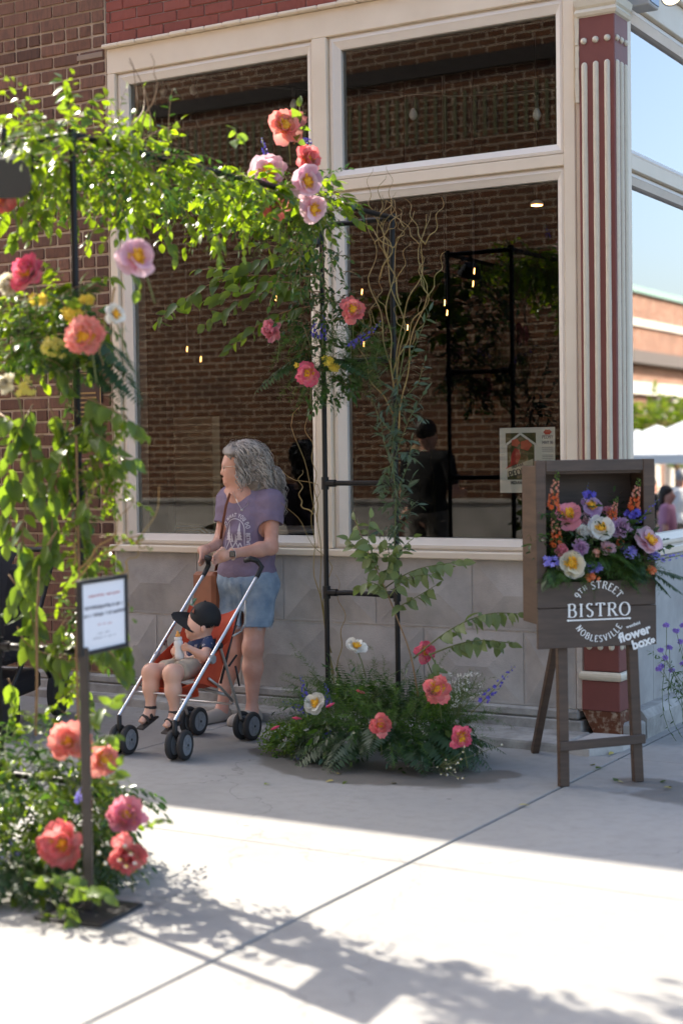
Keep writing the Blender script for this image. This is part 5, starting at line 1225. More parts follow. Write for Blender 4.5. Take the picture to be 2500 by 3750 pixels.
fbox('side_panel', s0, s0+.016, z0b, z1b, fnp-th-BD, fnp-th-.001, 'wood'); fbox('side_panel', s1-.016, s1, z0b, z1b, fnp-th-BD, fnp-th-.001, 'wood')
fbox('top_panel', s0+.017, s1-.017, z1b-.016, z1b, fnp-th-BD, fnp-th-.001); fbox('back_panel', s0+.017, s1-.017, z0b, z1b-.017, fnp-th-BD, fnp-th-BD+.012); fbox('shelf', s0+.017, s1-.017, oB-.06, oB-.045, fnp-th-BD+.013, fnp-th-.001)
fbox('inner_batten', s0+.018, s1-.018, oT-.012, oT+.01, fnp-th-.024, fnp-th-.002)
def on_face(cu, cz):
    return lambda u, v, l: eb(cu+u, fnp+l, cz+v)
bx, bz = fpt(1850+825*.4146, 1600+1560*.4146); _, bb = fpt(2192, 1600+1585*.4146)
bw_ = (fpt(1850+1105*.4146, 2200)[0]-fpt(1850+540*.4146, 2200)[0]); bh = .061; ku = bw_/(565*.000525)
lettering('BISTRO', bh, on_face(bx, bb), 'letter', M['white'], b1, serif=True, fit=bw_*.985, xs=1.14, thick=.15, thin=.06)
lettering('9TH STREET', .034, on_face(bx, bz), 'letter', M['white'], b2, arc_r=.110*ku, thick=.17, thin=.085, small=(1, 2), fit=.211*ku)
lettering('NOBLESVILLE', .029, on_face(bx, bz), 'letter', M['white'], b1, arc_r=.1234*ku, inward=True, thick=.17, thin=.09, fit=.262*ku)
m = MB(); bz2 = bb-.0145
m.add([on_face(bx, bz2)(u, v, .001) for u, v in ((-bw_/2+.008, -.0035), (bw_/2-.008, -.0035), (bw_/2-.008, .0035), (-bw_/2+.008, .0035))], [(0, 1, 2, 3)])
for s_ in (-1, 1): m.add([on_face(bx+s_*(bw_/2-.006), bz2)(u, v, .0013) for u, v in ((-.008, 0), (0, -.006), (.008, 0), (0, .006))], [(0, 1, 2, 3)])
m.build('rule', M['white'], b1)
def decal(txt, size, u, z, rot, bold, par, shear=0.):
    V, F = fonttext(txt, size, bold, shear); c, s_ = math.cos(rot), math.sin(rot)
    MB().add([eb(u+x*c-y*s_, fnp+.0012, z+x*s_+y*c) for x, y, _ in V], F).build('logo_word', M['white'], par)
u1, z1 = fpt(1850+1170*.4146, 1600+1775*.4146); decal('flower', .062, u1-.012, z1+.002, .27, .0024, b1)
u2, z2 = fpt(1850+1220*.4146, 1600+1815*.4146); decal('box', .060, u2-.008, z2-.020, .27, .0024, b1)
u3, z3 = fpt(1850+1155*.4146, 1600+1690*.4146); decal('westfield', .020, u3-.014, z3+.010, .27, .0005, b1)
u4, z4 = fpt(1850+1300*.4146, 1600+1800*.4146); m = MB()
for k in range(5): a = k*2*PI/5; m.add([on_face(u4+.0075*math.cos(a), z4+.0075*math.sin(a))(.006*math.cos(j*PI/5), .006*math.sin(j*PI/5), .001+.0001*k) for j in range(10)], [tuple(range(10))])
m.build('logo_flower', M['white'], b1)

# ---- flowers in the box
def bp(px, py, n_=.02):      # point at a depth n_ in front of the face
    D = (px*S-1250)/FOC*_rt-(py*S-1875)/FOC*_up+_fw; o_ = eb(0, fnp+n_, 0); t = ((o_-EYE)@en)/(D@en); return EYE+t*D
FG = thing('box_greenery', 'dark fern and foliage spilling over the lip of the flower box', 'arrangement', bp(1375, 1310, -.05))
fz, cd_, cs = Cloud(), Cloud(), Cloud()
for i in range(190):
    b_ = bp(RS.uniform(1255, 1495), RS.uniform(1262, 1318), RS.uniform(-.10, .02)); fuzzy(fz, b_, en*RS.uniform(.1, .8)+eu*RS.normal()*.6+ez*RS.uniform(-.5, .4), RS.uniform(.07, .15), .7, 90, .028)
for i in range(230):
    b_ = bp(RS.uniform(1250, 1500), RS.uniform(1190, 1310), RS.uniform(-.14, -.01)); pts = path(b_, ez*RS.uniform(.2, 1)+en*RS.uniform(-.2, .7)+eu*RS.normal()*.5, RS.uniform(.06, .14), .4); leaves_on(cd_ if i % 2 else cs, pts, 8, .038, T_LAN)
fz.build('fine_foliage', M['fine'], FG); cd_.build('dark_leaves', M['leaf_dk'], FG); cs.build('ruscus_leaves', M['leaf_s'], FG)
for (a, b_, k) in (((1500, 1310), (1590, 1310), 'fern'), ((1495, 1315), (1570, 1345), 'fern'), ((1490, 1320), (1540, 1360), 'fern'), ((1270, 1300), (1240, 1345), 'fern'), ((1360, 1255), (1450, 1275), 'fine'), ((1440, 1330), (1470, 1350), 'fern'), ((1290, 1290), (1265, 1340), 'leaf_s')):
    p0, p1 = bp(*a, .01), bp(*b_, .06); frond(FG, p0, p1-p0, np.linalg.norm(p1-p0)*1.15, .3, .30, k, 20)
grp = 'blooms in the flower box'
for i in range(26):      # greenery hanging over the lip
    a_ = RS.choice([RS.uniform(1240, 1310), RS.uniform(1440, 1505), RS.uniform(1310, 1440)]); p0 = bp(a_, RS.uniform(1292, 1312)-(22 if 1310 < a_ < 1440 else 0), .0); frond(FG, p0, en*RS.uniform(.5, 1)+eu*RS.normal()*.6+ez*RS.uniform(-.3, .3), RS.uniform(.07, .13), .9, .34, 'fern' if i % 2 else 'fine', 14)
for (px, py, n_, dia, mt, st, fc_, lab) in ((1305, 1186, -.01, .095, 'rose', 'wide', (-.1, .7), 'rose pink cupped peony left in the flower box'), (1357, 1166, -.05, .085, 'lilac', 'single', (.1, .7), 'lilac anemone peony at the back of the flower box'), (1379, 1216, .015, .085, 'whitep', 'wide', (0, .5), 'white peony with yellow centre in the middle of the flower box'), (1333, 1224, 0., .062, 'whitep', 'double', (.1, .2), 'fluffy white bloom below the rose pink peony in the box'),
      (1424, 1212, .0, .082, 'lilac', 'double', (.2, .3), 'ruffled lilac double peony right of centre in the box'), (1489, 1245, .05, .10, 'pink', 'single', (.5, .7), 'pink peony with yellow centre hanging out at the right of the box'), (1331, 1259, .02, .066, 'lilac', 'double', (0, .1), 'ruffled lilac bloom above the cream peony in the box'), (1312, 1297, .05, .098, 'ivory', 'wide', (-.1, .3), 'large cream peony with yellow centre at the lip of the box'), (1290, 1268, .02, .052, 'rose', 'double', (-.3, .2), 'small rose bloom above the left periwinkle cluster'), (1395, 1260, .02, .055, 'pink', 'cup', (.2, .1), 'small pink bloom below the middle white peony'), (1340, 1196, -.03, .055, 'pink', 'double', (.2, .5), 'small pale pink bloom behind the fluffy white one'), (1400, 1180, -.05, .055, 'rose', 'cup', (.1, .5), 'small rose bloom left of the middle snapdragon')):
    peony(bp(px, py, n_), dia*1.2, mt, st, lab, fc_, group=grp, stem_to=bp(px+4, min(py+60, 1320), -.08))
for k, (a, b_) in enumerate((((1272, 1205), (1281, 1080)), ((1275, 1290), (1268, 1170)), ((1450, 1200), (1468, 1098)), ((1402, 1215), (1418, 1140)), ((1425, 1262), (1418, 1228)))):
    spike(bp(*a, .0), bp(*b_, .0), 'snap', ['tallest orange snapdragon at the back left of the box', 'orange snapdragon leaning out at the left lip of the box', 'orange snapdragon at the back right of the box', 'small salmon snapdragon in the middle of the box', 'short salmon snapdragon below the lilac double peony'][k], 'snapdragon', 'snapdragons in the flower box', 34, .024 if k < 3 else .017)
for k, (q, r_, n, mt) in enumerate((((1264, 1291), .035, 16, 'periw'), ((1363, 1303), .03, 14, 'periw'), ((1447, 1267), .04, 18, 'periw'), ((1502, 1280), .028, 10, 'periw'), ((1350, 1140), .03, 9, 'blue'), ((1455, 1180), .03, 10, 'blue'), ((1358, 1325), .028, 12, 'snap'), ((1490, 1310), .025, 9, 'snap'), ((1372, 1270), .02, 7, 'snapp'))):
    p = bp(*q, .02); o = thing('filler_blossom', ['periwinkle cluster at the left lip of the box', 'periwinkle cluster right of the cream peony', 'periwinkle cluster under the lilac double peony', 'periwinkle cluster below the hanging pink peony', 'dark blue blossom at the back of the box', 'dark blue blossom beside the right snapdragon', 'rust orange blossom below the periwinkle beside the cream peony', 'rust orange blossom at the right lip of the box', 'salmon blossom above the middle periwinkle cluster'][k], 'flower', p, 0, 'filler blossoms in the box'); c = Cloud(); florets(c, p, r_*1.2, int(n*1.5), .015); c.build('florets', M[mt], o, True); MB().tube([p, p+np.array([0, 0, -.05])-en*.06], .002, 4).build('stem', M['stem'], o)
spike(bp(1440, 1215, .0), bp(1512, 1145, .05), 'blue', 'blue delphinium leaning out to the right of the box', 'delphinium', 'blue spikes at the box', 12, .016)
spike(bp(1490, 1290, .03), bp(1595, 1270, .08), 'periw', 'blue delphinium sticking out at the right past the box', 'delphinium', 'blue spikes at the box', 14, .017)
spike(bp(1345, 1200, -.1), bp(1350, 1108, -.1), 'blue', 'thin dark blue spike at the back of the box', 'delphinium', 'blue spikes at the box', 12, .012)

# ------------------------------------------------------------------ scabious at the right edge
Sc = thing('scabious_plant', 'loose plant with small purple flowers at the right edge before the side wall', 'plant', (-2.6, 8.3, 0)); m, c, cl = MB(), Cloud(), Cloud()
b0 = at(2530, 2640, X=-2.6); b0[2] = .01
for q in ((2418, 2380), (2450, 2372), (2475, 2310), (2500, 2290), (2420, 2440), (2435, 2410), (2410, 2450), (2460, 2455), (2490, 2350), (2500, 2430), (2440, 2290), (2520, 2330)):
    p1 = at(*q, X=-2.6+RS.uniform(-.06, .06)); pts = path(p1, b0-p1, np.linalg.norm(b0-p1), 0, 6, .25); m.tube(pts, .0016, 4); florets(c, p1, .012, 9, .013, .5); leaves_on(cl, pts, 14, .03, T_NAR)
for i in range(10):
    p1 = at(RS.uniform(2440, 2540), RS.uniform(2420, 2600), X=-2.6); pts = path(p1, RS.normal(size=3), .1, .2); leaves_on(cl, pts, 12, .035, T_NAR)
c.build('florets', M['scab'], Sc, True); m.build('stems', M['stem'], Sc); cl.build('leaves', M['leaf_s'], Sc)
# ------------------------------------------------------------------ stroller (umbrella type), facing away from the wall
XL, XR = -5.095, -4.735
St = thing('stroller', 'folding umbrella stroller with orange red seat and silver tubes', 'stroller', (-4.92, 6.7, 0))
def sp(px, py, right=True, off=0.): return at(px, py, X=(XR if right else XL)+off)
def mir(p, right=False): q = np.array(p, float).copy(); q[0] = XR if right else XL; return q
fork = sp(640, 2640); disc = sp(776, 2415); top = sp(944, 2106); hb = sp(958, 2076); hg = sp(935, 2047); mid_ = sp(805, 2365); rear = sp(883, 2632); seatr = sp(806, 2492); seatf = np.array([XR, 6.535, .385])
tr = .0095
for rt in (True, False):
    f_, t_, d_ = mir(fork, rt), mir(top, rt), mir(disc, rt)
    MB().tube([f_, t_], tr, 12).build('main_tube', M['metal'], St, True, 40)
    s_ = 1 if rt else -1
    h1 = mir(hb, rt); h2 = mir(hg, rt)-np.array([0.03*s_, 0, 0]); h3 = h2-np.array([.05*s_, -.02, .012])
    MB().tube([t_+(t_-f_)*-.02, t_, h1, (h1+h2)/2+np.array([0, .004, .012]), h2, h3], [.0125, .0135, .015, .0155, .016, .0145], 12).build('handle_grip', M['blackmatte'], St, True)
    r_ = mir(rear, rt); m_ = mir(mid_, rt)
    MB().tube([m_, r_], .008, 10).build('rear_leg', M['greymetal'], St, True, 40)
    MB().lathe([(.001, .014), (.022, .013), (.026, .004), (.026, -.004)][::-1], d_, (s_, 0, 0), 20).build('hinge_disc', M['rim'], St, True, 40)
    MB().lathe([(.001, .014), (.014, .013), (.017, 0)][::-1], m_, (s_, 0, 0), 14).build('hinge_knob', M['blackmatte'], St, True, 40)
    k0 = mir(sp(900, 2200), rt); k1 = mir(sp(897, 2282), rt); k2 = mir(sp(852, 2330), rt); MB().tube([k0, (k0+k1)/2, k1, (k1+k2)/2+np.array([0, .02, -.012]), k2], .006, 8).build('side_strut', M['greymetal'], St, True)
    q0 = mir(sp(764, 2485), rt); q1 = mir(sp(852, 2568), rt); MB().tube([q0, (q0+q1)/2+np.array([0, 0, .012]), q1], .0075, 8).build('lower_strut', M['greymetal'], St, True)
    # twin wheels, front and rear
    for yb, fr in ((6.385, True), (7.01, False)):
        cx = XR if rt else XL; R_ = .078; wc = np.array([cx, yb, R_])
        link_p = f_ if fr else r_
        MB().tube([link_p, link_p+(wc-link_p)*.5+np.array([0, -.015 if fr else .01, 0]), wc+np.array([0, 0, .015])], [.013, .013, .011], 10).build('caster', M['blackmatte'], St, True)
        MB().tube([wc-np.array([.045, 0, 0]), wc+np.array([.045, 0, 0])], .006, 8).build('axle', M['blackmatte'], St, True)
        rot = (.18 if rt else .1) if fr else .0
        for sd in (-1, 1):
            c_ = wc+np.array([sd*.034*math.cos(rot), sd*.034*math.sin(rot), 0]); axv = np.array([math.cos(rot), math.sin(rot), 0])
            prof = [(.054, -.012), (.056, -.0155), (.066, -.017), (.075, -.012), (.078, -.004), (.078, .004), (.075, .012), (.066, .017), (.056, .0155), (.054, .012), (.054, -.012)]
            wh = MB().lathe(prof, c_, axv, 28, False).build('wheel', M['tyre'], St, True, 50)
            rm = MB().lathe([(.053, -.008), (.053, .008)], c_, axv, 24)
            for side in (-1, 1):
                rm.lathe([(.0535, .008), (.0535, .0125), (.044, .0125), (.042, .009)], c_, axv*side, 24); rm.lathe([(.016, .008), (.016, .016), (.008, .017)], c_, axv*side, 12)
                u = np.array([0, 0, 1.]); v = np.cross(axv, u)
                for k in range(5):
                    a = k*2*PI/5+.3; dv = u*math.cos(a)+v*math.sin(a); tv = np.cross(axv, dv); rm.obox(c_+dv*.03+axv*side*.0105, dv*.014, tv*.006, axv*.0028)
            rm.build('rim', M['rim'], wh, False)
            MB().lathe([(.007, -.019), (.007, .019)], c_, axv, 10).build('hub', M['blackmatte'], wh)
# cross bars
qa = sp(852, 2579); MB().tube([mir(qa), mir(qa, True)], .0065, 10).build('crossbar', M['metal'], St, True, 40)
qa = sp(700, 2550); MB().tube([mir(qa), mir(qa, True)], .006, 10).build('crossbar', M['metal'], St, True, 40)
qa = sp(836, 2548); MB().tube([mir(qa), mir(qa)*.5+mir(qa, True)*.5+np.array([0, 0, .03]), mir(qa, True)], .009, 8).build('folding_bar', M['greymetal'], St, True)
# fabric: back, seat, side wings (with thickness)
btop = sp(884, 2224); seatr2 = np.array([0, seatr[1]+.02, seatr[2]-.01])
def lerp(a, b, t): return np.array(a)+(np.array(b)-np.array(a))*t
def cloth(rows, th, name, mt):
    """rows of points; closed slab of thickness th"""
    P = np.array(rows); a, b = P.shape[:2]; du = np.gradient(P, axis=0); dv = np.gradient(P, axis=1); n_ = nrm(np.cross(du.reshape(-1, 3), dv.reshape(-1, 3))).reshape(P.shape)
    m = MB().grid((P+n_*th/2).tolist()); m.grid((P-n_*th/2)[:, ::-1].tolist())
    for e in ((slice(None), 0), (slice(None), b-1), (0, slice(None)), (a-1, slice(None))):
        A_ = (P+n_*th/2)[e]; B_ = (P-n_*th/2)[e]; m.grid([A_.tolist(), B_.tolist()])
    return m.build(name, M[mt], St, True, 60)
rows = []
for i in range(9):
    t = i/8; row = []
    for j in range(9):
        u = j/8; x = XL+.012+(XR-XL-.024)*u; sag = math.sin(PI*u)
        q = lerp(btop, seatr, t); row.append((x, q[1]+sag*(.02+.05*t), q[2]-sag*(.015 if t > .2 else .05*(1-t))-.0*t))
    rows.append(row)
cloth(rows, .006, 'seat_back', 'orange')
rows = []
for i in range(7):
    t = i/6; row = []
    for j in range(9):
        u = j/8; x = XL+.012+(XR-XL-.024)*u; sag = math.sin(PI*u); q = lerp(seatr, seatf, t); row.append((x, q[1]+sag*.05*(1-t), q[2]-sag*.045-.012))
    rows.append(row)
cloth(rows, .006, 'seat', 'orange')
for x in (XL, XR):
    rows = []
    for i in range(6):
        t = i/5; a = lerp(disc, seatf, max(0, t*1.05-.05)); b = lerp(btop, seatr, min(1, .45+t)); b2 = lerp(b, (0, seatr[1]-.02, seatr[2]-.055), t*.75)
        rows.append([(x+(.012 if x == XL else -.012), *lerp(a, b2, j/4)[1:]) for j in range(5)])
    cloth(rows, .004, 'side_wing', 'orange')
rows = []
for i in range(5):
    t = i/4; row = []
    for j in range(9):
        u = j/8; x = XL+.015+(XR-XL-.03)*u; row.append((x, seatf[1]-.005+.02*math.sin(PI*t)+.09*t*math.sin(PI*u)+.05*t, seatf[2]-.012-.04*math.sin(PI*u)*(1-t*.3)-.075*t))
    rows.append(row)
cloth(rows, .005, 'apron', 'orange')
MB().tube([np.array([XR-.015, btop[1]+.004, btop[2]]), lerp(btop, seatr, .5)*np.array([0, 1, 1])+np.array([XR-.012, .012, 0]), np.array([XR-.012, seatr[1]+.02, seatr[2]-.02])], .007, 6).build('fabric_edge', M['blackmatte'], St, True)
for a, b in (((838, 2440), (866, 2400)), ((862, 2440), (876, 2512))): MB().tube([sp(*a), sp(*b)], .006, 6).build('strap_end', M['blackmatte'], St, True)
MB().obox(sp(706, 2205, False)+0, np.array([.011, 0, 0]), nrm(top-fork)*np.array([1, 1, 1])*.02, np.array([0, .011, .006])).build('tube_sticker', simple('green_sticker', (.05, .16, .08), .5), St)

# ------------------------------------------------------------------ child in the stroller
def cp(px, py, off=0.): return at(px, py, d=8.385+off)
Ch = thing('person', 'small child in black cap and khaki shorts sitting in the stroller with a bottle', 'person', cp(700, 2470))
hd = cp(738, 2275, .02); LEFT = -_rt
body = [ell(hd, (.074, .068, .080), YAW), ell(cp(716, 2306, -.005), (.052, .05, .044), YAW, .03), ell(cp(683, 2312, -.01), (.008, .010, .008), YAW, .012), ell(cp(694, 2331, -.01), (.016, .018, .012), YAW, .02), ell(cp(688, 2324, -.01), (.007, .013, .005), YAW, .008), ell(cp(745, 2303, -.062), (.014, .008, .02), YAW, .008),
        sub(ell(cp(690, 2302, -.035), (.010, .012, .007), YAW, .008)),
        seg(cp(742, 2315, .02), cp(745, 2345, .02), .036, .04, .03), ell(cp(738, 2385, .02), (.075, .06, .085), YAW, .04), ell(cp(725, 2430, .03), (.08, .07, .05), YAW, .05)]
# near arm (image right): shoulder, elbow, wrist; far arm holding the bottle
sh, el, wr = cp(762, 2356, -.07), cp(752, 2405, -.12), cp(693, 2375, -.13)
body += [seg(sh, el, .027, .024, .03), seg(el, wr, .024, .017, .02), ell(cp(682, 2371, -.13), (.019, .014, .016), YAW, .015)]
for k, (a, b) in enumerate((((676, 2360), (668, 2362)), ((674, 2367), (665, 2369)), ((675, 2374), (667, 2377)), ((678, 2380), (671, 2383)))): body.append(seg(cp(*a, -.135), cp(*b, -.14+.004*k), .006, .005, .006))
body.append(seg(cp(685, 2362, -.14), cp(678, 2354, -.15), .0065, .005, .006))
sh2, el2, wr2 = cp(712, 2358, .08), cp(660, 2415, .03), cp(640, 2390, -.03)
body += [seg(sh2, el2, .026, .022, .03), seg(el2, wr2, .022, .017, .02), ell(cp(637, 2384, -.04), (.018, .014, .02), YAW, .015)]
for k in range(4): body.append(seg(cp(636, 2368+k*9, -.06), cp(645, 2366+k*9, -.085), .0065, .0055, .006))
# legs
for hip, kn, an, toe in ((cp(725, 2440, -.06), cp(630, 2468, -.28), cp(639, 2602, -.27), cp(612, 2656, -.31)), (cp(690, 2440, .03), cp(553, 2464, -.18), cp(551, 2585, -.20), cp(522, 2640, -.24))):
    body += [seg(hip, kn, .052, .041, .04), ell(kn, (.040, .040, .044), YAW, .03), seg(kn, lerp(kn, an, .45), .039, .040, .03), seg(lerp(kn, an, .45), an, .040, .024, .03), seg(an+np.array([0, 0, -.02]), toe, .024, .018, .03)]
    hl = an+np.array([0, 0, -.045]); body.append(ell(hl, (.024, .024, .022), YAW, .02))
    side = nrm(np.cross(toe-hl, [0, 0, 1.])); fwd_ = nrm((toe-hl)*[1, 1, .3])
    for j in range(5): body.append(seg(toe+side*(j-2)*.0085, toe+side*(j-2)*.0085+fwd_*(.018-.0025*abs(j-1)), .0062 if j != 1 else .008, .005, .006))
link('body', implicit('body', body, .0055), M['skinchild'], Ch, True)
link('shirt', implicit('shirt', [ell(cp(738, 2382, .02), (.080, .066, .085), YAW, .04), ell(cp(728, 2420, .03), (.083, .075, .045), YAW, .04), seg(cp(742, 2338, .02), cp(742, 2350, .02), .048, .06, .03), seg(sh, lerp(sh, el, .25), .034, .032, .02), seg(sh2, lerp(sh2, el2, .35), .033, .031, .02)], .006), M['navy'], Ch, True)
kn1, kn2 = cp(630, 2468, -.28), cp(553, 2464, -.18); h1_, h2_ = cp(725, 2440, -.06), cp(690, 2440, .03)
link('shorts', implicit('shorts', [ell(cp(722, 2436, .03), (.09, .085, .055), YAW, .04), seg(h1_, lerp(h1_, kn1, .68), .058, .055, .03), seg(h2_, lerp(h2_, kn2, .60), .058, .054, .03), sub(ell(lerp(h1_, kn1, .95), (.055, .055, .06), YAW, .01)), sub(ell(lerp(h2_, kn2, .9), (.05, .05, .055), YAW, .01))], .006, (.004, 90, 3)), M['khaki'], Ch, True)
# harness
MB().tube([cp(790, 2345, -.03), cp(752, 2350, -.075), cp(736, 2372, -.07), cp(725, 2405, -.06)], .010, 8, flat=.5).build('harness', M['blackmatte'], Ch, True); MB().tube([cp(690, 2405, .0), cp(715, 2412, -.06), cp(752, 2415, -.06)], .011, 8, flat=.6).build('harness', M['blackmatte'], Ch, True)
for an, toe in ((cp(639, 2602, -.27), cp(612, 2656, -.31)), (cp(551, 2585, -.20), cp(522, 2640, -.24))):
    hl = an+np.array([0, 0, -.045]); f2 = nrm((toe-hl)); side = nrm(np.cross(f2, [0, 0, 1.])); up2 = np.cross(side, f2)
    so = MB().obox((hl+toe)/2+f2*.006-up2*.029, f2*(np.linalg.norm(toe-hl)/2+.034), side*.027, up2*.006, .005).build('sandal', M['sandal'], Ch)
    for t in (.25, .75):
        c_ = hl+(toe-hl)*t; MB().tube([c_-side*.028-up2*.022, c_-side*.024+up2*.012, c_+up2*.026, c_+side*.024+up2*.012, c_+side*.028-up2*.022], .0085, 8, flat=.45).build('strap', M['sandal'], so, True)
    MB().tube([an+np.array([0, 0, -.008])+nrm(_rt*math.cos(a)+_fw*math.sin(a))*.028 for a in np.linspace(0, 2*PI, 13)], .009, 8, flat=.5).build('strap', M['sandal'], so, True)
# cap (held on by the head: its own thing)
Cp = thing('baseball_cap', 'black baseball cap with an orange triangle patch worn by the child', 'cap', cp(752, 2300))
cc = cp(752, 2262, .015)
crown = [ell(cc+np.array([0, 0, .0]), (.086, .080, .088), YAW, .02), cut(cp(752, 2306, 0), (-_up*.97+_rt*-.18)), sub(ell(cc+np.array([0, 0, -.012]), (.078, .072, .078), YAW, .004))]
link('crown', implicit('crown', crown, .0045), M['capblack'], Cp, True)
rows = []
for i in range(9):
    t = i/8; row = []
    for j in range(9):
        a = (j/8*2-1)*1.1; rad = .080+.105*t*math.cos(a*.8); q = cc+(-_rt*math.cos(a)*rad+_fw*math.sin(a)*(.078+.006*t))+np.array([0, 0, -.022+.040*t*math.cos(a)-.028*math.sin(a)**2+.050*math.sin(a)*(.5+.5*t)]); row.append(q)
    rows.append(row)
P = np.array(rows); m = MB().grid(P.tolist()); m.grid((P-np.array([0, 0, .006]))[:, ::-1].tolist()); m.grid([P[-1].tolist(), (P[-1]-np.array([0, 0, .006])).tolist()]); m.build('brim', M['capblack'], Cp, True)
tri = [cp(705, 2214), cp(717, 2247), cp(688, 2232)]; nv = nrm(np.mean(tri, 0)-cc)
tri = [cc+nrm(p_-cc-_fw*.045)*.092 for p_ in tri]; MB().add(tri+[p_-nv*.01 for p_ in tri], [(0, 1, 2), (0, 2, 1)]).build('patch', simple('orange_patch', (.40, .10, .04), .7, (.1, .03, .02), 60), Cp)
MB().lathe([(.008, 0), (.006, .005), (.001, .006)], cc+np.array([0, 0, .087]), (0, 0, 1), 10).build('button', M['capblack'], Cp, True)
Bt = thing('baby_bottle', 'white milk bottle with an orange teat in the child\'s hands', 'bottle', cp(657, 2415, -.09))
bc = cp(655, 2375, -.10); bt = nrm(np.array([0, 0, 1])+_rt*-.06)
MB().lathe([(.018, -.060), (.0245, -.055), (.0255, -.035), (.021, -.008), (.0205, .002), (.0245, .022), (.0245, .034), (.019, .044), (.018, .046), (.021, .048), (.021, .060), (.014, .063)], bc, bt, 20).build('body', M['milk'], Bt, True, 50)
MB().lathe([(.014, .0), (.012, .012), (.007, .018), (.006, .028), (.002, .032)], bc+bt*.063, bt, 14).build('teat', M['teat'], Bt, True)

# ------------------------------------------------------------------ woman
def wp(px, py, off=0.): return at(px, py, d=9.08+off)
Wo = thing('person', 'grey haired woman in purple tee and denim shorts standing behind the stroller', 'person', at(890, 2640, Z=0))
f_dir = nrm(-_rt*.62-_fw*.78*np.array([1, 1, 0])); yawb = math.atan2(f_dir[1], f_dir[0])+PI/2
Hc = wp(884, 1683)
LS, RSh = wp(997, 1840, -.09), wp(838, 1826, .10); LE, LW = wp(992, 2006, -.17), wp(858, 2026, -.33); RE, RW = wp(805, 1990, .03), wp(757, 2012, -.22)
LH, RH_ = wp(812, 2040, -.36), wp(738, 2022, -.29)
body = [ell(Hc, (.096, .076, .098), YAW), ell(wp(852, 1715), (.062, .062, .082), YAW, .04), ell(wp(832, 1767), (.024, .028, .018), YAW, .03),
        seg(wp(822, 1712, 0), wp(813, 1731, 0), .0085, .0115, .012), ell(wp(815, 1735, 0), (.010, .013, .008), YAW, .008), ell(wp(821, 1750, 0), (.008, .02, .006), YAW, .007), ell(wp(821, 1757, 0), (.008, .018, .006), YAW, .007), ell(wp(827, 1700, 0), (.014, .045, .010), YAW, .02),
        sub(ell(wp(824, 1714, -.034), (.011, .015, .009), YAW, .010)), sub(ell(wp(824, 1714, .034), (.011, .015, .009), YAW, .010)), ell(wp(828, 1714, -.033), (.010, .011, .009), YAW, .004), ell(wp(845, 1738, -.04), (.03, .02, .028), YAW, .03),
        seg(wp(872, 1760), wp(880, 1815), .056, .062, .04), seg(wp(850, 1822, .03), wp(915, 1822, .03), .05, .05, .05),
        seg(RSh, LS, .055, .055, .06), ell(wp(914, 1900), (.155, .105, .15), yawb, .08), ell(wp(906, 2040), (.16, .13, .13), yawb, .08), ell(wp(905, 2130, .02), (.175, .13, .13), yawb, .08),
        seg(LS, LE, .047, .038, .05), seg(LE, lerp(LE, LW, .3), .038, .039, .03), seg(lerp(LE, LW, .3), LW, .039, .024, .03),
        seg(RSh, RE, .046, .038, .05), seg(RE, RW, .038, .024, .03)]
# hands: palm, four fingers with a bend, thumb
def hand(wr, pl, d, n_, curl, spread=.5):
    """wr wrist, pl palm centre, d finger direction, n_ across the knuckles"""
    out = [seg(wr, pl, .025, .029, .02)]; d = nrm(d); n_ = nrm(n_); dn = np.cross(d, n_)
    out.append(ell(pl, (.030, .030, .024), YAW, .02))
    for j, L in enumerate((.062, .070, .066, .052)):
        b = pl+d*.024+n_*(j-1.5)*.0175; k1_ = b+d*L*.55; k2_ = k1_+nrm(d*(1-curl)+dn*curl)*L*.55
        out += [seg(b-d*.02, k1_, .0095, .0085, .006), seg(k1_, k2_, .0085, .0065, .004)]
    tb = pl-d*.012-n_*.026; t1 = tb-n_*.022+d*.022; out += [seg(tb+n_*.012, t1, .013, .0105, .012), seg(t1, t1+nrm(d*.9+n_*.25)*.032, .0105, .0075, .005)]
    return out
body += hand(LW, wp(822, 2036, -.35), LH-LW, -_up*.9+_fw*.35, .55)
body += hand(RW, wp(744, 2016, -.27), nrm(RH_-RW)*.6-_up*.75+_rt*.2, -_fw*.8+_rt*-.3, .35)
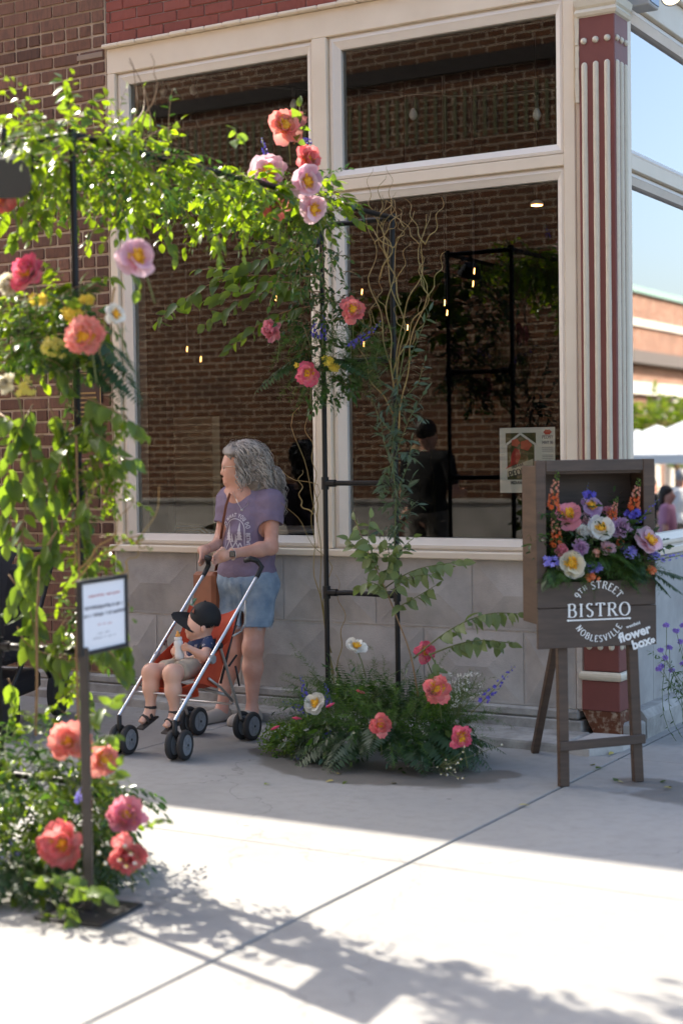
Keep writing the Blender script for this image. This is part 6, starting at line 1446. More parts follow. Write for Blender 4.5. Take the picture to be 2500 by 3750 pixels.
# legs
LHp, RHp = wp(945, 2150, -.04), wp(860, 2150, .08); LK, LA_ = wp(926, 2372, -.08), at(923, 2596, d=9.05); RK, RA = wp(852, 2375, .06), at(812, 2596, d=9.12)
for H_, K_, An in ((LHp, LK, LA_), (RHp, RK, RA)):
    body += [seg(H_, K_, .088, .054, .06), ell(K_-_fw*.016, (.046, .046, .056), YAW, .04), seg(K_, lerp(K_, An, .32)+_fw*.012, .049, .055, .04), seg(lerp(K_, An, .32)+_fw*.012, An, .055, .029, .04), seg(An, An*np.array([1, 1, 0])+np.array([0, 0, .04]), .033, .034, .03), seg(An*np.array([1, 1, 0])+np.array([0, 0, .04]), An*np.array([1, 1, 0])+f_dir*np.array([1, 1, 0])*.13+np.array([0, 0, .028]), .034, .026, .03)]
link('body', implicit('body', body, .006), M['skin'], Wo, True)
tee_p = [seg(RSh, LS, .066, .066, .06), seg(wp(846, 1830, .03), wp(922, 1828, .03), .056, .058, .05), ell(wp(914, 1903), (.168, .118, .155), yawb, .08), ell(wp(885, 1945, -.08), (.08, .07, .06), yawb, .06), ell(wp(906, 2030), (.178, .146, .13), yawb, .09), ell(wp(903, 2095, .01), (.187, .148, .075), yawb, .06), seg(LS, lerp(LS, LE, .56), .063, .066, .05), seg(RSh, lerp(RSh, RE, .62), .060, .063, .05),
        sub(seg(wp(874, 1795, -.02), wp(876, 1765, -.03), .064, .06, .01)), cut(wp(903, 2134, 0), (0, 0, -1)), cut(lerp(LS, LE, .60), (LE-LS)) if False else sub(seg(lerp(LS, LE, .66), LE, .078, .06, .006)), sub(seg(lerp(RSh, RE, .74), RE, .075, .06, .006))]
shirt_me = implicit('shirt', tee_p, .006, (.0045, 36, 5)); shirt = link('shirt', shirt_me, M['shirt'], Wo, True)
sh_p = [ell(wp(905, 2125, .02), (.192, .155, .12), yawb, .06), seg(LHp, lerp(LHp, LK, .66), .112, .102, .07), seg(RHp, lerp(RHp, RK, .66), .105, .098, .07), cut(wp(903, 2288, 0), (0, 0, -1)), sub(ell(wp(893, 2275, 0), (.016, .22, .085), YAW, .012)), sub(seg(lerp(LHp, LK, .60), LK, .066, .066, .004)), sub(seg(lerp(RHp, RK, .60), RK, .066, .066, .004))]
link('shorts', implicit('shorts', sh_p, .006, (.005, 45, 8)), M['denim'], Wo, True)
for K_, An in ((LK, LA_), (RK, RA)):
    b0_ = An*np.array([1, 1, 0]); ff = f_dir*np.array([1, 1, 0])
    shp = [seg(b0_-ff*.02+np.array([0, 0, .040]), b0_+ff*.15+np.array([0, 0, .030]), .044, .037, .02), seg(b0_-ff*.03+np.array([0, 0, .02]), b0_+ff*.16+np.array([0, 0, .02]), .042, .040, .01), cut((0, 0, .002), (0, 0, -1)), sub(seg(b0_+np.array([0, 0, .06]), b0_+np.array([0, 0, .14]), .034, .036, .01))]
    link('shoe', implicit('shoe', shp, .007), M['tan_shoe'], Wo, True)
# hair: a soft volume with a few hundred curled locks
hp = [ell(wp(905, 1676, .01), (.112, .104, .100), YAW, .04), ell(wp(866, 1655, .0), (.070, .088, .055), YAW, .04), ell(wp(940, 1725, .01), (.098, .105, .11), YAW, .05), ell(wp(962, 1785, .01), (.088, .09, .075), YAW, .05), sub(ell(wp(828, 1728, 0), (.052, .10, .076), YAW, .02))]
hair = link('hair', implicit('hair', hp, .008, (.016, 110, 4)), M['hair'], Wo, True)
m = MB(); rh = np.random.RandomState(5); kk = 0
for i in range(1700):
    u = rh.uniform(-.75, 1.25); ang = rh.uniform(-1, .6)
    dv = nrm(_rt*math.sin(u*1.4)+_up*math.cos(u*1.4)+_fw*ang*.95); p = wp(900, 1682, .005)+dv*.112
    L = rh.uniform(.08, .27); n_ = 18; pts = [p]; ph = rh.uniform(0, 6); fr = rh.uniform(9, 20)
    v = nrm(np.cross(dv, [0, 0, 1.])+1e-6); q = p.copy(); vel = nrm(dv*.5+_rt*.55+np.array([0, 0, .1]))
    for k in range(n_):
        vel = nrm(vel*.75+np.array([0, 0, -.50])+_rt*.035+dv*.04); q = q+vel*L/n_; t = (k+1)/n_
        pts.append(q+(v*math.cos(ph+t*fr)+dv*math.sin(ph+t*fr)*rh.uniform(.6, 1.3))*.017*min(1, t*3))
    bad = any(((p_-wp(862, 1730))@_rt < 0 and p_[2] < 1.575) for p_ in pts)
    if bad: continue
    m.tube(pts, list(np.linspace(.0046, .002, len(pts))), 4); kk += 1
for i in range(420):      # loose flyaway curls round the outline
    u = rh.uniform(-.7, 1.5); ang = rh.uniform(-1, .6); dv = nrm(_rt*math.sin(u*1.4)+_up*math.cos(u*1.4)+_fw*ang*.9); p = wp(912, 1695, .005)+dv*rh.uniform(.10, .13)*np.array([1, 1, 1])
    if u > .6: p = wp(955, 1745+rh.uniform(-40, 70), .005)+nrm(_rt+_fw*ang)*.095
    vel = nrm(dv*.8+_rt*.4); v = nrm(np.cross(dv, [0, 0, 1.])+1e-6); pts = [p]; q = p.copy(); L = rh.uniform(.05, .16); ph = rh.uniform(0, 6); fr = rh.uniform(8, 16)
    for k in range(10):
        vel = nrm(vel*.78+np.array([0, 0, -.40])+_rt*.01); q = q+vel*L/10; t = (k+1)/10; pts.append(q+(v*math.cos(ph+t*fr)+dv*math.sin(ph+t*fr))*.012*t)
    if any(((p_-wp(862, 1730))@_rt < 0 and p_[2] < 1.575) for p_ in pts): continue
    m.tube(pts, list(np.linspace(.0022, .001, len(pts))), 3)
m.build('locks', M['hair'], hair, True)
# eye, brow and lips
for s_ in (-1, 1):
    MB().lathe([(.001, .004), (.005, .003), (.006, 0)][::-1], wp(823, 1714, .033*s_)-_rt*.004, -_rt*.8-_fw*.3, 10).build('eye', simple('eye_dark', (.03, .025, .03), .2) if s_ < 0 else bpy.data.materials['eye_dark'], Wo, True)
    MB().tube([wp(819, 1700, .014*s_), wp(820, 1696, .034*s_), wp(829, 1699, .054*s_)], .0028, 5).build('eyebrow', M['hair'], Wo, True)
MB().tube([wp(824, 1754, -.022), wp(816, 1753, 0), wp(824, 1754, .022)], [.002, .0048, .002], 6).build('lips', simple('lip', (.42, .16, .13), .5), Wo, True)
# glasses, watch, ring, necklace
gl_m = MB()
for s_ in (-1, 1): gl_m.tube([wp(819+4*(s_ > 0), 1714, -.034*-s_)+(_fw*math.cos(a)*.024+_up*math.sin(a)*.019) for a in np.linspace(0, 2*PI, 15)], .0022, 6)
gl_m.tube([wp(820, 1710, -.058), wp(850, 1708, -.075), wp(878, 1708, -.08)], .0024, 6); gl_m.tube([wp(818, 1711, -.012), wp(818, 1711, .012)], .002, 6)
gl = gl_m.build('glasses', simple('clear_frame', (.62, .47, .36), .25), Wo, True); tag(gl, 'pale clear framed glasses')
wb = MB(); dwr = nrm(LH-LE); e1_ = nrm(np.cross(dwr, [0, 0, 1.])); e2_ = np.cross(dwr, e1_); wc = wp(852, 2028, -.335)
wb.tube([wc+(e1_*math.cos(a)+e2_*math.sin(a))*.031 for a in np.linspace(0, 2*PI, 17)], .0085, 6, flat=.4)
wt = wb.build('watch_band', simple('pale_band', (.62, .50, .44), .5), Wo, True)
MB().obox(wc-_fw*.034+_up*.0, _rt*.016, _up*.018, _fw*.006, .004).build('watch_face', simple('black_screen', (.006, .006, .008), .08), wt)
m = MB(); m.tube([wp(852, 1800, -.06), wp(872, 1845, -.145), wp(885, 1866, -.165), wp(905, 1850, -.14), wp(918, 1815, -.06)], .0014, 5); m.lathe([(.007, 0), (.007, .003)], wp(885, 1868, -.17), -_fw, 12); m.build('necklace', simple('silver_chain', (.6, .58, .54), .3, metal=1.), Wo, True)
# frayed hem of the shorts
cf = Cloud()
bvs = None
for H_, K_ in ((LHp, LK), (RHp, RK)):
    c_ = lerp(H_, K_, (H_[2]-wp(903, 2288, 0)[2])/(H_[2]-K_[2])); n_ = 220; a_ = RS.uniform(0, 2*PI, n_)
    P_f = c_+np.stack([np.cos(a_)*.099, np.sin(a_)*.099, RS.uniform(-.002, .006, n_)], 1); cf.add(T_NDL, P_f, np.stack([np.cos(a_)*.2, np.sin(a_)*.2, -np.ones(n_)], 1)+RS.normal(size=(n_, 3))*.3, RS.normal(size=(n_, 3)), RS.uniform(.012, .026, n_))
cf.build('frayed_hem', simple('frayed_denim', (.42, .48, .54), .9), Wo)
for a, b in (((1003, 2145, -.03), (1000, 2280, -.06)), ((880, 2140, -.155), (888, 2215, -.16))): MB().tube([wp(*a), wp((a[0]+b[0])/2+3, (a[1]+b[1])/2, (a[2]+b[2])/2-.004), wp(*b)], .0035, 5).build('seam', simple('dark_seam', (.09, .14, .20), .9) if 'dark_seam' not in bpy.data.materials else bpy.data.materials['dark_seam'], Wo, True)
# print on the shirt: laid onto the cloth by casting onto it
from mathutils.bvhtree import BVHTree
bv = BVHTree.FromPolygons([v.co[:] for v in shirt_me.vertices], [tuple(p.vertices) for p in shirt_me.polygons])
pdn = nrm(_fw*np.array([1, 1, 0])*.95+_rt*.30); po = wp(864, 1955, -.1)-pdn*.5; pru = nrm(np.cross(pdn, [0, 0, 1.])); puu = np.array([0, 0, 1.])
def chest(u, v, l):
    o_ = po+pru*u+puu*v; h = bv.ray_cast(Vector(o_), Vector(pdn), 2.)
    if h[0] is None: return o_+pdn*.45
    return np.array(h[0])-pdn*(.004+l)
M['print'] = simple('white_print', (.62, .58, .62), .9)
pr_ = MB()
def strip(pts, w_):
    P = np.array(pts, float)
    for i in range(len(P)-1):
        t = nrm(P[i+1]-P[i]); nn = np.array([-t[1], t[0]])*w_/2; pr_.add([chest(*(P[i]+nn), 0), chest(*(P[i]-nn), 0), chest(*(P[i+1]-nn), 0), chest(*(P[i+1]+nn), 0)], [(0, 1, 2, 3)])
strip([(-.068, -.10), (-.068, .02)]+[(.068*math.cos(a), .02+.068*math.sin(a)) for a in np.linspace(PI, 0, 16)]+[(.068, -.10), (-.068, -.10)], .0045)
def fir(cx, base, h, w_):
    for k in range(5):
        y0 = base+h*k/5.5; y1 = y0+h*.33; ww = w_*(1-k/5.6); pr_.add([chest(cx-ww, y0, 0), chest(cx+ww, y0, 0), chest(cx, y1, .0003*k)], [(0, 1, 2)])
fir(-.038, -.035, .095, .020); fir(.036, -.035, .10, .020); fir(-.012, -.045, .05, .012); fir(.014, -.045, .045, .012)
for a, b, c_ in (((-.062, -.092), (-.03, -.035), (-.005, -.092)), ((-.02, -.092), (.012, -.045), (.04, -.092)), ((.02, -.092), (.04, -.05), (.062, -.092))): strip([a, b, c_], .007)
pr_.build('shirt_print', M['print'], shirt, False)
lettering('DO WHAT YOU DO', .021, lambda u, v, l: chest(u, v+.02, l), 'print_letter', M['print'], shirt, arc_r=.078, serif=False, thick=.2, thin=.15, track=.12)
lettering('CAMPING TRIPS', .021, lambda u, v, l: chest(u, v-.132, l), 'print_letter', M['print'], shirt, serif=False, thick=.2, thin=.15, track=.05)
lettering('BETWEEN', .02, lambda u, v, l: chest(.078+v, -.045-u, l), 'print_letter', M['print'], shirt, serif=False, thick=.2, thin=.15, track=.08)
# shoulder bag
Bg = thing('shoulder_bag', 'brown leather shoulder bag hanging at the woman\'s side', 'bag', wp(775, 2210, .05))
MB().tube([wp(842, 1808, -.06), wp(828, 1850, -.10), wp(818, 1905, -.08), wp(806, 1990, -.0), wp(790, 2090, .04)], .013, 8, flat=.25).build('strap', M['leather'], Bg, True)
MB().obox(wp(770, 2165, .10), nrm(_rt*.55+_fw*.4)*.055, nrm(_fw*.6-_rt*.5)*.11, np.array([0, 0, .115]), .02).build('body', M['leather'], Bg, False)
# ------------------------------------------------------------------ black stroller parked by the brick wall (mostly behind the vine)
Sb = thing('black_stroller', 'black hooded stroller parked by the brick wall behind the near vine', 'stroller', (-6.35, 6.75, 0), .35)
def L_(*p): return (p[0], p[1], p[2])
mb = MB
P_ = []
for i in range(9):
    a = -.3+i*(PI*.62)/8; P_.append([(u*.23, -.05-math.cos(a)*.34*(1-.12*abs(u)), .72+math.sin(a)*.36-.05*u*u) for u in np.linspace(-1, 1, 9)])
mb().grid(P_).build('hood', simple('black_canvas', (.012, .012, .015), .9, bump=.4, bscale=200), Sb, True, world=False)
mb().box((-.21, -.25, .38), (.21, .22, .46), .03).build('seat', bpy.data.materials['black_canvas'], Sb, world=False)
mb().obox((0, .2, .66), (.21, 0, 0), (0, .03, .01), (0, .07, .26), .02).build('seat_back', bpy.data.materials['black_canvas'], Sb, world=False)
mb().box((-.2, -.3, .17), (.2, .28, .30), .03).build('basket', bpy.data.materials['black_canvas'], Sb, world=False)
for s_ in (-1, 1):
    mb().tube([(s_*.24, -.42, .16), (s_*.25, 0, .50), (s_*.25, .38, .96)], .014, 8).build('frame_tube', M['blackmatte'], Sb, True, world=False)
    mb().tube([(s_*.25, 0, .50), (s_*.26, .36, .15)], .014, 8).build('frame_tube', M['blackmatte'], Sb, True, world=False)
    for y, r_ in ((-.42, .13), (.36, .15)): mb().lathe([(r_*.6, -.02), (r_, -.018), (r_, .018), (r_*.6, .02)], (s_*.27, y, r_), (1, 0, 0), 24).build('wheel', M['tyre'], Sb, True, 40, world=False)
mb().tube([(-.25, .38, .96), (-.2, .46, 1.0), (.2, .46, 1.0), (.25, .38, .96)], .017, 8).build('handlebar', M['blackmatte'], Sb, True, world=False)
# plaque on the brown brick wall
c_ = at(325, 1500, Y=7.825); Pq = thing('wall_plaque', 'dark bronze plaque with gold lettering on the brown brick wall', 'plaque', c_)
w2, h2 = .115, .235
mb().box((c_[0]-w2, 7.812, c_[2]-h2), (c_[0]+w2, 7.83, c_[2]+h2), .004).build('plate', simple('bronze_plate', (.05, .025, .02), .4), Pq)
for a, b in (((-w2, -h2), (w2, -h2+.006)), ((-w2, h2-.006), (w2, h2)), ((-w2, -h2), (-w2+.006, h2)), ((w2-.006, -h2), (w2, h2))): mb().box((c_[0]+a[0], 7.806, c_[2]+a[1]), (c_[0]+b[0], 7.8115, c_[2]+b[1])).build('rim', M['gold'], Pq)
for k in range(10):
    m = mb(); x = -.07
    while x < .07: l_ = rnd.uniform(.006, .012); m.box((c_[0]+x, 7.809, c_[2]+.10-k*.03), (c_[0]+x+l_*.75, 7.8115, c_[2]+.112-k*.03)); x += l_
    m.build('letter_row', M['gold'], Pq)

# ------------------------------------------------------------------ poster inside the right window
q0 = at(1831, 1804, Y=7.908); q1 = at(2031, 1563, Y=7.908); x0, x1, z0, z1 = q0[0], q1[0], q0[2], q1[2]; pw, ph_ = x1-x0, z1-z0
Po = thing('poster', 'paper peony poster taped inside the right window', 'poster', ((x0+x1)/2, 7.91, z0))
def pq(u, v, l=0.): return (x0+pw*u, 7.907-l, z0+ph_*v)
def quad(us, mt, nm, l, par=Po): return MB().add([pq(u, v, l) for u, v in us], [tuple(range(len(us)))]).build(nm, M[mt] if isinstance(mt, str) else mt, par)
def rect(u0, u1, v0, v1, mt, nm, l): return quad([(u0, v0), (u1, v0), (u1, v1), (u0, v1)], mt, nm, l)
sheet = MB().box((x0, 7.9075, z0), (x1, 7.909, z1)).build('sheet', simple('poster_paper', (.80, .80, .76), .6), Po)
rect(.11, .66, .20, .92, simple('poster_green', (.10, .10, .035), .7, (.05, .06, .02), 60), 'picture', .0004)
for a, b in (((.12, .74), (.38, .91)), ((.38, .91), (.65, .74)), ((.12, .20), (.12, .74)), ((.65, .20), (.65, .74))):
    t = nrm(np.array(b)-np.array(a)); n_ = np.array([-t[1], t[0]])*.018; quad([tuple(np.array(a)+n_), tuple(np.array(a)-n_), tuple(np.array(b)-n_), tuple(np.array(b)+n_)], 'white', 'trellis', .0008)
PRd = simple('poster_red', (.50, .06, .045), .7, (.38, .035, .03), 80)
quad([(.10, .36), (.19, .44), (.22, .60), (.28, .69), (.36, .66), (.38, .55), (.33, .45), (.24, .42)], PRd, 'red_bird', .0009)
for cu, cv, r_ in ((.29, .77, .075), (.48, .73, .10)): quad([(cu+r_*(1+.12*math.cos(5*a))*math.cos(a), cv+r_*.8*(1+.12*math.cos(5*a))*math.sin(a)) for a in np.linspace(0, 2*PI, 21)[:-1]], simple('poster_coral', (.62, .14, .08), .7) if 'poster_coral' not in bpy.data.materials else bpy.data.materials['poster_coral'], 'printed_flower', .001)
quad([(.13, .24), (.60, .34), (.61, .52), (.14, .38)], simple('banner', (.62, .56, .44), .7), 'banner', .0013)
rot = math.atan(.1*ph_/(.47*pw)*1.1)
def pl(cu, cv, r_): return lambda u, v, l: (x0+pw*cu+u*math.cos(r_)-v*math.sin(r_), 7.9052-l*.2, z0+ph_*cv+u*math.sin(r_)+v*math.cos(r_))
lettering('PEONY', .036, pl(.37, .27, rot), 'print_letter', M['inkdark'], sheet, serif=False, thick=.22, thin=.14)
lettering('INDIANA', .016, pl(.33, .395, rot), 'print_letter', M['inkdark'], sheet, serif=False, thick=.2, thin=.14)
lettering('INDIANA PEONY', .018, pl(.42, .13, 0), 'print_letter', M['inkdark'], sheet, serif=False, thick=.22, thin=.16, track=.02)
quad([(.87+.07*(1+.15*math.cos(6*a))*math.cos(a), .925+.04*(1+.15*math.cos(6*a))*math.sin(a)) for a in np.linspace(0, 2*PI, 19)[:-1]], PRd, 'printed_flower', .001)
lettering('PEONY', .018, pl(.87, .825, 0), 'print_letter', M['inkgrey'], sheet, serif=False, thick=.2, thin=.14)
lettering('MAY 16', .017, pl(.87, .745, 0), 'print_letter', M['inkgrey'], sheet, serif=False, thick=.24, thin=.16)
for v in (.69, .66, .63, .57, .545, .52): rect(.77, .97, v, v+.007, 'inkgrey', 'print_line', .0006)
tc = at(1805, 1800, Y=7.912)
# ------------------------------------------------------------------ inside: string lights, glowing filaments, table, wire chairs
SL = thing('string_lights', 'string of clear bulbs on a black wire inside the tall windows', 'lights', (-4.7, 8.12, 3.6))
wire = [at(*q, Y=8.15) for q in ((480, 250), (560, 290), (700, 280), (900, 310), (1130, 330), (1270, 318), (1510, 345), (1700, 352), (1960, 330), (2040, 320))]
mb().tube(wire, .004, 6).build('wire', M['blackmatte'], SL, True)
for q in ((598, 330), (708, 325), (1512, 415), (1965, 415), (1075, 380)):
    p = at(*q, Y=8.15); MB().tube([p+np.array([0, 0, .10]), p+np.array([0, 0, .03])], .011, 8).build('socket', M['blackmatte'], SL, True)
    k = bpy.data.materials.get('bulb_glass') or simple('bulb_glass', (.55, .56, .55), .08)
    MB().lathe([(.010, .03), (.022, .005), (.024, -.012), (.016, -.030), (.003, -.038)], p, (0, 0, 1), 14).build('bulb', k, SL, True)
FE = emis('filament_glow', (1., .45, .12), 7.)
wl = ['leftmost glowing filament in the left window', 'second glowing filament in the left window', 'low glowing filament in the left window', 'glowing filament between leaves in the left window', 'upper glowing filament of the right window pair', 'lower glowing filament of the right window pair', 'glowing filament left of the reflected foliage', 'glowing filament low left of the reflected foliage', 'small glowing filament above the ladder coral peony', 'small glowing filament in the right window near the willow', 'glowing filament beside the blue larkspur', 'glowing filament in the left window beside the pink peony']
for q, lb in zip(((595, 1225), (685, 1278), (628, 1290), (735, 1315), (1736, 992), (1732, 1038), (1628, 1108), (1637, 1145), (1325, 1068), (1492, 1198), (1332, 1260), (1010, 1090)), wl):
    p = at(*q, Y=10.2); o = thing('filament_bulb', lb, 'light bulb', p, 0, 'bare filament bulbs inside'); MB().tube([p-np.array([.002, 0, .02]), p+np.array([.002, 0, .02])], .0022, 6).build('filament', FE, o); MB().tube([p+np.array([0, 0, .06]), np.array([p[0], p[1], 4.29])], .003, 5).build('cord', M['blackmatte'], o)
p = at(1965, 744, Y=9.5); o = thing('ceiling_light', 'oval ceiling light seen through the right window', 'lamp', p); MB().lathe([(.02, .02), (.045, .0), (.04, -.01)], p, (0, 0, 1), 18).build('shade', M['sash'], o, True); MB().lathe([(.038, -.012), (.036, -.014)], p, (0, 0, 1), 18).build('glow', FE, o); MB().tube([p, np.array([p[0], p[1], 4.29])], .003, 5).build('cord', M['blackmatte'], o)
p = at(1060, 1940, Y=8.75); o = thing('round_table', 'round white table top inside the left window', 'table', (p[0], p[1], .18)); MB().lathe([(.30, -.012), (.31, 0), (.30, .012)], p, (0, 0, 1), 36).build('tabletop', simple('table_white', (.75, .70, .66), .5), o, True, 40); MB().tube([p, (p[0], p[1], .2)], .03, 10).build('pedestal', M['blackmatte'], o); MB().lathe([(.2, 0), (.2, .02)], (p[0], p[1], .18), (0, 0, 1), 20).build('foot', M['blackmatte'], o)
p = at(690, 1945, Y=8.6); o = thing('wire_chair', 'pale wire chair back showing above the sill of the left window', 'chair', (p[0], p[1], .18))
for k in range(3): MB().tube([p+np.array([-.22+.03*k, 0, -.3]), p+np.array([-.2+.03*k, 0, -.03]), p+np.array([-.15+.02*k, 0, .03-.02*k]), p+np.array([.12-.02*k, 0, .035-.02*k]), p+np.array([.2-.03*k, 0, -.03]), p+np.array([.22-.03*k, 0, -.3])], .006, 6).build('back_wire', M['sash'], o, True)
MB().box(p+np.array([-.22, -.05, -.36]), p+np.array([.22, .35, -.33]), .01).build('seat', M['sash'], o)
for sx in (-.2, .2):
    for sy in (-.03, .33): MB().tube([p+np.array([sx, sy, -.35]), np.array([p[0]+sx*1.1, p[1]+sy, .185])], .008, 6).build('leg', M['sash'], o)

# ------------------------------------------------------------------ across the side street: brick wall that the windows mirror
OB = thing('opposite_building', 'sunlit brick building across the alley, seen only in the window reflections', 'building', (-15, .4, 0))
MB().box((-34, -7, 1.02), (-1.3, .4, 9)).build('brick_wall', farbrick('alley_brick', (.20, .085, .040), (.12, .050, .026), (.62, .48, .34), ms=.009), OB)
MB().box((-34, -7, 0), (-1.28, .43, 1.0), .01).build('stone_base', M['stone'], OB)
MB().box((-34, -7, 1.0), (-1.27, .45, 1.05), .01).build('sill_course', M['stone'], OB)
MB().box((-34, .4, 5.70), (-1.3, .44, 5.86)).build('dark_band', simple('band_dark', (.035, .025, .02), .9), OB)  # plain dark strip running along the upper wall
m = MB()
for i in range(70): m.box((-12+i*.12, .401, 4.98), (-12+i*.12+.04, .405, 5.5))
m.build('green_slats', simple('green_slat', (.17, .16, .08), .9), OB)
# people and things mirrored in the glass (they stand outside the picture)
def bystander(name, label, base, face, shirt_m, trouser_m, hair_m, skin_m, h=1.78, child=False, hair_long=False, group=None):
    s_ = h/1.75; b = np.array(base, float); f = nrm(np.array([*face, 0.])); r_ = np.array([f[1], -f[0], 0]); yw = math.atan2(f[1], f[0])+PI/2
    def q(x, y, z): return b+(r_*x+f*y+np.array([0, 0, z]))*s_
    o = thing(name, label, 'person', base, 0, group); B_ = [ell(q(0, 0, 1.63), (.075*s_, .095*s_, .115*s_), yw), ell(q(0, .05, 1.57), (.055*s_, .06*s_, .07*s_), yw, .04), ell(q(0, .115, 1.60), (.015, .02, .02), yw, .02), seg(q(0, 0, 1.4), q(0, 0, 1.55), .06*s_, .055*s_, .03), seg(q(-.17, 0, 1.42), q(.17, 0, 1.42), .06*s_, .06*s_, .05), ell(q(0, 0, 1.22), (.19*s_, .12*s_, .24*s_), yw, .06), ell(q(0, 0, .95), (.17*s_, .12*s_, .14*s_), yw, .06)]
    T_ = [seg(q(-.17, 0, 1.42), q(.17, 0, 1.42), .07*s_, .07*s_, .05), ell(q(0, 0, 1.24), (.205*s_, .135*s_, .25*s_), yw, .06), ell(q(0, 0, 1.0), (.19*s_, .14*s_, .14*s_), yw, .06), cut(q(0, 0, .9), (0, 0, -1)), sub(seg(q(0, 0, 1.53), q(0, 0, 1.6), .07*s_, .07*s_, .01))]
    L2 = [ell(q(0, 0, .95), (.18*s_, .13*s_, .12*s_), yw, .05)]
    for sd in (-1, 1):
        el_ = q(.27*sd, .03, 1.12); hd_ = q(.18*sd if child else .26*sd, .28 if child else .16, 1.12 if child else .92)
        B_ += [seg(q(.2*sd, 0, 1.42), el_, .05*s_, .042*s_, .03), seg(el_, hd_, .04*s_, .028*s_, .02), ell(hd_, (.03*s_, .03*s_, .045*s_), yw, .02)]
        T_ += [seg(q(.2*sd, 0, 1.42), lerp(q(.2*sd, 0, 1.42), el_, .6), .066*s_, .064*s_, .03)]
        B_ += [seg(q(.09*sd, 0, .92), q(.10*sd, .02, .5), .085*s_, .055*s_, .04), seg(q(.10*sd, .02, .5), q(.10*sd, -.02, .08), .055*s_, .035*s_, .03), seg(q(.10*sd, -.02, .05), q(.11*sd, .15, .035), .04*s_, .032*s_, .02)]
        L2 += [seg(q(.09*sd, 0, .92), q(.10*sd, .02, .5), .098*s_, .085*s_, .04)]
    link('body', implicit('body', B_, .014), skin_m, o, True); link('shirt', implicit('shirt', T_, .014, (.004, 30, 2)), shirt_m, o, True); link('shorts', implicit('shorts', L2, .014), trouser_m, o, True)
    Hh = [ell(q(0, -.02, 1.665), (.088*s_, .105*s_, .10*s_), yw, .03), sub(ell(q(0, .12, 1.58), (.07*s_, .08*s_, .09*s_), yw, .02))]
    if hair_long: Hh += [ell(q(0, -.07, 1.52), (.09*s_, .05*s_, .14*s_), yw, .04)]
    link('hair', implicit('hair', Hh, .012, (.004, 60, 1)), hair_m, o, True)
    return o, q
kblack = simple('black_tee', (.012, .012, .013), .95); kgrey = simple('grey_shorts', (.10, .09, .08), .9); kbrown = simple('dark_hair', (.03, .02, .014), .6); kblond = simple('blond_hair', (.45, .30, .15), .6); kpink = simple('pink_tank', (.55, .25, .36), .8); kpl = simple('patterned_shorts', (.20, .09, .13), .9, (.35, .2, .25), 30); kwht = simple('white_tee', (.75, .75, .74), .8); kgh = simple('grey_hair', (.35, .34, .33), .6); kteal = simple('teal_dress', (.05, .22, .20), .8)
def vA(px, py, d): q = at(px, py, d=d); q[1] = 2*7.90-q[1]; return q          # real spot of something mirrored in the front windows
def vB(px, py, d): q = at(px, py, d=d); q[0] = 2*-2.995-q[0]; return q
b0_ = vA(1570, 2200, 14.2); b0_[2] = 0
o, q = bystander('person', 'man in black tee mirrored in the right window, carrying a child', b0_, (.15, -1), kblack, kgrey, kbrown, M['skin'], 1.86, True)
cb = b0_+np.array([-.22, -.25, .66]); cbp = thing('person', 'blond child carried by the man mirrored in the right window', 'person', cb)
link('body', implicit('body', [ell(cb+np.array([0, 0, .86]), (.075, .08, .09), 0), seg(cb+np.array([0, 0, .7]), cb+np.array([0, 0, .8]), .04, .04, .03), ell(cb+np.array([0, 0, .55]), (.10, .08, .17), 0, .05), seg(cb+np.array([-.09, 0, .64]), cb+np.array([.1, .1, .62]), .03, .025, .03), seg(cb+np.array([-.05, 0, .4]), cb+np.array([-.12, .16, .25]), .055, .045, .03), seg(cb+np.array([-.12, .16, .25]), cb+np.array([-.14, .14, .02]), .045, .03, .03)], .012), M['skinchild'], cbp, True)
link('dress', implicit('dress', [ell(cb+np.array([0, 0, .52]), (.115, .095, .19), 0, .05)], .012), kteal, cbp, True); link('hair', implicit('hair', [ell(cb+np.array([0, .015, .885]), (.083, .083, .085), 0, .02), ell(cb+np.array([.0, .02, .99]), (.03, .03, .05), 0, .02)], .01, (.005, 80, 2)), kblond, cbp, True)
ZS = -.55
for (px, d, face, sm, tm, hm, lg, h, lb) in ((2440, 21, (-1, .1), kpink, kpl, kbrown, True, 1.62, 'woman in pink tank top mirrored in the street window'), (2492, 24, (.3, 1), kwht, kgrey, kgh, False, 1.8, 'grey haired man in white tee mirrored in the street window'), (2385, 25, (-.6, .5), kblack, kgrey, kbrown, True, 1.66, 'dark haired person mirrored beside the flower box frame')):
    p = vB(px, 1700, d); p[2] = ZS; bystander('person', lb, p, face, sm, tm, hm, M['skin'], h, hair_long=lg)
# market tents
def tent(p, sz, lb):
    o = thing('market_tent', lb, 'tent', p, 0, 'white market tents'); p = np.array(p); k = M['white']; hs = sz/2
    z0_, z1_ = 2.0, 2.9
    m = MB(); m.add([p+np.array([sx*hs, sy*hs, z0_]) for sx, sy in ((-1, -1), (1, -1), (1, 1), (-1, 1))]+[p+np.array([0, 0, z1_])], [(0, 1, 4), (1, 2, 4), (2, 3, 4), (3, 0, 4)]); m.build('canopy', k, o)
    for a, b in (((-1, -1), (1, -1)), ((1, -1), (1, 1)), ((1, 1), (-1, 1)), ((-1, 1), (-1, -1))): MB().add([p+np.array([a[0]*hs, a[1]*hs, z0_]), p+np.array([b[0]*hs, b[1]*hs, z0_]), p+np.array([b[0]*hs, b[1]*hs, z0_-.25]), p+np.array([a[0]*hs, a[1]*hs, z0_-.25])], [(0, 1, 2, 3)]).build('valance', k, o)
    for sx in (-1, 1):
        for sy in (-1, 1): MB().tube([p+np.array([sx*hs*.97, sy*hs*.97, 0]), p+np.array([sx*hs*.97, sy*hs*.97, z0_])], .025, 8).build('pole', M['sash'], o)
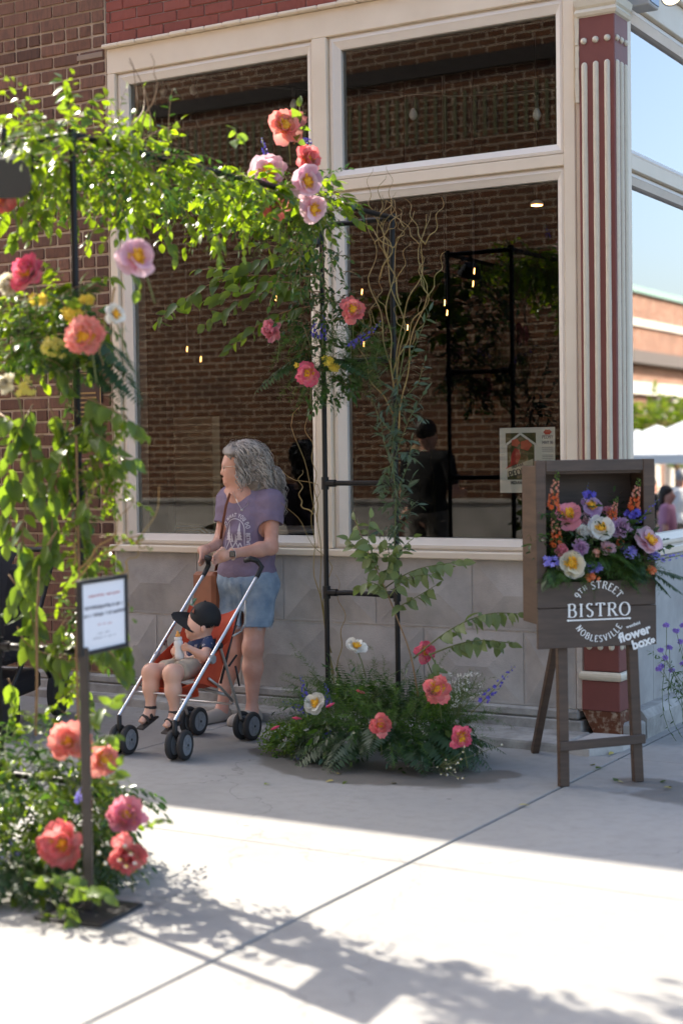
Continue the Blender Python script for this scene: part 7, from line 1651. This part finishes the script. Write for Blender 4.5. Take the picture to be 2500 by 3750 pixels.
for k, (px, d) in enumerate(((2405, 48), (2505, 42), (2330, 58))):
    p = vB(px, 1700, d); p[2] = ZS; tent(p, 3.4, ['white market tent mirrored in the middle of the street window', 'white market tent mirrored at the right edge', 'white market tent mirrored beside the column, farthest away'][k])
# civic building across the street
CX = 20.
CB = thing('courthouse', 'red brick building with white columns, mirrored in the street window', 'building', (CX, 80, ZS))
fbk = farbrick('civic_brick', (.26, .085, .042), (.20, .062, .032), (.55, .45, .36), plane='YZ')
kst = simple('civic_stone', (.62, .58, .5), .8)
MB().box((CX+1.6, 52, ZS), (CX+18, 120, 9.6)).build('wall', fbk, CB); MB().box((CX-.2, 52, 4.9), (CX+1.6, 120, 9.2)).build('attic', fbk, CB)
MB().box((CX-.35, 52, 7.6), (CX-.2, 120, 7.95)).build('string_course', kst, CB); MB().box((CX-.8, 52, 5.75), (CX-.2, 120, 6.35)).build('cornice', simple('dark_cornice', (.13, .11, .10), .8), CB); MB().box((CX-.5, 52, 4.3), (CX+1.6, 120, 4.88)).build('architrave', kst, CB); MB().box((CX-.4, 52, 9.2), (CX+1.6, 120, 9.5)).build('coping', simple('copper', (.25, .38, .33), .7), CB)
MB().box((CX-.2, 62, ZS), (CX+1.6, 73.6, 4.3)).build('pier', fbk, CB)
for k in range(7):
    y = 75.6+k*2.4
    cm = MB().lathe([(.36, 0), (.36, .12), (.30, .2), (.29, 1.8), (.25, 4.4), (.30, 4.5)], (CX+.1, y, ZS), (0, 0, 1), 18).build('column', kst, CB, True, 40); MB().box((CX-.3, y-.45, ZS+4.5), (CX+.5, y+.45, ZS+4.84), .08).build('capital', kst, cm)
    wn_ = MB().box((CX+1.55, y+.7, 1.0), (CX+1.59, y+1.7, 3.6)).build('window', M['blackmatte'], CB)
for y in (66., 69.5, 72.4):
    wn_ = MB().box((CX-.26, y-.5, 1.6), (CX-.21, y+.5, 3.4)).build('window', M['blackmatte'], CB); MB().box((CX-.3, y-.6, 1.5), (CX-.205, y+.6, 1.6)).build('sill', kst, wn_)
def tree(p, h, r_, lb):
    o = thing('street_tree', lb, 'tree', p, 0, 'street trees'); p = np.array(p, float); m = MB(); m.tube([p, p+np.array([.05, 0, h*.35]), p+np.array([0, .05, h*.6])], [.12, .09, .06], 8)
    cl = Cloud()
    for i in range(26):
        a = RS.uniform(0, 2*PI); d = np.array([math.cos(a), math.sin(a), RS.uniform(-.1, 1.2)]); b = p+np.array([0, 0, h*RS.uniform(.38, .6)]); pts = path(b, d, r_*RS.uniform(.6, 1.15), .1, 8, .2); m.tube(pts, list(np.linspace(.04, .01, len(pts))), 5)
        for k in range(6): q2, _ = along(pts, np.array([RS.uniform(.4, 1)])); pt2 = path(q2[0], RS.normal(size=3), .7, .2); leaves_on(cl, pt2, 14, .24, T_OV)
    m.build('trunk', M['twig'], o, True); cl.build('crown', M['leaf'], o)
for k, (px, d, h) in enumerate(((2365, 66, 5.6), (2480, 62, 5.2))): p = vB(px, 1700, d); p[2] = ZS; tree(p, h, 2.0, ['light green street tree mirrored before the brick pier', 'light green street tree mirrored before the white columns'][k])
